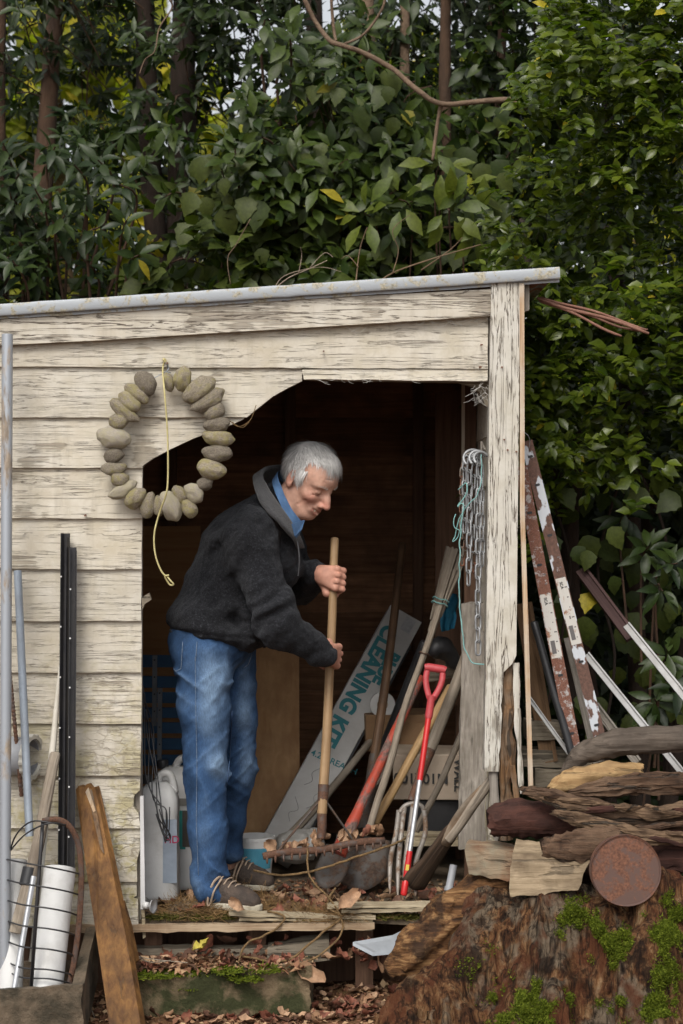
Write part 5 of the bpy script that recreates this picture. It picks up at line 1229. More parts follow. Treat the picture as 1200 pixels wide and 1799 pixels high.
# wire basket
wb = empty('wire_basket', P(75, 1750, -.34)); tag(wb, 'curved black wire basket with rusty strap round the pipes', 'basket')
for k in range(9):
    y = 1452 + k * 36 if k < 8 else 1720
    x1 = 142 - max(0, k - 2) * 2.6; x0 = 12
    if k == 0: pts = [P(14, 1508, -.24), P(28, 1468, -.30), P(55, 1444, -.36), P(90, 1446, -.37), P(112, 1450, -.33)]
    elif k == 1: pts = [P(14, 1500, -.24), P(45, 1466, -.34), P(85, 1447, -.39), P(116, 1450, -.34)]
    else: pts = [P(x0, y - 14, -.28), P(40, y - 10 + k, -.38), P(85, y, -.41), P(120, y + 7, -.37), P(x1 - 3, y + 12, -.31)]
    MB().tube(smooth_path(pts, 6), .0028, 6).build('wire', m_black, wb, True)
MB().tube(smooth_path([P(75, 1443, -.30), P(100, 1440, -.32), P(122, 1452, -.32), P(138, 1485, -.31), P(143, 1540, -.31), P(139, 1620, -.31), P(130, 1690, -.32), P(120, 1735, -.33)], 7), .0095, 8, flat=.35).build('strap', m_rust, wb, True)
MB().tube([P(75, 1445, -.36), P(72, 1490, -.385), P(66, 1570, -.40), P(55, 1735, -.41)], .006, 6).build('upright', m_black, wb, True)
# trough
tr = empty('concrete_trough', P(70, 1799, -.42)); tag(tr, 'old grey brown concrete trough holding the wire basket and pipes', 'trough')
slab_kw = dict(jit=.0035, sub=8)
def tpart(nm, pts, dv):
    o = slab(nm, pts, dv, m_trough, None, None, .0035, 8); o.parent = tr; o.matrix_parent_inverse = inv(tr); return o
m_trough = plain('mossy trough concrete', (.135, .100, .066), (.045, .036, .022), 8, .9, 0, 1.1, bscale=40, lo=.42, hi=.6)
tpart('front_wall', [P(-30, 1742, -.455), P(143, 1732, -.455), P(147, 1830, -.455), P(-30, 1830, -.455)], V(0, .028, 0))
tpart('end_wall', [P(124, 1738, -.43), P(145, 1732, -.43), P(148, 1830, -.43), P(127, 1830, -.43)], V(0, .36, .115))
tpart('back_wall', [P(-30, 1690, -.06), P(150, 1690, -.06), P(150, 1760, -.06), P(-30, 1760, -.06)], V(0, .025, 0))
tpart('base', [P(-30, 1815, -.43), P(130, 1815, -.43), P(130, 1835, -.43), P(-30, 1835, -.43)], V(0, .36, 0))
# orange brown plank
pk = empty('brown_plank', P(215, 1799, -.36)); tag(pk, 'broken orange brown plank leaning on the weatherboards', 'plank')
m_brown = wood('orange brown stained timber', (.115, .050, .016), (.27, .135, .040), 2, 60, .7, .6, (.045, .021, .010), .9, crack=.35)
def plankface(x):
    return x
lp = [(133, 1388), (138, 1381), (147, 1384), (152, 1378), (158, 1386), (166, 1383), (170, 1398)]
rp = [(196, 1520), (222, 1650), (252, 1830)]
outl = [P(x, y, -.045) for x, y in lp] + [P(x, y, -.045 - .33 * (y - 1388) / 440) for x, y in rp] + [P(196, 1830, -.375), P(176, 1690, -.27), P(152, 1530, -.152)]
MB().prism(outl, V(.012, .030, .0)).build('plank', m_brown, pk)
MB().prism([P(153, 1386, -.052), P(160, 1388, -.052), P(172, 1440, -.09), P(182, 1500, -.135), P(176, 1490, -.13), P(164, 1440, -.09)], V(.002, .004, 0)).build('split', m_rot, pk)
MB().prism([P(150, 1392, -.052), P(155, 1384, -.054), P(168, 1425, -.086), P(164, 1428, -.086)], V(.0, .006, 0)).build('splinter', m_rawstrip, pk)
o = MB().prism([P(212, 1585, -.13), P(224, 1625, -.16), P(238, 1690, -.21), P(230, 1700, -.21), P(212, 1640, -.17)], V(.01, .03, 0)).build('plank_offcut', m_brown); tag(o, 'small brown offcut tucked behind the leaning brown plank', 'plank')
# suction cup on the jamb
o = empty('suction_cup', P(266, 1592, -.04), frame(V(.9, -.4, 0))); tag(o, 'clear plastic suction cup on the door jamb', 'suction cup')
MB().lathe([(.006, -.03), (.008, -.006), (.020, .002), (.0245, .010), (.021, .006), (.004, .0)], 22, cap=False).build('cup', plain('cloudy plastic', (.5, .5, .5), (.42, .42, .42), 6, .3, **{'Transmission Weight': .4}), o, True, world=False)
MB().tube([V(0, 0, -.03), V(0, 0, -.012)], .012, 10).build('stem', m_white, o, True, world=False)

# ---------------------------------------------------------------- right of the shed
t = NT('rusty slotted steel with white paint'); co = t.coord('Object', (1, 1, .55), loc=t.rvec(5)); n1 = t.noise(co, 26, 6, .65); n2 = t.noise(t.coord(), 90, 5, .65)
rc = t.ramp(n2, [(.3, (.065, .034, .026)), (.7, (.165, .085, .060))]); c = t.mix(t.ramp(t.noise(t.coord('Object', (1, 1, .5), loc=t.rvec(5)), 17, 4, .5), [(.515, 0), (.54, 1)]), rc, (.53, .56, .60))
m_slot = t.done(c, .75, t.bump(t.math('ADD', n1, n2), .4, .003))
m_slotp = rusty('rusty steel with specks of paint', (.40, .38, .37), (.17, .075, .050), .72, 40, 0, .75)
m_lab = rusty('worn printed label', (.55, .53, .49), (.30, .16, .10), .26, 34, 0, .7)
def bar(name, top, bot, wd, mat, label, holes, lab):
    o, L = tool(name, top, bot, label, 'steel bar', V(1, -.1, 0))
    MB().box((-wd, 0, 0), (wd, .003, L)).build('face', mat, o, world=False); MB().box((wd - .003, .0032, 0), (wd, .045, L)).build('flange', mat, o, world=False)
    MB().box((-wd, .0032, 0), (-wd + .003, .030, L)).build('flange', m_rust, o, world=False)
    for z in holes:
        mb = MB(); n = 14; pts = []
        for k in range(n): an = 2 * math.pi * k / n; pts.append(V(math.cos(an) * .004 + math.copysign(.005, math.cos(an)), -.0008, L * z + math.sin(an) * .0045))
        mb.prism(pts, V(0, .0012, 0)); mb.build('slot', m_black, o, world=False)
    a_, b_ = lab; MB().box((-wd * .86, -.0010, L * a_), (wd * .86, -.0002, L * b_)).build('label', m_lab, o, world=False)
    MB().box((-wd * .12, -.0016, L * (a_ + .09)), (wd * .12, -.0011, L * (b_ - .13))).build('print_bar', plain('faded print', (.14, .13, .13)), o, world=False)
    letters('SCA', wd * .66, m_ink, o, Matrix.Translation(V(-wd * .30, -.0016, L * (b_ - .012))) @ TX, weight=.0004)
    for k in range(9):
        z = L * (a_ + .02 + .045 * k * (b_ - a_) / .3); MB().box((wd * .30, -.0015, z), (wd * (.45 + .3 * ((k * 7) % 3) / 2), -.0011, z + .004)).build('print_line', plain('faded print', (.14, .13, .13)) if k == 0 else bpy.data.materials['faded print'], o, world=False)
    MB().box((-wd * .6, -.0016, L * (a_ + .015)), (wd * .1, -.0011, L * (a_ + .06))).build('print_block', bpy.data.materials['faded print'], o, world=False)
    return o
bar('slotted_steel_bar', P(925, 775, .13), P(1062, 1330, .10), .0205, m_slot, 'outer rusty slotted steel bar patched with white paint and label', (.10, .30, .54, .70, .86, .95), (.355, .565))
bar('slotted_steel_bar', P(915, 820, .12), P(1012, 1330, .10), .0215, m_slotp, 'inner rusty slotted steel bar with worn label next to the post', (.08, .28, .48, .66, .84), (.34, .56))
strand('wire_hook', [P(921, 760, .1), P(928, 766, .1), P(931, 776, .11), P(929, 790, .12)], .0012, m_galv, 'thin wire loop at the top of the rusty bars', 'wire')
pole('black_pipe', P(938, 1095, .16), P(1012, 1350, .08), .0135, m_black, 'matt black plastic pipe leaning behind the rusty bars', 'pipe', hollow=False)
def flatbar(name, a_, b_, w_, th, mat, label, cat='bar'):
    o, L = tool(name, a_, b_, label, cat, V(1, 0, .3)); MB().box((-w_, 0, 0), (w_, th, L)).build('bar', mat, o, world=False, bevel=.001); MB().box((w_ * .55, -.008, 0), (w_, -.0003, L)).build('lip', mat, o, world=False); return o
m_greyalu = plain('dull aluminium', (.34, .34, .34), (.24, .235, .23), 16, .55, .3, .15)
flatbar('aluminium_bar', P(1030, 1150, .22), P(1200, 1360, .06), .012, .008, m_greyalu, 'grey aluminium bar sloping right behind the driftwood')
flatbar('aluminium_bar', P(1100, 1098, .5), P(1240, 1270, .25), .014, .008, m_greyalu, 'short dull grey bar sloping into the leaves at the right edge')
flatbar('aluminium_bar', P(926, 1222, .2), P(1000, 1325, .12), .007, .006, m_greyalu, 'thin grey bar crossing behind the black pipe')
flatbar('timber_lath', P(1045, 1240, .3), P(1120, 1340, .2), .016, .01, m_greywood, 'grey timber lath under the long aluminium bar', 'lath')
flatbar('dark_purlin', P(1020, 1000, .75), P(1110, 1120, .55), .022, .02, wood('dark purple brown timber', (.045, .022, .022), (.09, .05, .045)), 'dark brown timber bar sloping through the leaves at right', 'timber')
flatbar('timber_lath', P(920, 1060, .34), P(965, 1340, .22), .030, .012, wood('dark brown board', (.10, .055, .028), (.17, .10, .05)), 'wide brown board standing behind the black pipe', 'board')  # board in a darker brown grain
flatbar('timber_lath', P(1000, 1120, .28), P(1052, 1340, .2), .020, .012, m_greywood, 'flaking grey board behind the inner rusty bar', 'board')
for i, (x0, y0, x1, y1) in enumerate(((925, 1268, 1010, 1300), (918, 1318, 1040, 1348), (940, 1350, 1030, 1385))):
    slab('wood_block', [P(x0, y0, .22), P(x1, y0 + 3, .22), P(x1, y1, .22), P(x0, y1, .22)], V(0, .12, 0), m_greywoodx, ['uppermost grey wood block stacked beside the post foot', 'middle grey wood block stacked beside the post foot', 'lowest grey wood block stacked beside the post foot'][i], 'wood block', .004, 6)
# twig bundle under the roof end
tb = empty('stick_bundle', P(945, 525, .06)); tag(tb, 'bundle of brown cut sticks poking out under the roof end', 'sticks')
m_stick = plain('reddish stick bark', (.17, .075, .05), (.25, .125, .085), 30, .75, 0, .4)
for k, (a_, b_, c_, d_, r_) in enumerate(((944, 524, 1140, 585, .0058), (950, 521, 1136, 578, .0045), (948, 527, 1092, 590, .0048), (955, 528, 1138, 581, .0036), (1020, 552, 1140, 588, .004))):
    pts = [P(a_ + (c_ - a_) * u, b_ + (d_ - b_) * u + 2.5 * math.sin(u * 7 + k), .06 - .10 * u + .004 * k) for u in [i / 12 for i in range(13)]]
    MB().tube(pts, [r_] * 12 + [r_ * .7], 8, wob=.15, seed=k).build('stick', m_stick, tb, True)

# ---------------------------------------------------------------- stump, wood pile
t = NT('decayed stump wood'); co = t.coord('Object', (16, 16, 3.2)); n1 = t.noise(co, 2.4, 8, .72, .5); n2 = t.noise(t.coord('Object', (75, 75, 16)), 1, 6, .75, .4); n3 = t.noise(t.coord(), 4, 4, .6)
c = t.ramp(n1, [(.34, (.014, .008, .005)), (.45, (.095, .040, .018)), (.54, (.22, .105, .045)), (.66, (.38, .25, .135))])
c = t.mix(t.ramp(n3, [(.52, 0), (.57, .8)]), c, t.ramp(n2, [(.3, (.075, .058, .040)), (.7, (.33, .27, .195))])); c = t.mix(t.ramp(t.noise(t.coord(), 6, 5, .65, .5), [(.56, 0), (.62, .85)]), c, (.020, .011, .007)); c = t.mix(t.ramp(n2, [(.36, .9), (.46, 0)]), c, (.012, .008, .006))
c = t.mix(t.ramp(t.noise(t.coord(), 7, 5, .6), [(.52, 0), (.60, .8)]), c, (.125, .042, .019))
lc = t.noise(t.coord('Object', (13, 13, 1.6)), 1, 4, .6, .15); c = t.mix(t.ramp(t.math('ABSOLUTE', t.math('SUBTRACT', lc, .5)), [(.006, .7), (.028, 0)]), c, (.010, .006, .004)); c = t.mix(t.ramp(t.noise(t.coord('Object', (60, 60, 60)), 1, 4, .7), [(.62, 0), (.72, .4)]), c, (.33, .22, .12))  # dark lines paint the shade of crevices into the wood colour
m_stump = t.done(c, .92, t.bump(t.math('ADD', n1, t.math('MULTIPLY', n2, .7)), 1.0, .03), 0, .2)
st = Sdf(); g0 = -.40
def G(px, py, Y): return P(px, py, Y)
st.cone(P(1040, 1590, -.32), P(1040, 1830, -.34), .20, .36, .08)
st.cone(P(1150, 1570, -.28), P(1190, 1840, -.36), .15, .34, .08)
st.cone(P(945, 1590, -.22), P(900, 1830, -.36), .085, .15, .06)
st.cone(P(880, 1600, -.20), P(800, 1810, -.38), .06, .09, .05)
st.cone(P(860, 1690, -.28), P(690, 1840, -.44), .055, .060, .06)
st.cone(P(1000, 1720, -.50), P(930, 1850, -.58), .07, .10, .05)
st.cone(P(1140, 1700, -.56), P(1120, 1850, -.62), .08, .12, .05)
def sdp(p):
    X, Y, Z = p[..., 0], p[..., 1], p[..., 2]
    q = np.stack([X, Y, Z * .28], -1); an = np.stack([X + .25 * Z, Y, Z * .2], -1)
    rg = lambda n_: 1 - np.abs(n_)
    am = .45 + .55 * np.clip(.5 + vnoise(p, 4.2, 7), 0, 1); g2 = rg(vnoise(q, 13, 2)); return .060 * vnoise(p, 5.5, 8) + .075 * (rg(vnoise(an, 6, 1)) - .6) + am * (.060 * (g2 * g2 - .45) + .020 * (rg(vnoise(q, 36, 3)) - .5)) + .016 * vnoise(p, 26, 5) + .007 * vnoise(p, 80, 4)
st.disp = sdp; st.dmax = .17; st.plane(P(1000, 1582, -.3), V(-.02, .12, 1).normalized(), .03)
me, sv = st.mesh('tree_stump', (.10, -1.0, -.62), (1.45, .15, .36), .0075); STUMP = link('tree_stump', me, m_stump)
tag(STUMP, 'large rotting tree stump with mossy roots in the right foreground', 'stump')
ch = Sdf(); ch.chain([P(858, 1560, -.12), P(800, 1615, -.16), P(735, 1672, -.20), P(690, 1700, -.22)], [.060, .070, .055, .022], .05); ch.cone(P(878, 1560, -.14), P(850, 1690, -.20), .05, .10, .05); ch.cone(P(850, 1690, -.2), P(760, 1700, -.2), .08, .04, .05)
def cdp(p):
    X, Y, Z = p[..., 0], p[..., 1], p[..., 2]; u = X * .72 + Z * .70; v = X * .70 - Z * .72
    q = np.stack([u * .25, Y, v], -1); return .030 * (1 - np.abs(vnoise(q, 17, 1)) - .5) + .014 * vnoise(q, 42, 2) + .006 * vnoise(p, 90, 3)
ch.disp = cdp; ch.dmax = .055
me, cv = ch.mesh('stump_chunk', (.05, -.45, -.45), (.75, .1, .30), .007)
t = NT('split orange brown stump wood'); co = t.coord('Object', (14, 30, 14), (0, R(44), 0)); sc = t.node('ShaderNodeMapping'); 
n1 = t.noise(t.coord('Object', (5, 30, 55), (0, R(-45), 0)), 1, 6, .65, .5); n3 = t.noise(t.coord(), 9, 5, .65)
c = t.ramp(n1, [(.32, (.025, .014, .009)), (.5, (.13, .062, .026)), (.66, (.33, .19, .085))]); c = t.mix(t.ramp(n3, [(.50, 0), (.60, .9)]), c, (.035, .020, .013))
o = link('stump_chunk', me, t.done(c, .88, t.bump(n1, .9, .02), 0, .2)); tag(o, 'orange brown split root leaning from the stump to the step', 'root')
# moss cushions
def moss(name, spots, parent, seed, surf=None):
    rng = np.random.default_rng(seed); pts = []; nr = []
    cam_ = np.array([0, -D, CZ]); prj = 600 + surf[:, 0] * F / (D + surf[:, 1]); prk = 900 - (surf[:, 2] - CZ) * F / (D + surf[:, 1])
    for (px, py, rx, ry, n) in spots:
        k = 0; sub = surf[(np.abs(prj - px) < rx + 12) & (np.abs(prk - py) < ry + 12)]; rel = sub - cam_
        if len(sub) == 0: continue
        while k < n:
            a_ = rng.random() * 6.283; r_ = math.sqrt(rng.random()); x, y = px + math.cos(a_) * r_ * rx, py + math.sin(a_) * r_ * ry; k += 1
            dr = A((P(x, y, 0) - cam.location).normalized()); t_ = rel @ dr; d2 = (rel ** 2).sum(1) - t_ ** 2; ii = np.where(d2 < .012 ** 2)[0]
            if len(ii) == 0: continue
            p0 = sub[ii[np.argmin(t_[ii])]]
            if mnoise.noise(V(*[float(z_) for z_ in p0]) * 14) + .45 * mnoise.noise(V(*[float(z_) for z_ in p0]) * 33) < .10 + .5 * (r_ - .5): continue
            pts.append(sub[ii[np.argmin(t_[ii])]] + rng.normal(0, .003, 3)); nr.append(r_)
    pts = np.array(pts); n = len(pts); m_ = 9; vs_ = np.zeros((n, m_, 3, 3)); 
    for j in range(m_):
        d_ = rng.normal(0, 1, (n, 3)) * np.array([.9, .7, .6]) + np.array([0, -.55, .75]); d_ /= np.linalg.norm(d_, axis=1)[:, None]; s_ = np.cross(d_, rng.normal(0, 1, (n, 3))); s_ /= np.linalg.norm(s_, axis=1)[:, None]
        L_ = (rng.uniform(.005, .014, n) * (1.25 - .6 * np.array(nr)))[:, None]; b_ = pts + rng.normal(0, .006, (n, 3))
        vs_[:, j, 0] = b_ + s_ * .0022; vs_[:, j, 1] = b_ - s_ * .0022; vs_[:, j, 2] = b_ + d_ * L_
    v = vs_.reshape(-1, 3); f_ = np.arange(len(v)).reshape(-1, 3); o = link(name, np_mesh(name, v, f_, False), m_moss, parent); o['kind'] = 'stuff'; return o
m_moss = leafmat('bright moss', (.060, .085, .010), (.19, .225, .026), .8, .25, 0, .1)
moss('moss', [(915, 1762, 52, 44, 2400), (1080, 1660, 62, 42, 2400), (1175, 1625, 55, 55, 3000), (1165, 1735, 44, 50, 1800), (1010, 1610, 46, 40, 1200), (990, 1770, 30, 34, 700), (1120, 1780, 90, 26, 1300), (930, 1790, 90, 16, 600), (860, 1700, 60, 60, 200)], STUMP, 4, sv)

def log(name, pts, rads, mat, label, cat='log', seg=16, flat=.75, ridge=.35, wob=.25, n=11, parent=None, seed=1, endcol=None):
    pl = smooth_path(pts, n); m_ = len(pl); rr = []
    for i in range(m_):
        u = i / (m_ - 1) * (len(rads) - 1); k = min(int(u), len(rads) - 2); rr.append(rads[k] + (rads[k + 1] - rads[k]) * (u - k))
    seg = 30; nn_ = len(pl); mbl = MB().tube(pl, rr, seg, True, flat, ridge=ridge * .6, wob=wob, seed=seed)
    for i in range(nn_):               # splintered ridges running along the piece, ragged ends
        e_ = max(0, 1 - min(i, nn_ - 1 - i) / 3.0)
        for k in range(seg):
            v_ = mbl.v[i * seg + k]; c0 = pl[i]; g_ = mnoise.noise(V(k * 1.9 + seed, i * .10, seed * 5)) * .8 + .5 * mnoise.noise(V(k * .8, i * .35, seed * 3 + 9))
            v_ += (v_ - c0) * ((.30 * ridge + .06) * g_) + (pl[min(i + 1, nn_ - 1)] - pl[max(i - 1, 0)]).normalized() * (e_ * .022 * mnoise.noise(V(k * 2.3, seed, i)) * (1 if i > nn_ / 2 else -1))
    o = mbl.jitter(.0035, 45).build(name, mat, parent, True, sharp=38); tag(o, label, cat); return o
m_bark = wood('wet dark bark', (.016, .009, .006), (.105, .058, .034), 0, 85, .85, 1.0, (.21, .135, .085), .55, crack=.8)
m_barkr = wood('dark red brown bark', (.025, .010, .008), (.085, .034, .024), 0, 50, .85, 1.0, (.02, .012, .01), .5)
m_barkt = wood('torn brown bark', (.050, .028, .016), (.27, .175, .105), 0, 90, .85, 1.0, (.03, .018, .012), .7, crack=.9)
m_split = wood('split yellow wood', (.24, .14, .06), (.40, .27, .13), 0, 60, .8, .8, (.10, .055, .028), .8, crack=.5)
m_drift = wood('dark driftwood', (.055, .042, .032), (.15, .12, .095), 0, 60, .8, .7, (.03, .022, .017), .6, crack=.5)
m_sawn = wood('sawn pale block', (.19, .14, .085), (.38, .295, .195), 0, 70, .85, .7, (.075, .05, .03), .8, crack=.5)
log('driftwood', [P(985, 1368, -.15), P(1020, 1328, -.18), P(1075, 1308, -.2), P(1140, 1300, -.2), P(1225, 1298, -.2)], [.008, .034, .044, .046, .040], m_drift, 'smooth dark curved driftwood lying on top of the wood pile', 'driftwood', ridge=.12, wob=.1)
log('split_log', [P(968, 1390, -.22), P(1000, 1372, -.23), P(1060, 1358, -.22), P(1128, 1352, -.2)], [.018, .036, .034, .022], m_split, 'yellow split log under the curved driftwood', ridge=.15)
log('firewood_log', [P(862, 1445, -.20), P(900, 1438, -.21), P(950, 1440, -.22), P(1010, 1446, -.2)], [.046, .062, .060, .050], m_barkr, 'dark red brown log with moss spot at the left of the pile', 'log', ridge=.2, wob=.15)
log('bark_strip', [P(915, 1386, -.26), P(960, 1396, -.29), P(1030, 1420, -.30), P(1110, 1436, -.28), P(1215, 1440, -.26)], [.006, .020, .034, .036, .03], m_bark, 'long dark bark strip across the top of the wood pile', 'bark', ridge=.5)
log('bark_strip', [P(1000, 1392, -.24), P(1060, 1386, -.26), P(1130, 1376, -.25), P(1215, 1378, -.22)], [.012, .030, .036, .034], m_bark, 'thick dark bark piece behind the long strip under the driftwood', 'bark', ridge=.5, seed=4)
log('bark_strip', [P(972, 1428, -.33), P(1010, 1438, -.345), P(1075, 1456, -.35), P(1130, 1470, -.34), P(1215, 1476, -.32)], [.008, .019, .022, .024, .02], m_barkt, 'torn tan bark strip lying lowest above the round tin', 'bark', ridge=.6, seed=6, flat=.6)
log('bark_strip', [P(1090, 1420, -.30), P(1150, 1430, -.31), P(1215, 1418, -.30)], [.010, .02, .02], m_barkt, 'short torn bark end at the right edge of the pile', 'bark', ridge=.6, seed=8)
log('bark_strip', [P(930, 1398, -.285), P(985, 1414, -.32), P(1040, 1424, -.335)], [.005, .014, .008], m_barkt, 'thin tan bark sliver at the left end of the long strip', 'bark', ridge=.6, seed=9)
log('bark_slab', [P(955, 1490, -.36), P(1000, 1490, -.38), P(1050, 1478, -.38), P(1090, 1470, -.36)], [.030, .052, .046, .03], m_bark, 'wide dark bark slab leaning over the sawn block', 'bark', ridge=.35, flat=.4, seed=11)
log('bark_strip', [P(1090, 1545, -.24), P(1150, 1520, -.26), P(1215, 1500, -.26)], [.03, .05, .06], m_barkr, 'dark rotten wood behind the round tin at the right edge', 'log', ridge=.4, seed=13)
log('bark_strip', [P(1000, 1530, -.16), P(1080, 1500, -.16), P(1215, 1470, -.14)], [.05, .07, .08], m_barkr, 'dark log deep inside the wood pile', 'log', ridge=.3, seed=14)
rgl = random.Random(31); sides = ('left end', 'middle', 'right end')
for k in range(12):
    x0 = 930 + 22 * k + rgl.uniform(-12, 12); y0 = 1392 + rgl.uniform(-6, 84) + (x0 - 930) * .10; ln = rgl.uniform(60, 130); sl = rgl.uniform(-.12, .22); Y0 = -.335 - .02 * rgl.random()
    if x0 > 1010: y0 = min(y0, 1462)
    log('bark_flake', [P(x0, y0, Y0 + .02), P(x0 + ln * .5, y0 + ln * .5 * sl + rgl.uniform(-4, 4), Y0), P(x0 + ln, y0 + ln * sl, Y0 + .03)], [.003, rgl.uniform(.007, .013), .003], (m_bark, m_barkt, m_barkt, m_barkr)[k % 4], ('dark', 'tan', 'pale brown', 'reddish')[k % 4] + ' loose bark flake at the ' + sides[min(2, k // 4)] + ' of the wood pile', 'bark', ridge=.6, flat=.5, seed=40 + k); bpy.context.scene.collection.objects[-1]['group'] = 'loose bark flakes on the wood pile'
# sawn block and stub
slab('wood_block', [P(900, 1500, -.36), P(1038, 1512, -.39), P(1015, 1562, -.41), P(893, 1578, -.39)], V(.02, .10, .025), m_sawn, 'pale sawn wedge of wood lying on the stump', 'wood block', .006, 9)
slab('wood_block', [P(818, 1486, -.20), P(905, 1494, -.23), P(902, 1548, -.23), P(820, 1538, -.20)], V(.015, .10, .0), wood('lichened orange stub', (.13, .055, .028), (.31, .21, .13), 0, 60, .9, .9, (.24, .25, .19), .7, crack=.5), 'short stub of wood with grey lichen left of the sawn wedge', 'wood block', .006, 9)
slab('wood_block', [P(910, 1498, -.26), P(950, 1500, -.26), P(950, 1560, -.26), P(905, 1560, -.26)], V(0, .1, 0), m_barkr, 'dark brown chunk between the stub and the sawn wedge', 'wood block', .006, 6)
# rusty round tin
tn = empty('round_tin', P(1100, 1530, -.53), Matrix.Rotation(R(90), 3, 'X') @ Matrix.Rotation(R(-7), 3, 'X')); tag(tn, 'round rust brown tin lid standing upright against the wood pile', 'tin')
m_tin = rusty('even brown rust', (.095, .050, .038), (.135, .058, .034), .55, 18, 0, .75, bump=.15)
MB().lathe([(0, .0005), (.1035, .0), (.1045, .003), (.107, .0035), (.1085, .006), (.1085, -.004), (.1060, -.006), (.1060, -.075), (0, -.075)], 56, cap=False).build('tin', m_tin, tn, True, world=False, sharp=35)
MB().lathe([(.1085, -.012), (.1105, -.012), (.1105, -.020), (.1085, -.020)], 56, cap=False).build('rim', m_tin, tn, True, world=False, sharp=35)
# small pipe stub, white chip
o, L = tool('grey_pipe_stub', P(797, 1520, .02), P(788, 1566, .0), 'short grey plastic pipe stub on the floor below the spade', 'pipe'); MB().lathe([(.0155, 0), (.0155, .012), (.013, .016), (.0125, L), (.010, L), (.010, L - .03), (0, L - .03)], 16, cap=False).build('pipe', m_gpl, o, True, world=False, sharp=40)
# ---------------------------------------------------------------- vegetation
NR = np.random.default_rng(21)
def leaf_tpl(L_, w_, n=4, fold=.35, droop=.25, shape=1.0, wave=0.0, blunt=.0, stem=.0):
    """leaf along +Y from the origin, normal +Z; returns verts, quads"""
    vs_ = []; 
    for i in range(n):
        u = i / (n - 1); hw = w_ * (math.sin(math.pi * min(1, (u * (1 - blunt) + .02)) ** shape) + .05) * (1 + wave * (-1) ** i)
        z = -droop * L_ * u * u; y = L_ * u + stem
        vs_ += [(-hw, y, z + fold * hw), (0, y, z), (hw, y, z + fold * hw)]
    q = []
    for i in range(n - 1):
        a_ = 3 * i; q += [(a_, a_ + 1, a_ + 4, a_ + 3), (a_ + 1, a_ + 2, a_ + 5, a_ + 4)]
    return np.array(vs_), np.array(q)
T_small = leaf_tpl(.046, .0125, 4, .3, .25, .85, .12)
T_lance = leaf_tpl(.088, .0150, 4, .35, .3, .9)
T_whorl = leaf_tpl(.098, .0200, 5, .25, .3, 1.25, .06)
T_round = leaf_tpl(.090, .038, 7, .22, .30, .75, .10)
T_far = leaf_tpl(.13, .05, 3, .3, .2)
def unit(a_): return a_ / (np.linalg.norm(a_, axis=-1, keepdims=True) + 1e-9)
def scatter_mesh(name, tpl, pos, ax, nrm, sc):
    v, q = tpl; ax = unit(ax); nrm = unit(nrm - ax * (nrm * ax).sum(-1, keepdims=True)); sd_ = np.cross(ax, nrm)
    Rm = np.stack([sd_, ax, nrm], -1)                     # (m,3,3)
    V_ = np.einsum('mij,kj->mki', Rm, v) * sc[:, None, None] + pos[:, None, :]
    m_ = len(pos); Q = (q[None] + (np.arange(m_) * len(v))[:, None, None]).reshape(-1, 4)
    return np_mesh(name, V_.reshape(-1, 3), Q, True)
def one_leaf(name, me, parent, pos, ax, nrm, s_):
    ax = Vector(ax).normalized(); nrm = Vector(nrm); nrm = (nrm - ax * nrm.dot(ax)).normalized(); sd_ = ax.cross(nrm)
    o = link(name, me, None, parent); o.matrix_basis = Matrix.Translation(pos) @ Matrix((sd_, ax, nrm)).transposed().to_4x4() @ Matrix.Scale(s_, 4); return o
def whorls(cen, dirs, per, spread=1.0, tilt=.35):
    """leaves radiating from twig ends: cen (n,3), dirs (n,3)"""
    n = len(cen); d_ = unit(dirs); r_ = unit(np.cross(d_, NR.normal(0, 1, (n, 3)))); u = np.cross(d_, r_)
    pos, ax, nm = [], [], []
    for k in range(per):
        an = 2.4 * k + NR.uniform(-.3, .3, n); rad = r_ * np.cos(an)[:, None] + u * np.sin(an)[:, None]; t_ = tilt + .75 * (k / per) + NR.uniform(-.45, .35, n)
        a_ = unit(rad * spread + d_ * t_[:, None] + np.array([0, 0, -.30]) + NR.normal(0, .22, (n, 3))); ax.append(a_); nm.append(unit(d_ + np.array([0, -.25, .55]) + NR.normal(0, .25, (n, 3)))); pos.append(cen + d_ * (.012 * k)[..., None] if False else cen - d_ * (.011 * k) + rad * .006)
    return np.concatenate(pos), np.concatenate(ax), np.concatenate(nm)
def sprays(cen, dirs, per, step=.012, L0=1.0):
    """leaves alternating along short twigs"""
    n = len(cen); d_ = unit(dirs); s_ = unit(np.cross(d_, np.array([0, 0, 1.0]) + NR.normal(0, .3, (n, 3)))); pos, ax, nm = [], [], []
    for k in range(per):
        sg = 1 if k % 2 else -1; p = cen + d_ * (step * k) + NR.normal(0, .004, (n, 3)); a_ = unit(d_ * .75 + s_ * sg * .8 + NR.normal(0, .30, (n, 3)) + np.array([0, 0, -.12]))
        pos.append(p); ax.append(a_); nm.append(unit(np.array([0, -.45, .8]) + NR.normal(0, .38, (n, 3))))
    return np.concatenate(pos), np.concatenate(ax), np.concatenate(nm)
def trunk(root, pts, r0, r1, mat, name='trunk', n=6, seg=12):
    pl = smooth_path(pts, n); m_ = len(pl); return MB().tube(pl, [r0 + (r1 - r0) * i / (m_ - 1) for i in range(m_)], seg, True, ridge=.18, wob=.15, seed=pts[0].x).build(name, mat, root, True)
m_bk1 = plain('brown bark', (.11, .062, .036), (.055, .032, .020), 14, .9, 0, .9, (1, 1, .35), bscale=50)
m_bk2 = plain('dark bark', (.045, .028, .019), (.022, .014, .010), 14, .9, 0, .9, (1, 1, .35), bscale=50)
m_bk3 = plain('grey brown bark', (.20, .135, .088), (.115, .075, .048), 22, .9, 0, .7, bscale=80)
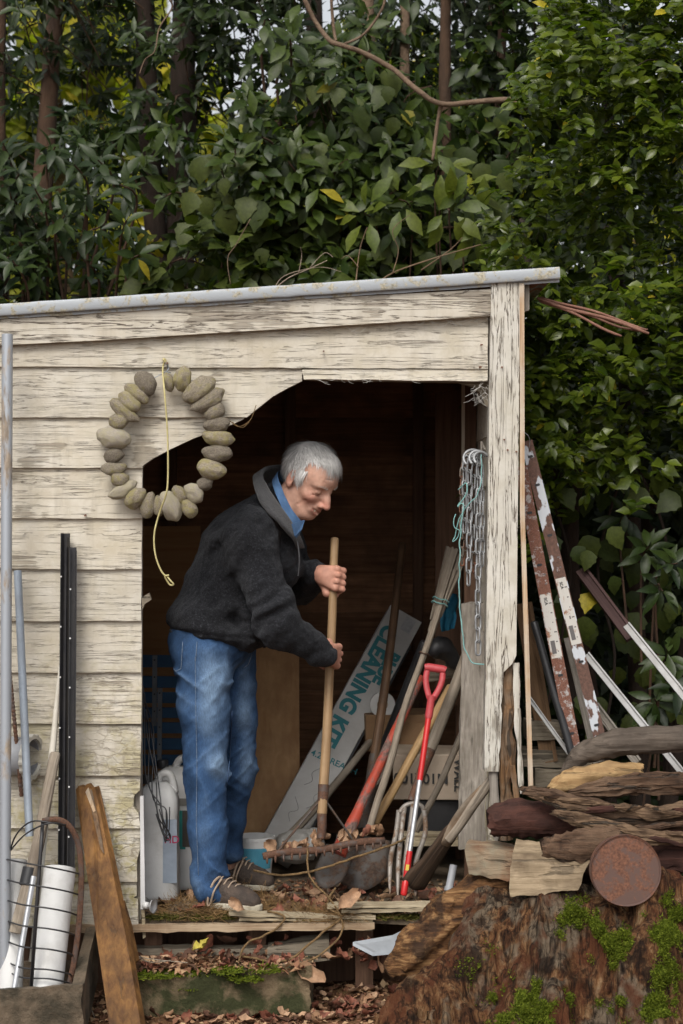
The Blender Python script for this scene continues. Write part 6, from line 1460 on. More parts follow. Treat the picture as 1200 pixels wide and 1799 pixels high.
m_lfs = leafmat('small glossy leaf', (.034, .060, .006), (.120, .155, .014), .32, .30, .006, .45)
m_lfl = leafmat('dark lance leaf', (.010, .023, .005), (.036, .058, .011), .42, .18, .002, .35)
m_lfw = leafmat('whorled leaf', (.015, .032, .005), (.055, .082, .011), .42, .25, .003, .35)
m_lfr = leafmat('large round leaf', (.026, .044, .008), (.075, .095, .018), .5, .28, .005, .3)
m_lfb = leafmat('fresh yellow green leaf', (.070, .105, .012), (.13, .155, .022), .45, .3, .005, .35)
m_lff = leafmat('far leaf with painted sunlight', (.16, .18, .02), (.36, .34, .05), .6, .5, .1, .3)  # sunlight put into the bright leaf colour
m_lfd = leafmat('hedge leaf with painted shade', (.010, .022, .005), (.030, .046, .009), .5, .15, 0, .3)  # leaf colour darkened, shade painted in
def fill(n, fn, keep):
    """random points of a box kept by a test, vectorised"""
    out = []; tot = 0
    while tot < n:
        p = fn(n); p = p[keep(p)]; out.append(p); tot += len(p)
    return np.concatenate(out)[:n]
def boxr(lo, hi): return lambda n: NR.uniform(lo, hi, (n, 3))
def clump(p, f_, seed, th): return vnoise(p, f_, seed) + .5 * vnoise(p, f_ * 2.3, seed + 1) > th
def outward(p, c_): return unit(p - np.array(c_))

# ---- small-leaved shrub filling the right side
sh = empty('glossy_shrub', V(1.35, 1.5, -.3)); tag(sh, 'tall glossy small-leaved shrub filling the right side behind the shed corner', 'shrub')
for (a_, b_, c_, r_) in (((1.25, 1.5, -.3), (1.2, 1.45, 1.4), (1.05, 1.3, 3.4), .05), ((1.3, 1.5, -.3), (1.5, 1.4, 1.5), (1.75, 1.3, 3.8), .045), ((1.2, 1.55, -.3), (.95, 1.5, 1.2), (.75, 1.5, 2.6), .035)):
    trunk(sh, [V(*a_), V(*b_), V(*c_)], r_, r_ * .3, m_bk2, 'stem')
def keep_sh(p):
    X, Y, Z = p.T; front = .62 + .30 * vnoise(np.stack([X, X * 0, Z], -1), 1.7, 3) + .16 * vnoise(np.stack([X, X * 0, Z], -1), 4.3, 4) - .25 * np.clip((X - 1.0), 0, 1)
    edge = .60 + .10 * vnoise(np.stack([X * 0, Y, Z], -1), 3.1, 6) + .55 * np.clip((Z - 2.35) * .0, 0, 1)
    low = 1.42 + .30 * vnoise(np.stack([X, Y, Z * 0], -1), 2.4, 8) - .25 * np.clip(X - 1.25, 0, 1)
    up = np.where(Z > 2.7, (X > .62 + .35 * (Z - 2.7) + .1 * vnoise(p, 3, 2)), True)
    return (Y > front) & (Y < front + .62) & (X > edge) & (Z > low) & up & clump(p, 4.5, 11, -.42)
c_ = fill(5200, boxr((.55, .2, .9), (2.3, 1.9, 4.7)), keep_sh)
d_ = unit(np.stack([(c_[:, 0] - 1.3) * .5, -np.ones(len(c_)) * .9, NR.uniform(-.3, .5, len(c_))], -1) + NR.normal(0, .45, (len(c_), 3)))
pos, ax, nm = sprays(c_, d_, 8, .0135)
o = link('foliage', scatter_mesh('foliage', T_small, pos, ax, nm, NR.uniform(.75, 1.45, len(pos))), m_lfs, sh); o['kind'] = 'stuff'
# twigs of the shrub
mb = MB()
for k in range(260):
    i = int(NR.integers(len(c_))); a_ = Vector(c_[i]); dd = Vector(d_[i]); mb.tube([a_ - dd * .16 + V(0, .02, -.05), a_ - dd * .05, a_ + dd * .10], [.0026, .0018, .0009], 4, False)
o = mb.build('twigs', m_bk2, sh); o['kind'] = 'stuff'
me_sl = mesh('leaf', [tuple(v) for v in leaf_tpl(.062, .0185, 5, .3, .25, .85, .12)[0]], [tuple(int(x) for x in q) for q in leaf_tpl(.062, .0185, 5)[1]], True); me_sl.materials.append(m_lfs)
c2 = fill(34, boxr((.66, .30, 1.30), (1.7, .8, 2.45)), lambda p: (p[:, 0] > .60 + .3 * p[:, 1]) & (p[:, 1] > .42 + .2 * vnoise(p, 2.2, 5)))
pp, aa, nn = sprays(c2, np.stack([NR.normal(0, .5, 34), -np.ones(34), NR.normal(.1, .3, 34)], -1), 7, .022)
for i in range(len(pp)): one_leaf('leaf', me_sl, sh, pp[i], aa[i], nn[i], float(NR.uniform(.8, 1.25)))

# ---- trees behind the roof
def big_tree(name, label, base, tops, r0, mat, crown_c, crown_r, n, tpl, lm_, per, seed, th=-.2, ylim=None, kind='whorl', zmin=1.7, group=None):
    t_ = empty(name, Vector(base)); tag(t_, label, 'tree', group); tr_ = None
    for i, tp in enumerate(tops): trunk(t_, [Vector(base).lerp(Vector(tp), u_) + V(.05 * i * (1 - u_) + .07 * mnoise.noise(V(u_ * 3.1, seed, i)), .05 * mnoise.noise(V(u_ * 3, i, seed)), 0) for u_ in (0, .2, .4, .55, .7, .85, 1.0)], r0 * (1 if i == 0 else .6), r0 * .4, mat, 'trunk' if i == 0 else 'limb')
    cc, cr = np.array(crown_c), np.array(crown_r)
    def kp(p):
        q = (p - cc) / cr; d2 = (q ** 2).sum(1) + .35 * vnoise(p, 2.2, seed); return (d2 < 1) & clump(p, 3.4, seed + 3, th) & (p[:, 2] > zmin)
    c_ = fill(n, boxr(cc - cr * 1.15, cc + cr * 1.15), kp); d_ = unit((c_ - cc) / cr * .8 + np.array([0, -.7, .25]) + NR.normal(0, .45, c_.shape))
    pos, ax, nm = whorls(c_, d_, per) if kind == 'whorl' else sprays(c_, d_, per, .03)
    f_ = link('foliage', scatter_mesh('foliage', tpl, pos, ax, nm, NR.uniform(.45, 1.3, len(pos))), lm_, t_); f_['kind'] = 'stuff'
    mb = MB()
    for k in range(90):
        i = int(NR.integers(len(c_))); a_ = Vector(c_[i]); dd = Vector(d_[i]); mb.tube(smooth_path([a_ - dd * .30 + V(.05, .1, -.12), a_ - dd * .12, a_], 3), .0035, 4, False)
    tw = mb.build('twigs', m_bk1, t_); tw['kind'] = 'stuff'
    return t_
GT = 'trees behind the shed'
big_tree('broadleaf_tree', 'dark lance-leaved tree behind the left end of the roof', (-1.75, 2.9, -.3), [(-1.7, 3.0, 4.9), (-1.35, 2.9, 4.6)], .10, m_bk1, (-1.62, 2.35, 2.35), (.72, .50, .72), 420, T_lance, m_lfl, 9, 31, -.55, group=GT)
big_tree('broadleaf_tree', 'tall dark tree with thick trunk left of the roof centre', (-.78, 3.0, -.3), [(-.80, 3.1, 5.0), (-1.05, 3.0, 4.8)], .11, m_bk2, (-.95, 2.75, 3.55), (1.05, .50, 1.15), 430, T_lance, m_lfl, 9, 37, .10, group=GT)
big_tree('broadleaf_tree', 'whorl-leaved tree with pale brown trunk above the doorway', (.22, 2.8, -.3), [(.13, 2.75, 4.9), (.35, 2.9, 4.7)], .055, m_bk3, (-.15, 2.3, 2.85), (.72, .42, .80), 360, T_whorl, m_lfw, 9, 43, -.12, group=GT)
big_tree('broadleaf_tree', 'leafy tree with slim dark trunk right of the pale trunk', (.52, 2.9, -.3), [(.50, 2.9, 4.9), (.85, 3.0, 4.6)], .05, m_bk1, (.62, 2.75, 3.05), (.70, .50, 1.25), 600, T_whorl, m_lfw, 8, 47, -.10, group=GT)
big_tree('broadleaf_tree', 'deeply shaded tree closing the left top corner', (-2.0, 3.6, -.3), [(-1.9, 3.6, 5.2), (-2.2, 3.5, 5.0)], .12, m_bk1, (-1.75, 3.35, 4.0), (1.0, .55, 1.25), 300, T_lance, m_lfl, 9, 53, .15, group=GT)
big_tree('broadleaf_tree', 'large-leaved tree low behind the middle of the roof', (-.35, 2.5, -.3), [(-.3, 2.45, 3.2)], .05, m_bk1, (-.30, 2.35, 2.35), (.85, .38, .60), 330, T_round, m_lfr, 6, 59, -.35, kind='spray', group=GT)
big_tree('broadleaf_tree', 'dim tree behind the glossy shrub at the right edge', (2.1, 3.0, -.3), [(2.0, 3.0, 5.0)], .09, m_bk2, (1.75, 2.9, 2.9), (1.0, .55, 2.0), 700, T_whorl, m_lfl, 8, 61, -.45, group=GT)
big_tree('broadleaf_tree', 'dark tree standing between the two middle trunks', (-.1, 3.7, -.3), [(-.15, 3.7, 5.2)], .08, m_bk2, (-.1, 3.55, 3.6), (1.15, .5, 1.45), 230, T_lance, m_lfd, 9, 67, .2, group=GT)
big_tree('broadleaf_tree', 'dark tree closing the sky right of the middle trunks', (.9, 3.9, -.3), [(.8, 3.9, 5.3)], .07, m_bk2, (.75, 3.7, 4.2), (.9, .5, 1.1), 330, T_lance, m_lfd, 9, 71, .0, group=GT)
# closed hedge added low down behind everything to block horizon light
hd = empty('light_block_hedge', V(.6, 4.4, -.3)); tag(hd, 'dense dark hedge added behind the shed and trees to block light', 'hedge')
c_ = fill(2600, boxr((-3.2, 3.9, -.3), (3.6, 4.9, 3.3)), lambda p: (p[:, 2] < 2.55 + .45 * vnoise(p, 1.6, 3)) & clump(p, 3, 5, -.75))
pos, ax, nm = whorls(c_, np.array([0, -1, .3]) + NR.normal(0, .5, c_.shape), 6)
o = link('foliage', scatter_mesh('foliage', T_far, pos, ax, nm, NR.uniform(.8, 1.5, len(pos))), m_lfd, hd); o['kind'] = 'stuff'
for x in (-2.2, -.9, .8, 1.5, 2.6): trunk(hd, [V(x, 4.3, -.3), V(x + .1, 4.35, 1.4), V(x, 4.4, 3.0)], .06, .03, m_bk2, 'stem')
# trees far behind, sunlight put into their leaf colour
for i, (x, y, z, rx, rz, lab) in enumerate(((-2.6, 11, 4.6, 1.6, 2.0, 'far yellow green tree glimpsed through the leaves at left'), (.3, 12, 4.2, 1.5, 1.9, 'far yellow green tree glimpsed behind the middle trunks'), (2.6, 11, 3.2, 2.0, 2.6, 'far yellow green tree glimpsed behind the right shrub'))):
    t_ = empty('far_tree', V(x, y, -.3)); tag(t_, lab, 'tree', 'far sunlit trees'); trunk(t_, [V(x, y, -.3), V(x + .1, y, 2.5), V(x, y, z + 1)], .16, .05, m_bk3)
    c_ = fill(520, boxr((x - rx, y - 1, z - rz), (x + rx, y + 1, z + rz)), lambda p: ((((p - np.array([x, y, z])) / np.array([rx, 1, rz])) ** 2).sum(1) < 1) & clump(p, 1.6, 5 + i, -.25))
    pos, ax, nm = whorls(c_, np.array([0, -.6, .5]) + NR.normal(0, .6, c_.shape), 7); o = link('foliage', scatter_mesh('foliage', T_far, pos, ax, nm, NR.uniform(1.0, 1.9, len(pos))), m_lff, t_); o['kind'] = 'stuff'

# ---- nearer plants whose leaves can be told apart
def leaf_me(tpl, mat, nm='leaf'):
    me = mesh(nm, [tuple(v) for v in tpl[0]], [tuple(int(x) for x in q) for q in tpl[1]], True); me.materials.append(mat); return me
ME_l = leaf_me(leaf_tpl(.096, .0175, 6, .32, .3, .9, .0, 0, .008), m_lfl); ME_w = leaf_me(leaf_tpl(.108, .0235, 7, .2, .32, 1.25, .05, 0, .03), m_lfw); ME_b = leaf_me(leaf_tpl(.125, .027, 7, .2, .35, 1.25, .06, 0, .05), m_lfb); ME_r = leaf_me(leaf_tpl(.112, .046, 9, .20, .28, .72, .09, .0, .01), m_lfr)
def plant(name, label, base, clusters, me, per, mat, stemr=.006, sc=(.8, 1.2), spread=1.0, cat='shrub'):
    t_ = empty(name, Vector(base)); tag(t_, label, cat)
    for (px, py, Y, dx, dz) in clusters:
        c0 = P(px, py, Y); d_ = V(dx, -.75, dz).normalized(); b0 = Vector(base)
        MB().tube(smooth_path([V(b0.x + (c0.x - b0.x) * .75, b0.y + (c0.y - b0.y) * .4 + .12, max(b0.z, c0.z - .45)), c0 - d_ * .14 + V(0, .05, -.03), c0], 5), [stemr * (1.4 - .08 * k) for k in range(11)], 6, False).build('stem', m_bk1, t_, True)
        pp, aa, nn = whorls(np.array([tuple(c0)]), np.array([tuple(d_)]), per, spread)
        for i in range(len(pp)): one_leaf('leaf', me, t_, pp[i], aa[i], nn[i], float(NR.uniform(*sc)))
    return t_
rg = random.Random(5)
cl = [(x + rg.uniform(-14, 14), y + rg.uniform(-12, 12), 1.98 + rg.uniform(-.15, .2), rg.uniform(-.5, .5), rg.uniform(.1, .7)) for (x, y) in ((30, 300), (85, 270), (120, 300), (60, 345), (165, 290), (20, 380), (100, 370), (150, 345), (200, 330), (45, 430), (110, 420), (175, 395), (215, 380), (20, 470), (75, 480), (150, 455), (235, 440), (10, 250))]
plant('laurel_bush', 'dark glossy lance-leaved bush above the left end of the roof', (-1.35, 2.3, -.3), cl, ME_l, 11, m_lfl)
cl = [(x + rg.uniform(-10, 10), y + rg.uniform(-10, 10), 1.95 + rg.uniform(-.15, .2), rg.uniform(-.5, .5), rg.uniform(.1, .7)) for (x, y) in ((460, 245), (520, 225), (440, 300), (500, 285), (560, 280), (600, 330), (420, 255), (540, 340), (480, 350), (500, 60), (515, 100), (460, 30))]
plant('laurel_bush', 'whorl-leaved bush in front of the middle trees with one yellow leaf', (-.3, 2.35, -.3), cl, ME_w, 10, m_lfw)
cl = [(775, 285, 1.75, .1, .3), (700, 350, 1.85, -.4, .1), (820, 330, 1.75, .4, .1), (790, 370, 1.7, .2, -.2), (640, 375, 1.9, -.4, .2), (850, 395, 1.75, .5, -.1)]
plant('sapling', 'pale yellow green sapling with drooping leaves left of the roof end', (.45, 2.2, -.3), cl, ME_b, 7, m_lfb, .004, (.75, 1.15), 1.2, 'sapling')
t_ = empty('round_leaf_vine', V(.1, 2.3, -.3)); tag(t_, 'vine with large rounded leaves over the middle of the roof', 'vine')
for k in range(95):
    x, y = rg.uniform(320, 900), rg.uniform(250, 500) if rg.random() < .8 else rg.uniform(90, 250)
    if k < 8: x, y = ((355, 410), (370, 350), (660, 310), (735, 440), (600, 420), (690, 300), (560, 395), (665, 430))[k]
    one_leaf('leaf', ME_r, t_, P(x, y, 2.05 + rg.uniform(-.15, .35)), (rg.uniform(-.7, .7), rg.uniform(-.5, .1), -1 + rg.uniform(-.2, .5)), (rg.uniform(-.4, .4), -1, .5 + rg.uniform(-.3, .4)), rg.uniform(.65, 1.25))
for (pts) in ([(380, 520), (400, 430), (450, 360), (470, 300)], [(560, 500), (600, 430), (640, 380), (700, 330)], [(690, 490), (740, 420), (800, 400), (860, 440)]):
    MB().tube(smooth_path([P(x, y, 2.15) for x, y in pts], 6), .005, 6).build('stem', m_bk1, t_, True)
t_ = empty('round_leaf_vine', V(1.0, 1.0, -.3)); tag(t_, 'large-leaved creeper in the shade right of the rusty bars', 'vine')
for k in range(80):
    x, y = rg.uniform(945, 1215), rg.uniform(830, 1300); Y = rg.uniform(.75, 1.5)
    if k < 7: x, y, Y = ((1068, 925, .7), (1035, 965, .72), (1075, 1010, .7), (1030, 1080, .72), (1090, 830, .8), (1140, 860, .8), (1040, 1040, .75))[k]
    if x < 975 and y > 1000: continue
    one_leaf('leaf', ME_r, t_, P(x, y, Y), (rg.uniform(-.9, .9), rg.uniform(-.4, .1), -1 + rg.uniform(-.2, .8)), (rg.uniform(-.4, .4), -1, .6 + rg.uniform(-.3, .4)), rg.uniform(.6, 1.05))
for pts in ([(960, 1250), (990, 1100), (1000, 980), (960, 850)], [(1060, 1300), (1080, 1150), (1050, 1000), (1090, 840)], [(1180, 1250), (1150, 1100), (1170, 950), (1120, 820)]):
    MB().tube(smooth_path([P(x, y, 1.1) for x, y in pts], 6), .006, 6).build('stem', m_bk2, t_, True)
cl = [(1165, 1040, .55, .0, -.1), (1190, 990, .55, .3, .2), (1150, 1230, .5, -.2, .2), (1190, 1210, .5, .2, .0), (1175, 1150, .6, 0, .3), (1140, 960, .7, 0, .3), (1100, 900, .9, 0, .3)]
plant('laurel_bush', 'low lance-leaved bush at the right edge above the driftwood', (1.15, .8, -.3), cl, ME_l, 11, m_lfl, .004, (.8, 1.15))
# creeping fill behind the bars so that the shade is closed
o = empty('shade_fill_shrub', V(1.4, 2.0, -.3)); tag(o, 'dense undergrowth added to close the shade behind the leaning bars', 'shrub')
c_ = fill(900, boxr((.62, 1.5, -.3), (2.6, 2.4, 2.0)), lambda p: clump(p, 3, 15, -.6)); pos, ax, nm = whorls(c_, np.array([0, -.8, .3]) + NR.normal(0, .5, c_.shape), 7)
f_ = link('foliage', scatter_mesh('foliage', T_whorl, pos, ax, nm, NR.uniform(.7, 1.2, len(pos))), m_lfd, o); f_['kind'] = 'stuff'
trunk(o, [V(1.4, 2.0, -.3), V(1.35, 1.9, 1.0), V(1.3, 1.9, 2.0)], .06, .03, m_bk2, 'stem'); trunk(o, [P(1010, 1280, 1.4), P(1000, 1000, 1.4), P(1012, 740, 1.45)], .045, .03, m_bk2, 'stem')
# bare bent branch and dry twigs above the roof
def branch(name, label, strokes, mat):
    r_ = empty(name, P(strokes[0][0][0][0], strokes[0][0][0][1], strokes[0][1])); tag(r_, label, 'branch')
    for (pts, Y, ra, rb) in strokes:
        pl = smooth_path([P(x, y, Y + .02 * math.sin(i * 1.7)) for i, (x, y) in enumerate(pts)], 6); m_ = len(pl)
        MB().tube(pl, [ra + (rb - ra) * i / (m_ - 1) for i in range(m_)], 8, True, wob=.2, ridge=.1, seed=ra * 900).build('twig', mat, r_, True)
    return r_
branch('bent_branch', 'bare bent brown branch crossing the leaves above the shed', [([(535, 0), (555, 40), (580, 72), (600, 80), (640, 94), (690, 122), (735, 160), (775, 183), (830, 180), (893, 176), (920, 186), (948, 198)], 1.72, .010, .012), ([(775, 183), (768, 220), (760, 282)], 1.72, .010, .006), ([(600, 80), (640, 60), (672, 15), (676, -10)], 1.74, .006, .005), ([(590, 74), (585, 40), (582, 0)], 1.74, .007, .007)], m_bk3)
branch('dry_twig', 'thin pale dry twigs rising from the middle of the roof', [([(470, 520), (505, 490), (545, 472), (575, 458)], 1.9, .003, .0015), ([(480, 512), (500, 485), (560, 470), (600, 478)], 1.9, .002, .001), ([(525, 480), (530, 450), (528, 435)], 1.9, .0015, .001), ([(545, 470), (570, 445), (585, 452)], 1.9, .0015, .001)], plain('pale dry twig', (.36, .29, .22), (.26, .20, .15), 30, .9))
branch('dry_twig', 'brown dry twigs leaning over the roof right of the doorway centre', [([(655, 505), (690, 480), (760, 455), (845, 430)], 1.6, .004, .002), ([(740, 475), (790, 440), (812, 418)], 1.62, .003, .0015), ([(625, 500), (632, 440), (645, 400)], 1.6, .003, .0015), ([(630, 470), (612, 450), (600, 455)], 1.6, .002, .001), ([(690, 480), (700, 440), (690, 405), (720, 378)], 1.6, .0022, .0012)], plain('brown dry twig', (.21, .14, .085), (.13, .085, .05), 30, .9))
branch('hanging_vine', 'thin bare vine hanging in the upper left leaves', [([(298, 0), (302, 15), (280, 50), (272, 90), (255, 105), (245, 130)], 1.9, .004, .002), ([(440, 385), (415, 430), (400, 455), (405, 500)], 1.85, .002, .0015)], m_bk3)

# ---------------------------------------------------------------- fallen leaves, coir, rope, webs
def dead(seed, L_=.062, w_=.026):
    rr = random.Random(seed); vs_ = []; fs = []; n, m_ = 6, 4
    for i in range(n + 1):
        u = i / n; hw = w_ * (math.sin(math.pi * min(1, u * .93 + .03)) ** .8 + .02) * (1 + .22 * rr.uniform(-1, 1))
        for j in range(m_ + 1):
            s_ = j / m_ * 2 - 1; vs_.append(V(s_ * hw, (u - .5) * L_, .010 * s_ * s_ * rr.uniform(.3, 1.6) + .014 * (u - .5) ** 2 * 4 * rr.uniform(.2, 1.1) + .004 * rr.uniform(-1, 1)))
    for i in range(n):
        for j in range(m_): a_ = i * (m_ + 1) + j; fs.append((a_, a_ + 1, a_ + m_ + 2, a_ + m_ + 1))
    me = mesh('fallen_leaf', vs_, fs, True); return me
def deadmat(name, c1, c2):
    t = NT(name); n1 = t.noise(t.coord('Object', loc=t.rvec()), 60, 4, .6); c = t.mix(t.rnd(), c1, c2); c = t.mix(1.0, c, t.ramp(n1, [(.3, .55), (.7, 1.3)]), 'MULTIPLY'); return t.done(c, .7, t.bump(n1, .5, .004), 0, .3)
DM = [deadmat('tan dead leaf', (.30, .17, .095), (.42, .27, .17)), deadmat('red brown dead leaf', (.17, .058, .034), (.24, .095, .062)), deadmat('dark dead leaf', (.075, .036, .022), (.14, .07, .045)), deadmat('yellow dead leaf', (.50, .38, .035), (.42, .36, .08))]
DL = []
for k in range(12):
    me = dead(k, random.uniform(.055, .085), random.uniform(.017, .030)); me.materials.append(DM[[0, 1, 1, 2, 0, 1, 2, 1, 0, 2, 1, 0][k]]); DL.append(me)
dy = dead(77, .06, .03); dy.materials.append(DM[3])
rl = random.Random(99)
HUE = dict(zip([m_.name for m_ in DM], ('tan', 'reddish brown', 'dark brown', 'yellow')))
def drop(pos, label, group, me=None, s_=None, tilt=.5, parent=None):
    me = me or rl.choice(DL); h_ = HUE[me.materials[0].name]; o = link('fallen_leaf', me, None)
    if group and '#' in label: label = label.replace('#', h_); group = h_ + ' ' + group
    tag(o, label, 'leaf', group)
    o.matrix_basis = Matrix.Translation(pos) @ Matrix.Rotation(rl.uniform(0, 6.28), 4, 'Z') @ Matrix.Rotation(rl.gauss(0, tilt), 4, 'X') @ Matrix.Rotation(rl.gauss(0, tilt), 4, 'Y') @ Matrix.Scale(s_ or rl.uniform(.45, .95), 4); return o
def on_ground(px, py):                 # follow the view line of that spot down to the soil
    lo, hi = -1.2, .4
    for _ in range(30):
        m_ = (lo + hi) / 2; p = P(px, py, m_)
        if p.z > ground_z(p.x, m_): lo = m_
        else: hi = m_
    return P(px, py, (lo + hi) / 2)
n = 0
while n < 170:
    px, py = rl.uniform(250, 860), rl.uniform(1690, 1800)
    if py < 1785 and px < 545 and py < 1770: continue
    p = on_ground(px, py)
    if p.y > .06: continue
    drop(p + V(0, 0, .008), 'curled # leaf in the litter on the ground before the step', 'fallen leaves on the ground', tilt=.32); n += 1
for k in range(46):
    px = rl.uniform(240, 545); p = P(px, 1700, rl.uniform(-.16, .0)); p.z = P(px, 1712, -.16).z + .018; drop(p, '# fallen leaf lying on the mossy concrete step', 'fallen leaves on the step', tilt=.35)
for k in range(40):
    p = P(rl.uniform(330, 720), 0, rl.uniform(-.08, .06)); p.z = P(0, rl.uniform(1655, 1690), 0).z; drop(p, '# leaf caught in the gap under the floor edge', 'fallen leaves under the floor edge', tilt=.6)
for k in range(90):
    xx = rl.uniform(262, 800)
    if 355 < xx < 480: xx += 130
    p = P(xx, 0, rl.uniform(.03, .45) ** 1.0); p.z = .012 + .03 * rl.random() ** 2; drop(p, 'dry # leaf scattered on the shed floor', 'fallen leaves on the floor', tilt=.55)
for k in range(26):
    u = rl.random(); p = P(476 + 195 * u, 1494 - 28 * u + rl.uniform(-8, 4), .125 + .11 * u + rl.uniform(.0, .04)); drop(p, 'dry # leaf piled on the rake head', 'leaves on the rake', DL[rl.choice((0, 4, 8, 11, 1))], tilt=.9)
drop(P(355, 1665, -.05), 'bright yellow fallen leaf below the floor edge', None, dy, 1.0, .5)
for (px, py, L_, an) in ((612, 1585, 1.4, 80), (742, 1690, 1.5, 20), (545, 1715, 1.6, 60), (420, 1590, 1.1, 20)):
    drop(P(px, py, -.03 if py < 1600 else -.14), 'large tan curled leaf standing on edge among the litter', 'large tan leaves', DL[0], L_, 1.0)
# finer crumbs of litter nobody could count
v, q = leaf_tpl(.022, .007, 3, .4, .3); n = 5200; xs = NR.uniform(-.85, .75, n); ys = NR.uniform(-.8, .25, n); zs = np.array([ground_z(x, y) for x, y in zip(xs, ys)]) + .004
me = scatter_mesh('leaf_litter', (v, q), np.stack([xs, ys, zs], -1), NR.normal(0, 1, (n, 3)) * np.array([1, 1, .2]), NR.normal(0, .4, (n, 3)) + np.array([0, 0, 1.0]), NR.uniform(.5, 1.6, n))
t = NT('litter crumbs'); g = t.node('ShaderNodeNewGeometry'); m_crumb = t.done(t.ramp(g.outputs['Random Per Island'], [(0, (.08, .04, .022)), (.4, (.20, .085, .045)), (.75, (.34, .20, .105)), (1, (.48, .33, .19))]), .85)
o = link('leaf_litter', me, m_crumb); tag(o, 'fine crumbled leaf litter covering the ground before the shed', 'leaf litter', kind='stuff')
n = 900; me = scatter_mesh('floor_litter', (v, q), np.stack([NR.uniform(-.7, .45, n), NR.uniform(.03, .7, n), NR.uniform(.002, .012, n)], -1), NR.normal(0, 1, (n, 3)) * np.array([1, 1, .2]), NR.normal(0, .4, (n, 3)) + np.array([0, 0, 1.0]), NR.uniform(.5, 1.5, n))
o = link('floor_litter', me, m_crumb); tag(o, 'fine leaf crumbs scattered over the shed floor', 'leaf litter', kind='stuff')
n = 700; sx = NR.uniform(P(240, 0, -.1).x, P(545, 0, -.1).x, n); sy = NR.uniform(-.17, .03, n); me = scatter_mesh('step_litter', (v, q), np.stack([sx, sy, P(0, 1710, -.16).z + .010 + .006 * NR.random(n)], -1), NR.normal(0, 1, (n, 3)) * np.array([1, 1, .2]), NR.normal(0, .4, (n, 3)) + np.array([0, 0, 1.0]), NR.uniform(.6, 1.9, n))
o = link('step_litter', me, m_crumb); tag(o, 'crumbled leaf litter lying on top of the concrete step', 'leaf litter', kind='stuff')
# coir heap: matted fibres
def fibres(name, spots, label, mat, nf=900, L_=.05, wd=.0007):
    vs_ = []; fs = []; rr = random.Random(8)
    for (c0, rx, ry, h_, n) in spots:
        for k in range(n):
            a_ = rr.random() * 6.28; r_ = math.sqrt(rr.random()); p = c0 + V(math.cos(a_) * r_ * rx, math.sin(a_) * r_ * ry, h_ * (1 - r_ * r_) * rr.random() + .003)
            d_ = V(rr.gauss(0, 1), rr.gauss(0, 1), rr.gauss(0, .45)).normalized(); e_ = V(rr.gauss(0, 1), rr.gauss(0, 1), rr.gauss(0, .5)) * .5; s_ = d_.cross(V(rr.gauss(0, 1), rr.gauss(0, 1), rr.gauss(0, 1))).normalized() * wd; b = len(vs_)
            for j in range(5):
                u = j / 4; qq = p + d_ * (L_ * u) + e_ * (L_ * u * u); qq.z = max(qq.z, c0.z); vs_ += [qq + s_, qq - s_]
            fs += [(b + 2 * j, b + 2 * j + 1, b + 2 * j + 3, b + 2 * j + 2) for j in range(4)]
    o = link(name, np_mesh(name, np.array([tuple(x) for x in vs_]), np.array(fs), False), mat); tag(o, label, 'coir' if 'coir' in name else 'moss', kind='stuff'); return o
m_coir = plain('brown coir fibre', (.26, .155, .06), (.14, .08, .032), 30, .9)
def fl(px, Y): p = P(px, 0, Y); p.z = .0; return p
fibres('coir_fibre', [(fl(325, .10), .085, .07, .050, 1100), (fl(370, .06), .10, .05, .030, 700), (fl(480, .14), .11, .08, .035, 900), (fl(560, .05), .10, .05, .030, 900), (fl(600, .02), .05, .03, .035, 500), (fl(420, .40), .10, .10, .04, 600), (fl(640, .06), .12, .04, .015, 400)], 'matted brown coir fibre strewn over the floor round the shoes', m_coir)
fibres('step_moss', [(P(x_, y_, -.165 + .02 * (i_ % 3)), .055, .05, .012, 420) for i_, (x_, y_) in enumerate(((262, 1716), (300, 1713), (345, 1711), (400, 1708), (470, 1705), (330, 1735), (430, 1722)))], 'green moss along the top edge of the concrete step', m_moss, L_=.014, wd=.0016)
fibres('floor_moss', [(fl(x_, .03), .07, .03, .012, 420) for x_ in (290, 345, 400, 520, 560, 610, 690, 740)], 'dull green moss along the front edge of the shed floor', leafmat('dull moss', (.055, .058, .014), (.13, .115, .03), .8, .2, 0, .1), L_=.014, wd=.0015)
def mound(name, cx, Y, rx, ry, h_, mat, label, cat):
    c0 = fl(cx, Y)
    def fn(u, v): a_ = u * 6.2832; r_ = v; return c0 + V(math.cos(a_) * r_ * rx, math.sin(a_) * r_ * ry, max(.001, h_ * (1 - r_ ** 2) * (1 + .5 * mnoise.noise(V(math.cos(a_) * 3, math.sin(a_) * 3, r_ * 4)))))
    vs_, fs = sheet(fn, 24, 7); o = MB().add(vs_, fs).jitter(.006, 40).build(name, mat, None, True); tag(o, label, cat); return o
mound('debris_mound', 330, .12, .10, .09, .040, m_floor, 'low mound of dirt and coir behind the near shoe', 'debris'); mound('debris_mound', 520, .16, .16, .10, .022, m_floor, 'flat mound of dirt under the rake head', 'debris')
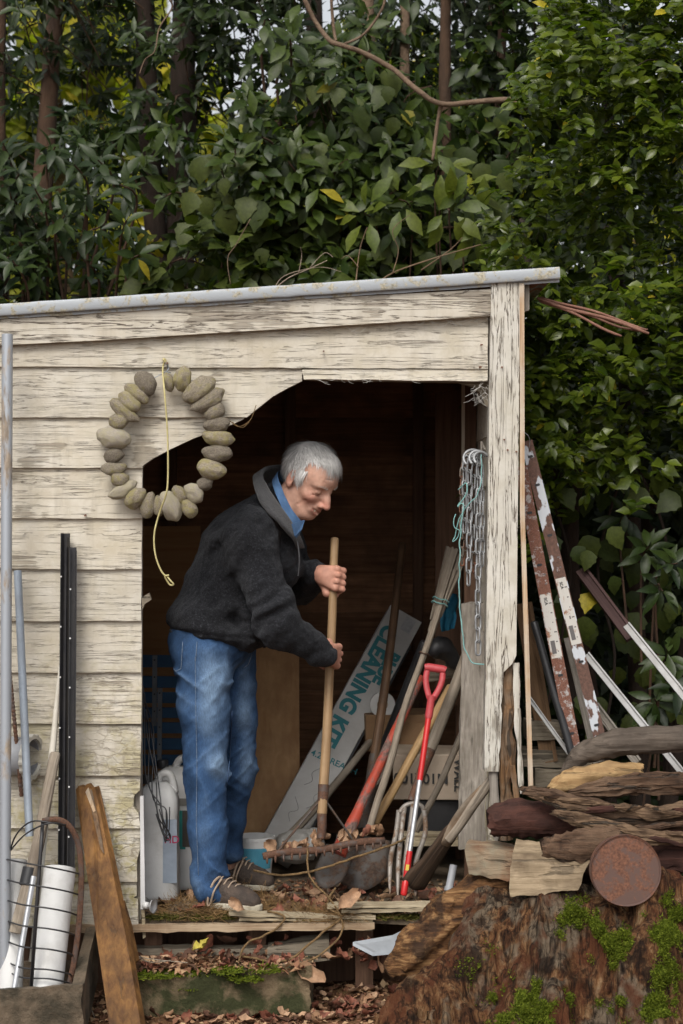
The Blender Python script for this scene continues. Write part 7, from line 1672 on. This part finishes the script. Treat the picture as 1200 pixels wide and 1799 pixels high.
# frayed ropes
strand('coir_rope', [P(445, 1530, .30), P(500, 1538, .16), P(560, 1528, .12), P(620, 1508, .12), P(680, 1488, .16), P(720, 1470, .3)], .0042, m_rope, 'frayed brown rope stretched under the rake head', 'rope', 10, None, .003)
strand('coir_rope', [P(588, 1560, .10), P(575, 1592, .02), P(600, 1612, -.02), P(575, 1632, -.05), P(552, 1652, -.06), P(500, 1690, -.08), P(425, 1680, -.05)], .0040, m_rope, 'brown rope curling over the floor edge down towards the step', 'rope', 10, None, .004)
strand('coir_rope', [P(470, 1602, .0), P(500, 1612, -.03), P(478, 1636, -.05), P(432, 1660, -.06), P(420, 1690, -.08)], .0040, m_rope, 'short brown rope hanging from the floor edge near the shoe', 'rope', 10, None, .004)
strand('coir_rope', [P(540, 1490, .14), P(545, 1540, .08), P(592, 1596, .0), P(600, 1640, -.05), P(560, 1680, -.08), P(520, 1696, -.1)], .0036, m_rope, 'thin brown rope dropping from the rake to the step', 'rope', 10, None, .004)
# dry stalks at the foot of the plank
for i, (a_, b_, c_) in enumerate((((215, 1650), (240, 1680), (330, 1692)), ((225, 1672), (260, 1690), (300, 1688)), ((140, 1680), (150, 1740), (170, 1799)))):
    strand('dry_stalk', [P(*a_, -.1), P(*b_, -.16), P(*c_, -.17)], .0016, m_handlegrey, ['longest thin dry stalk arching from the brown plank to the step', 'shorter dry stalk lying beside the brown plank foot', 'pale dry stalk hanging beside the concrete trough'][i], 'stalk')
# cobwebs under the fascia and lintel
mb = MB(); rw = random.Random(4)
for k in range(150):
    if k < 70: x = rw.uniform(20, 860); y = 607 - (x / 866) * 50; dy_ = rw.uniform(3, 14)
    elif k < 120: x = rw.uniform(540, 850); y = 648 + rw.uniform(-2, 20); dy_ = rw.uniform(2, 9)
    else: x = rw.uniform(830, 856); y = rw.uniform(672, 700); dy_ = rw.uniform(6, 20)
    a_ = P(x, y, -.03); b_ = P(x + rw.uniform(-22, 22), y + dy_, -.020); m_ = a_.lerp(b_, .5) + V(0, -.004, -.004)
    mb.tube([a_, m_, b_], .00055, 3, False)
o = mb.build('cobweb', m_web, SHED); o['kind'] = 'stuff'
